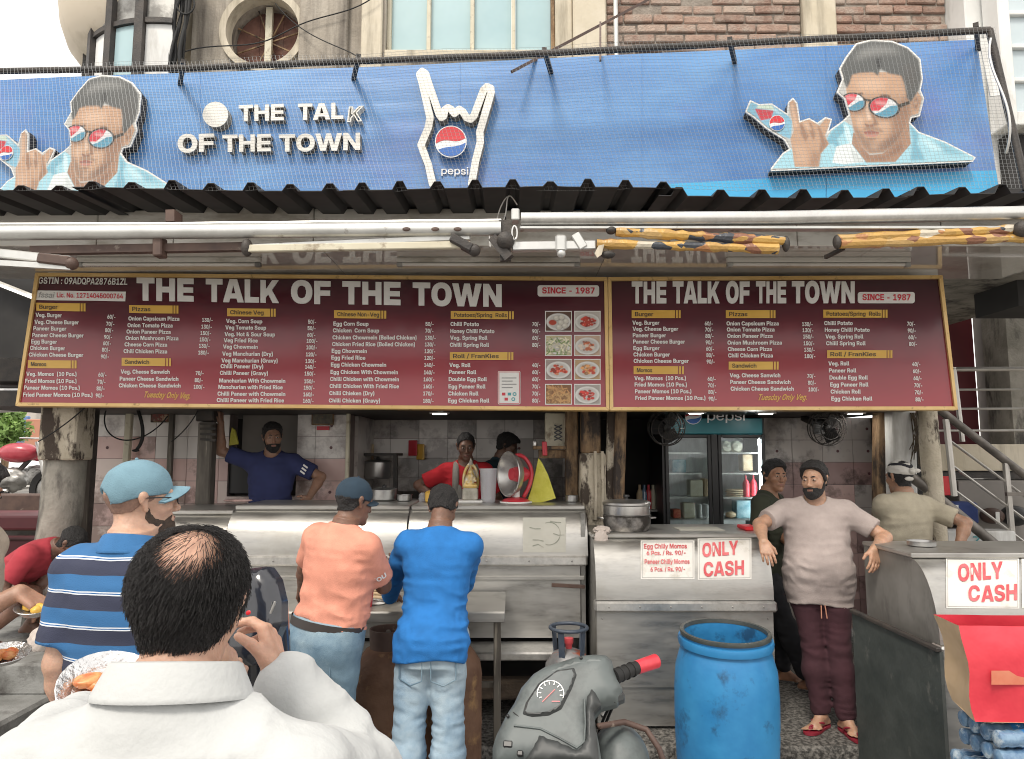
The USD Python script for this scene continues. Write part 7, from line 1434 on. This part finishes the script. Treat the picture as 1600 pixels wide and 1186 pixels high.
# ------------------------------------------------------------------ street at the far left
struct('side_street', box(-30, X(70, 760, 9.7), 9.7, 30, -.3, .95), 'asphalt')
look('leaf', (.06, .14, .03), (.13, .24, .06), 9, .6); look('leaf_light', (.16, .28, .07), (.24, .36, .1), 9, .6); look('moto_red', (.35, .03, .05), (.45, .06, .08), 6, .3, coat=.4); look('far_wall', (.4, .36, .32), (.5, .46, .42), .5, .8); look('far_orange', (.36, .14, .09), (.42, .2, .13), .8, .8); look('far_blue', (.08, .14, .3), (.12, .2, .38), .8, .6); look('awn_pale', (.6, .6, .6), (.7, .7, .7), 1, .8)
single('far_shop', [pxbox(-260, 24, 560, 720, 19, 20), pxbox(25, 52, 600, 720, 18.6, 19.6)], 'far_wall', 'pale shop wall far down the street at the left edge', 'building'); single('far_board', pxbox(40, 62, 655, 705, 17.5, 17.6, .02), 'far_orange', 'orange shop board far down the street', 'sign'); single('far_door', pxbox(26, 40, 650, 712, 17.8, 17.9, .02), 'far_blue', 'dusty blue door far down the street', 'door')
single('pale_awning', prism(Polygon([(-200, 560), (62, 598), (60, 640), (20, 636), (-200, 650)]), P2(wall_fn(11.5), .8), P2(wall_fn(11.5), -.8)), 'awn_pale', 'pale cloth awning over the street at the left edge', 'awning'); single('shaded_shop_panel', box(X(-400, 500, 6.9), X(118, 500, 6.9), 6.9, 7.1, Zp(604, 6.9), Zp(428, 6.9)), 'dark_void', 'near-black panel painted as the shaded shop interior behind the left end of the menu board', 'wall')  # near-black panel left of the menu paints in the shade of a shop interior
glow('tube_glow', (.95, .97, 1), 2.2); t = thing('lit_tube', 'lit white tube lamp before the near-black shade panel at the left edge', 'tube lamp', at(20, 450, 6.7)); obj('batten', bar(at(-40, 428, 6.82), at(52, 464, 6.82), .05), 'fascia', t); obj('tube', bar(at(-40, 430, 6.75), at(50, 465, 6.75), .022), 'tube_glow', t)
def leafy(name, label, c, r, n, seed, mat='leaf'):
    t = thing(name, label, 'shrub', (c[0], c[1], .95)); R = np.random.RandomState(seed); d = R.normal(size=(n, 3)); d /= np.linalg.norm(d, axis=1, keepdims=True); q = d * (R.rand(n, 1) ** .35) * (1 + 1.3 * (meshkit.noise(d * 2.5 + seed, seed)[:, None] - .5)) * np.asarray(r) + np.asarray(c)
    for k, m in enumerate((mat, 'leaf_light')):
        s_ = q[k::2]; a = R.normal(size=s_.shape); b = R.normal(size=s_.shape); a = a / np.linalg.norm(a, axis=1, keepdims=True) * .07; b = b / np.linalg.norm(b, axis=1, keepdims=True) * .045; V = np.stack([s_ - a, s_ + b, s_ + a, s_ - b], 1).reshape(-1, 3); i = np.arange(len(s_))[:, None] * 4
        tag(obj('foliage', (V, np.vstack([i + [0, 1, 2], i + [0, 2, 3]])), m, t), kind='stuff')
    obj('trunk', tube([(c[0], c[1], .95), (c[0] + .05, c[1], c[2])], [.09, .05], 8), 'wood_dirty', t, True)
leafy('green_tree', 'bright green leafy tree down the street at the left edge', at(10, 668, 15.0), (.36, .4, .5), 1700, 4, 'leaf_light'); 
def motorcycle(c, label):
    x, y, z = c; t = thing('parked_motorcycle', label, 'motorcycle', c, 'motorcycles parked down the street')
    for dx in (-.62, .62): w = obj('wheel', lathe([(.2, -.03), (.28, -.05), (.31, 0), (.28, .05), (.2, .03), (.2, -.03)], (x + dx, y, z + .31), 24, (0, 1, 0)), 'black_rubber', t, 40); obj('hub', lathe([(0, -.04), (.06, -.04), (.2, -.012), (.2, .012), (.06, .04), (0, .04)], (x + dx, y, z + .31), 16, (0, 1, 0)), 'steel_dark', w, 40)
    obj('tank', lump((x + .12, y, z + .84), (.28, .15, .15), 2, .06, 3), 'moto_red', t, True); obj('seat', lump((x - .35, y, z + .82), (.38, .14, .07), 3, .05, 3), 'black_rubber', t, True); obj('engine', lump((x + .05, y, z + .45), (.22, .15, .18), 5, .2), 'steel_dark', t, True)
    obj('fork', [tube([(x + .62, y + s * .07, z + .31), (x + .42, y + s * .07, z + 1.0)], .025, 8) for s in (-1, 1)], 'steel_bright', t, 40); obj('handlebar', tube([(x + .35, y - .33, z + 1.05), (x + .42, y - .12, z + 1.05), (x + .42, y + .12, z + 1.05), (x + .35, y + .33, z + 1.05)], .014, 8), 'steel_bright', t, True)
    obj('headlamp', ball((x + .52, y, z + .92), (.08, .1, .1)), 'steel_bright', t, True); obj('tail', lump((x - .75, y, z + .75), (.16, .1, .07), 7, .08), 'moto_red', t, True); obj('exhaust', tube([(x + .1, y - .15, z + .3), (x - .3, y - .17, z + .28), (x - .75, y - .17, z + .36)], [.025, .045, .05], 10), 'steel_bright', t, 40)
    obj('frame', [bar((x + .42, y, z + .9), (x - .05, y, z + .35), .05), bar((x - .05, y, z + .35), (x - .6, y, z + .7), .04), bar((x - .6, y, z + .7), (x - .62, y, z + .31), .04)], 'dark_iron', t); return t.GetPrim() if hasattr(t, 'GetPrim') else t
m0 = at(34, 760, 10.4); m1 = motorcycle((m0[0] - .2, 10.4, .95), 'nearest red motorcycle parked beyond the concrete pillar')
for dx, dy, rz_, lab in ((-.5, 1.3, 15, 'second motorcycle parked behind the nearest red one'), (.1, 2.4, -20, 'third motorcycle from the pillar in the parked row'), (-1.0, 2.0, 30, 'leftmost motorcycle of the parked row')): dup(m1, (dx, dy, 0), lab, rz=rz_)
single('red_table', [pxbox(-120, 70, 806, 828, 8.2, 9.0, .02), pxbox(-120, 60, 846, 880, 8.6, 9.2)], 'maroon_wall', 'low dark red stall bench behind the crouching man', 'bench'); single('stall_side', pxbox(-200, 66, 772, 830, 9.4, 9.6, .02), 'brown_iron', 'dark stall front beneath the parked motorcycles', 'stall')
t = thing('grey_sack', 'dirty grey sacks piled at the foot of the concrete pillar', 'sacks', at(70, 900, 5.9)); obj('sack', [lump(at(66, 905, 5.3), (.1, .1, .09), 1, .15), lump(at(84, 930, 5.2), (.08, .08, .1), 2, .15), lump(at(70, 1000, 5.0), (.1, .1, .1), 5, .2)], 'rag', t, True)
# ------------------------------------------------------------------ the people
def dye(n, c, sc=7, r=.9, b=.25, bs=260, m=1.14): look(n, tuple(x / m for x in c), tuple(x * m for x in c), sc, r, bump=b, bscale=bs)
dye('cloth_blue', (.015, .145, .42)); dye('cloth_peach', (.64, .27, .19)); dye('cloth_navy_tee', (.025, .032, .10)); dye('cloth_red', (.5, .018, .028)); dye('cloth_teal', (.02, .045, .06)); dye('cloth_green', (.03, .034, .02)); dye('cloth_mauve', (.35, .295, .275)); dye('cloth_tan', (.37, .33, .25)); dye('cloth_maroon', (.045, .014, .02)); dye('cloth_white', (.45, .46, .455), 5, .9, .12, 90, 1.04); dye('cloth_beige', (.4, .34, .27)); dye('cloth_black', (.018, .018, .022)); dye('cloth_crimson', (.36, .035, .05))
look('jeans_light', (.20, .30, .40), (.32, .43, .52), 8, .9, bump=.3, bscale=300, c3=(.44, .53, .58), scale3=3, mid3=(.45, .72)); look('jeans_mid', (.10, .17, .235), (.17, .26, .33), 8, .9, bump=.3, bscale=300, c3=(.3, .39, .44), scale3=3.2, mid3=(.48, .72))
look('stubble', (.03, .02, .015), (.07, .045, .03), 90, .8); look('buzz', (.17, .10, .075), (.25, .15, .11), 90, .8); dye('cap_blue', (.15, .26, .32)); dye('cap_navy', (.02, .04, .062)); dye('bandana', (.5, .48, .44)); dye('towel', (.3, .28, .25), 20); flat('sole_red', (.22, .015, .03), .6); flat('belt', (.035, .028, .026), .5)
LOOK['polo'] = usdkit.material(stage, '/World/Looks/polo', {
    'g': ('geometry', {}), 'n': ('noise_texture', {'scale': 4.0}), 's': ('separate_xyz', {}), 'w': ('math', {'math_type': 'multiply_add', 'value2': .02}), 'a': ('math', {'math_type': 'multiply_add', 'value2': 1 / .104, 'value3': .42}), 'f': ('math', {'math_type': 'fraction'}),
    'r': ('rgb_ramp', {'interpolate': False, 'ramp': [(0, (.03, .035, .065)), (.40, (.6, .63, .66)), (.435, (.02, .10, .28)), (.465, (.6, .63, .66)), (.50, (.03, .125, .29)), (.96, (.03, .035, .065))]}),
    'nb': ('noise_texture', {'scale': 300.0}), 'b': ('bump', {'strength': .25, 'distance': .01}), 'p': ('principled_bsdf', {'roughness': .9})},
    [('g.position', 'n.vector'), ('g.position', 's.vector'), ('n.fac', 'w.value1'), ('s.z', 'w.value3'), ('w.value', 'a.value1'), ('a.value', 'f.value1'), ('f.value', 'r.fac'), ('r.color', 'p.base_color'), ('g.position', 'nb.vector'), ('nb.fac', 'b.height'), ('b.normal', 'p.normal')], surface='p.BSDF')
dye('polo_collar', (.03, .125, .29))
def foot_at(px, py, Y, z): q = at(px, py, Y); return np.array([q[0], Y, z])
DEBUG = globals().get('DEBUG_PX', False)
def proj(p):
    q = np.asarray(p) - CAM; d = q[1] * CP + q[2] * SP; return (800 + F * q[0] / d, 593 - F * (-q[1] * SP + q[2] * CP) / d)
def dbg(n, p):
    if DEBUG: print(n, 'head', *[round(v) for v in proj(p.head)], 'top', *[round(v) for v in proj(p.head + p.RH @ np.array([0, 0, .125]))], 'sh', [tuple(round(v) for v in proj(s)) for s in p.sh], 'el', [tuple(round(v) for v in proj(s)) for s in p.el], 'wr', [tuple(round(v) for v in proj(s)) for s in p.wr], 'hip', *[round(v) for v in proj(p.hip)])

# bearded man leaning between the counters
p = Person('bearded man with a hair bun in a dusty mauve-beige T-shirt leaning between two counters', (at(1294, 1100, 4.8)[0], 4.86, 0), math.pi - .30, H=1.72, girth=1.16, belly=.06, shoulders=1.12, skin_c=(.40, .23, .15), head=(-.45, -.05, .04), lean=-.02)
p.arm(0, at(1366, 858, 4.50), pole=(1, .7, .1), hand=(-.25, -.5, -.8), normal=(-.3, .6, -.3), curl=.3); p.arm(1, at(1193, 846, 4.58), pole=(-1, .7, .1), hand=(.05, -.55, -.8), normal=(.2, .5, -.4), curl=.3)
p.leg(1, foot_at(1284, 1118, 4.8, .085), (-.75, -.6, 0), pole=(-.3, -1, 0)); p.leg(0, foot_at(1322, 1122, 4.72, .085), (.1, -1, 0), pole=(.1, -1, 0)); dbg('beard', p)
p.body(feet=(0, 1)); p.eyes(.002); p.hair(.013, top=.008, bun=(0, -.11, .075), mat='hair_black', line=((-.12, -.06), (-.04, -.05), (-.01, -.03), (.02, -.0), (.045, .05), (.07, .082), (.11, .1))); p.beard(.012); p.shirt('cloth_mauve', .016, hem=-.14, sleeve=.72, flare=.02, seed=1, thick=1.1); p.trousers('cloth_maroon', .006, upto=1.9, loose=.02, seed=2, waist=-.02)
p.sandal(0, 'sole_red'); p.sandal(1, 'sole_red'); q = p.hip + p.RU @ np.array([0, .185, -.14]); obj('drawstring', [tube([q + (s, 0, .02), q + (s * 1.5, -.01, -.06)], .004, 6) for s in (-.012, .012)], 'far_orange', p.t, True)

# youth in dark green behind him
p = Person('youth in a dark green T-shirt looking back over his shoulder', (at(1203, 900, 5.55)[0], 5.62, 0), -2.2, H=1.73, skin_c=(.29, .15, .09), head=(-.75, -.05, 0), lean=.1, girth=.95)
p.arm(0, at(1246, 874, 5.35), pole=(-.6, -.3, -.5), hand=(.8, -.3, -.3)); p.leg(0, foot_at(1225, 1050, 5.72, .08), (.9, -.4, 0)); p.leg(1, foot_at(1262, 1060, 5.5, .08), (.9, -.5, 0)); dbg('youth', p)
p.body(feet=(0, 1)); p.eyes(.001); p.hair(.012, top=.012); p.shirt('cloth_green', .012, hem=-.1, sleeve=.7, seed=3); p.trousers('cloth_black', .012, upto=1.85, loose=.012)

# man with the bandana, back to us
p = Person('man in a tan T-shirt and knotted white bandana with his back turned', (at(1424, 900, 5.3)[0], 5.35, 0), .18, H=1.72, skin_c=(.3, .17, .11), head=(.1, -.12, 0), lean=.06, girth=1.12, side=.04)
p.arm(1, at(1496, 862, 5.15), pole=(.8, -.5, -.2), hand=(-.3, 1, 0)); p.arm(0, at(1372, 880, 5.75), hand=(0, 1, -.2)); dbg('bandana', p)
p.body(feet=(0, 1)); p.hair(.006, line=((-.12, -.085), (-.04, -.075), (0, -.02), (.03, .0), (.07, .08), (.11, .1))); o = p.shirt('cloth_tan', .015, hem=-.12, sleeve=.75, seed=5, thick=1.15); p.trousers('cloth_black')
hs = p.hs; g = Field(*p.bounds([p.head], .18), .0055); g.ell(p.head + p.RH @ (np.array([0, -.014, .04]) * hs), np.array([.091, .114, .1]) * hs, p.RH.T)
def cutb(P, p=p): q = (P - p.head) @ p.RH / p.hs; z = q[..., 2]; return np.maximum(np.maximum(.012 + .25 * (q[..., 1] + .1) - z, -1), .041 - np.linalg.norm((q - np.array([0, -.06, .10])) * np.array([.75, 1, 1.6]), axis=-1)) * p.hs
g.add(lambda P: ridge(P, 26, .006, (.6, .6, 1.6), 3)); g.cut(cutb); bo = obj('bandana', g.mesh(), 'bandana', p.t, True)
for sg in (-1, 1):
    k_ = p.head + p.RH @ np.array([0, -.122, .035]); obj('bandana_tail', lump(k_ + p.RH @ np.array([sg * .04, -.006, -.028 + .03 * sg]), (.032, .012, .016), sg + 3, .2), 'bandana', bo, True)
g = Field(*p.bounds([p.head], .18), .0055); g.ell(p.head + p.RH @ (np.array([0, -.014, .04]) * hs), np.array([.0945, .1175, .1035]) * hs, p.RH.T)
def cutk(P, p=p): q = (P - p.head) @ p.RH / p.hs; return np.maximum(np.abs(q[..., 2] - .07 - .45 * np.abs(q[..., 0])) - .015, q[..., 1] - .03) * p.hs
g.cut(cutk); obj('bandana_band', g.mesh(), 'cloth_black', bo, True); obj('bandana_knot', lump(p.head + p.RH @ np.array([0, -.125, .035]), .022, 4, .2), 'bandana', bo, True)

# man in navy behind the long counter
p = Person('bearded man in a navy T-shirt gripping the dark post behind the counter', (at(421, 800, 6.12)[0], 6.14, .30), math.pi + .1, H=1.74, skin_c=(.27, .15, .10), head=(.35, -.12, .05), side=.0, girth=1.05)
p.arm(1, at(345, 661, 6.02), pole=(-.6, .2, -.7), hand=(.0, -.1, 1), normal=(-1, 0, 0), curl=.7); p.arm(0, at(482, 779, 6.0), pole=(1, .3, -.1), hand=(-.5, -.6, -.4), curl=.3); [p.leg(i_, np.array([*p.w(((-.1, .1)[i_], -.02, 0))[:2], .305]), p.R0 @ np.array([(-.15, .15)[i_], 1, 0])) for i_ in (0, 1)]; dbg('navy', p)
p.body(hands=(0, 1)); p.eyes(); p.hair(.012, top=.008); p.beard(.008); o = p.shirt('cloth_navy_tee', .013, hem=-.1, sleeve=.75, seed=7, thick=1.12); p.trousers('cloth_black')
a = p.sh[0] + (p.el[0] - p.sh[0]) * .5
for k in range(3): obj('sleeve_mark', obox(a + np.array([.012 - .012 * k, -.082, .03 - .026 * k]), np.array([U((.8, -.3, -.5)), U((.3, 1, 0)), U((.5, 0, .8))]), (.026, .002, .007)), 'white_print', o)
# man in red
p = Person('man in a red T-shirt with a grey towel round his neck in the kitchen', (at(727, 800, 6.3)[0], 6.32, .22), math.pi + .05, H=1.74, skin_c=(.15, .08, .055), head=(.1, -.2, 0))
p.arm(1, at(682, 782, 6.22), pole=(-1, .3, 0), hand=(.2, -.4, -1)); p.arm(0, at(768, 800, 6.15)); dbg('red', p)
p.body(fh=.006); p.eyes(); p.hair(.008); p.shirt('cloth_red', .013, hem=-.1, sleeve=.75, seed=9); p.trousers('cloth_black')
k = p.up; obj('towel', tube(spline([k(.07, .10, .18), k(.085, .125, .34), k(.085, .07, .5), k(.05, -.06, .555), k(-.05, -.06, .555), k(-.09, .05, .5), k(-.10, .12, .40)], 30), .03, 8), 'towel', p.t, True); obj('towel_end', lump(k(.06, .135, .2), (.05, .02, .16), 3, .15), 'towel', p.t, True)
# man in dark teal behind
p = Person('dark haired man in a dark teal shirt bent over at the back of the kitchen', (at(764, 800, 6.75)[0], 6.8, .25), -2.0, H=1.74, skin_c=(.14, .075, .05), head=(.2, -.5, 0), lean=.25); [p.leg(i_, np.array([*p.w(((-.1, .1)[i_], -.02, 0))[:2], .305]), p.R0 @ np.array([(-.15, .15)[i_], 1, 0])) for i_ in (0, 1)]; dbg('teal', p)
p.body(fh=.006); p.eyes(); p.hair(.014, top=.01); p.shirt('cloth_teal', .014, sleeve=.8, seed=11); p.trousers('cloth_black')

# man in blue leaning on the table
p = Person('man in a bright blue long sleeved shirt and pale jeans leaning on the eating table', (at(676, 1100, 3.95)[0], 3.88, -.12), -.06, H=1.74, skin_c=(.17, .09, .06), head=(-.05, -.75, 0), lean=.26, side=.03)
p.arm(0, at(604, 945, 4.42), pole=(-.7, -.5, -.4), hand=(.1, 1, -.1), normal=(0, 0, -1)); p.arm(1, at(712, 938, 4.42), pole=(1, -.35, -.1), hand=(-.7, .8, -.1), normal=(0, 0, -1)); p.leg(0, p.w((-.11, -.14, .085)), (0, 1, 0)); p.leg(1, p.w((.11, -.12, .085)), (.1, 1, 0)); dbg('blue', p)
p.body(feet=(0, 1)); p.hair(.012, line=((-.12, -.068), (-.04, -.055), (-.01, -.02), (.02, .0), (.05, .05), (.075, .082), (.11, .09))); p.shirt('cloth_blue', .014, hem=-.13, sleeve=1.93, flare=.05, seed=13, name='long_sleeved_shirt', wr=.008); tr = p.trousers('jeans_light', .012, upto=1.95, loose=.022, seed=14, wr=.008)
def pocket(p, tr, sgs, w=.062, hh=.14, z=-.07, mat='jeans_mid'):
    for sg in sgs:
        c = p.hip + p.R0 @ (np.array([sg * .085, -.05, z]) * p.k); ring = []
        for u, v in ((-1, 0), (1, 0), (1, -.8), (0, -1), (-1, -.8), (-1, 0)): ring.append(c + p.R0 @ np.array([u * w, -.118 + .035 * abs(sg * .085 + u * w) / .12, v * hh]) * p.k)
        P_ = [ring[i] + (ring[i + 1] - ring[i]) * s for i in range(5) for s in np.linspace(0, 1, 6, endpoint=False)]; obj('pocket_seam', tube(P_ + [P_[0]], .0035, 5), mat, tr, True)
pocket(p, tr, (-1, 1)); q = p.hip + p.R0 @ np.array([.165, -.02, -.02]); obj('papers', obox(q, np.array([p.R0[:, 0], p.R0[:, 1], (0, 0, 1)]), (.006, .05, .09)), 'white_print', p.t)

# man in peach with the cap
p = Person('man in a peach T-shirt, navy cap and jeans eating at the steel table', (at(506, 1000, 3.8)[0], 3.84, -.12), -.5, H=1.77, skin_c=(.17, .09, .06), head=(-.25, -.22, 0), lean=.14, side=.10, girth=1.12, belly=.02)
p.arm(1, at(597, 900, 4.2), pole=(.5, -.6, -.9), hand=(.5, .6, .5), normal=(-.3, .5, .5), curl=.7); p.arm(0, at(470, 925, 4.35), pole=(-.8, -.3, -.6)); dbg('peach', p)
p.body(feet=(0, 1)); p.hair(.006, line=((-.12, -.07), (-.04, -.055), (-.01, -.02), (.02, .0), (.05, .05), (.075, .082), (.11, .1)), ztop=.02); p.cap('cap_navy', tilt=-.05); o = p.shirt('cloth_peach', .013, hem=.07, sleeve=.78, flare=0, seed=15, thick=1.12, wr=.007); tr = p.trousers('jeans_mid', .02, waist=.085, seed=16, wr=.004)
k = p.up; th = np.linspace(0, 2 * np.pi, 40, endpoint=False); R_ = p.R0; bw = p.hip + p.RU @ np.array([0, 0, .06])
V = np.vstack([[bw + p.RU @ np.array([(.192 * p.girth) * math.cos(a), .146 * p.girth * math.sin(a) - .004, z]) for a in th] for z in (-.022, .022)]); obj('belt', (np.vstack([V, V + [0, 0, .0005]]), np.array([q for j in range(40) for q in ((j, (j + 1) % 40, 40 + (j + 1) % 40), (j, 40 + (j + 1) % 40, 40 + j))])), 'belt', p.t, True)
pocket(p, tr, (-1, 1)); q = bw + R_ @ np.array([.03, -.153, -.04]); obj('red_label', obox(q, np.array([R_[:, 0], R_[:, 1], (0, 0, 1)]), (.045, .004, .016)), 'fan_red', tr)
a = p.sh[1] + (p.el[1] - p.sh[1]) * .55; d = U(p.el[1] - p.sh[1]); nn = U(np.array([.12, -1, .15]) - d * (np.array([.12, -1, .15]) @ d)); xx = np.cross(d, nn); xx = xx if xx[0] > 0 else -xx
tm = text_poly('YOU', 800, 48); tw = tm.bounds[2]; obj('sleeve_lettering', prism(tm, lambda x, y: a + nn * (.082 - .0 * x) + xx * ((x / tw - .5) * .085) - d * (y - .5) * .03 - nn * .06 * ((x / tw - .5) ** 2)), 'white_print', o)

# polo man with the pale blue cap
p = Person('man in a blue striped polo shirt and pale blue cap at the left', (at(196, 900, 2.35)[0], 2.38, -.12), -.12, H=1.87, skin_c=(.46, .28, .2), head=(-.75, .02, 0), girth=1.04, lean=.02, shoulders=.97)
p.arm(0, at(110, 1140, 2.44), L=(.262, .24), pole=(-.1, -1, 0), hand=(.05, .1, -1), curl=.5); p.arm(1, p.up(.2, .3, .1)); dbg('polo', p)
p.body(h=.011, feet=(0, 1)); p.eyes(); p.beard(.0022, 'stubble'); p.hair(.003, line=((-.12, -.045), (-.04, -.035), (-.01, -.005), (.02, .0), (.05, .05), (.075, .082), (.11, .1)), rough=.0005, ztop=.03, mat='buzz'); p.cap('cap_blue', tilt=.05, back_gap=True); p.shirt('polo', .016, hem=-.18, sleeve=.8, flare=.03, name='polo_shirt', seed=17, thick=1.15, collar='polo_collar', wr=.006); p.trousers('cloth_black')
hs = p.hs; L = lambda x, y, z: p.head + p.RH @ (np.array([x, y, z]) * hs)
gl = obj('glasses', cat([tube([L(sg * .034 + .026 * math.cos(a), .113 - .012 * abs(math.cos(a)) * (sg * math.cos(a) > 0), .002 + .02 * math.sin(a)) for a in np.linspace(0, 6.283, 20, endpoint=False)], .0022, 5, close=True) for sg in (-1, 1)]), 'black_plastic', p.t, True); obj('glasses_arm', [tube([L(sg * .06, .1, .006), L(sg * .08, .05, .01), L(sg * .086, -.005, .012)], .002, 5) for sg in (-1, 1)], 'black_plastic', gl, True)
obj('bracelet', tube([p.wr[0] + np.array([math.cos(a) * .033, math.sin(a) * .033, .01]) for a in np.linspace(0, 6.283, 20, endpoint=False)], .005, 6, close=True), 'white_print', p.t, True)

# bald man in white, nearest
p = Person('balding man in a white shirt eating from a foil plate in the foreground', (at(256, 1000, 1.12)[0], 1.12, -.085), .02, H=1.74, skin_c=(.46, .27, .19), head=(.1, -.22, .04), lean=.10, drop=.005, sh_drop=.05, girth=1.22, shoulders=1.18, head_scale=1.03)
p.arm(1, at(432, 1052, 1.42), pole=(1, -.5, -1), hand=(-.35, .45, .8), normal=(-.9, .0, -.2), curl=.95); p.arm(0, at(130, 1118, 1.64), pole=(-.8, -.4, -.8), hand=(.6, .8, 0), normal=(0, 0, 1), curl=.4); [p.leg(i_, np.array([*p.w(((-.1, .1)[i_], -.02, 0))[:2], -.035]), p.R0 @ np.array([(-.15, .15)[i_], 1, 0])) for i_ in (0, 1)]; dbg('white', p)
p.body(h=.01, fh=.004, feet=(0, 1)); p.trousers('cloth_black', upto=1.95); p.shirt('cloth_white', .02, hem=-.2, sleeve=1.86, flare=.04, name='white_shirt', seed=19, thick=1.28, h=.0085, collar=True, wr=.013, cz=.022, cr=.012)
hs = p.hs; g = Field(*p.bounds([p.head], .165), .0042); p.headf(g, .005, False)
BALD = np.array([.008, -.088, .098])
def cuth(P, p=p):
    q = (P - p.head) @ p.RH / p.hs; ln = np.array(((-.13, -.075), (-.05, -.062), (-.015, -.02), (.02, .0), (.045, .05), (.06, .07), (.08, .082), (.11, .09)))
    return np.interp(q[..., 1], ln[:, 0], ln[:, 1]) - q[..., 2] + .014 * (meshkit.noise(P * 60, 3) - .5)
def bald(P, p=p):
    q = (P - p.head) @ p.RH / p.hs; return .06 - np.linalg.norm((q - BALD) * np.array([1.0, .9, .9]), axis=-1) + .03 * (meshkit.noise(P * 38, 6) - .5)
g.add(lambda P: fold(P, 60, .0008, seed=2)); g.cut(cuth); g.cut(bald); hm = g.mesh(); obj('hair', hm, 'hair_black', p.t, True)
g = Field(*p.bounds([p.head], .165), .005); p.headf(g, .003, False); g.cut(cuth); V, Fc = g.mesh(); R = np.random.RandomState(5)
q = (V - p.head) @ p.RH / hs; keep = (q[:, 2] > np.interp(q[:, 1], (-.13, -.05, -.015, .02, .06, .11), (-.072, -.06, -.015, .005, .072, .09))); V, q = V[keep], q[keep]
N = q / np.array([.0765, .098, .088]) ** 2; N /= np.linalg.norm(N, axis=1, keepdims=True); pts, cnt = [], []
bd = .06 - np.linalg.norm((q - BALD) * np.array([1.0, .9, .9]), axis=1)
for rep in range(6):
    idx = R.choice(len(V), 5200); idx = idx[(bd[idx] < 0) | (R.rand(len(idx)) < np.clip(.34 - bd[idx] * 9, .05, .34))]
    n = N[idx]; s = q[idx] + R.normal(size=(len(idx), 3)) * .002; whorl = np.cross(n, np.array([0, 0, 1.0])) * .5; fl = np.array([0, -.1, -1.0]) + (s - BALD) * np.array([7, 7, 3]) + whorl + R.normal(size=s.shape) * .15
    fl -= n * (fl * n).sum(1, keepdims=True); fl /= np.linalg.norm(fl, axis=1, keepdims=True); L_ = R.uniform(.018, .032, (len(idx), 1)) * np.where(bd[idx][:, None] > 0, .9, 1)
    for st in range(4): pts.append((s + fl * L_ * st / 3 + n * (.0035 + .001 * math.sin(st))) @ p.RH.T * hs + p.head)
    cnt.append(len(idx))
out = []; o_ = 0
for r_ in range(6): out.append(np.stack(pts[r_ * 4:r_ * 4 + 4], 1).reshape(-1, 3))
C = np.vstack(out) - p.base; bc_ = UsdGeom.BasisCurves.Define(stage, str(p.t.GetPath()) + '/hair_strands'); bc_.CreateTypeAttr('linear'); bc_.CreatePointsAttr([Gf.Vec3f(*map(float, x)) for x in C]); bc_.CreateCurveVertexCountsAttr([4] * (len(C) // 4)); bc_.CreateWidthsAttr([.0008]); bc_.SetWidthsInterpolation('constant')
UsdShade.MaterialBindingAPI.Apply(bc_.GetPrim()).Bind(LOOK['hair_black']); bc_.GetPrim().SetCustomDataByKey('kind', 'stuff')
obj('red_thread', tube([p.wr[1] - U(p.wr[1] - p.el[1]) * .012 + .034 * (math.cos(a) * U(np.cross(p.wr[1] - p.el[1], (0, 0, 1))) + math.sin(a) * U(np.cross(np.cross(p.wr[1] - p.el[1], (0, 0, 1)), p.wr[1] - p.el[1]))) for a in np.linspace(0, 6.283, 24, endpoint=False)], .004, 6, close=True), 'fan_red', p.t, True)
food_plate('foil plate of food held by the balding man in white', at(170, 1082, 1.72), .11, (.35, -.35, .8), 'food_curry', 12, 3)

# crouching man in red at the left
p = Person('crouching man in a crimson T-shirt bent forward at the left', (at(-12, 960, 5.2)[0], 5.2, .45), -math.pi / 2 - .15, H=1.68, skin_c=(.15, .08, .055), head=(.0, -.7, 0), lean=1.12, hip_drop=.50)
p.leg(0, p.w((-.16, .16, .085)), p.R0 @ np.array([-.2, 1, 0])); p.leg(1, p.w((.16, .12, .085)), p.R0 @ np.array([.2, 1, 0])); p.arm(0, p.w((-.2, .5, .3)), pole=(0, -.3, -1)); p.arm(1, p.w((.2, .52, .32)), pole=(0, -.3, -1)); dbg('crouch', p)
p.body(fh=.006, feet=(0, 1)); p.eyes(); p.hair(.006); p.shirt('cloth_crimson', .013, hem=-.08, sleeve=.7, seed=21); p.trousers('cloth_black', upto=1.5)
# man cut by the left edge
p = Person('dark haired man in beige cut off by the left edge holding a plate', (at(-84, 900, 2.7)[0], 2.7, -.02), -1.5, H=1.78, skin_c=(.33, .18, .12), head=(.0, -.3, 0), lean=.06)
p.arm(1, at(30, 925, 2.62), pole=(-.6, -.6, -.8), hand=(.8, .1, -.5), normal=(0, .2, -1), curl=.6); p.arm(0, at(-45, 1040, 2.8), pole=(-.8, .4, -.8), hand=(.9, .1, 0), normal=(0, 0, 1), curl=.4); [p.leg(i_, np.array([*p.w(((-.1, .1)[i_], -.02, 0))[:2], -.035]), p.R0 @ np.array([(-.15, .15)[i_], 1, 0])) for i_ in (0, 1)]; dbg('edge', p)
p.body(feet=(0, 1)); p.eyes(); p.hair(.016, top=.012); p.shirt('cloth_beige', .015, sleeve=.8, seed=23); p.trousers('cloth_black')
food_plate('foil plate with yellow food under the hand at the left', at(55, 955, 2.62), .065, (.1, -.25, 1), 'yellow_bar', 5, 6); food_plate('foil plate with red curry low at the left edge', at(6, 1028, 2.7), .085, (.1, -.2, 1), 'food_curry', 8, 8)
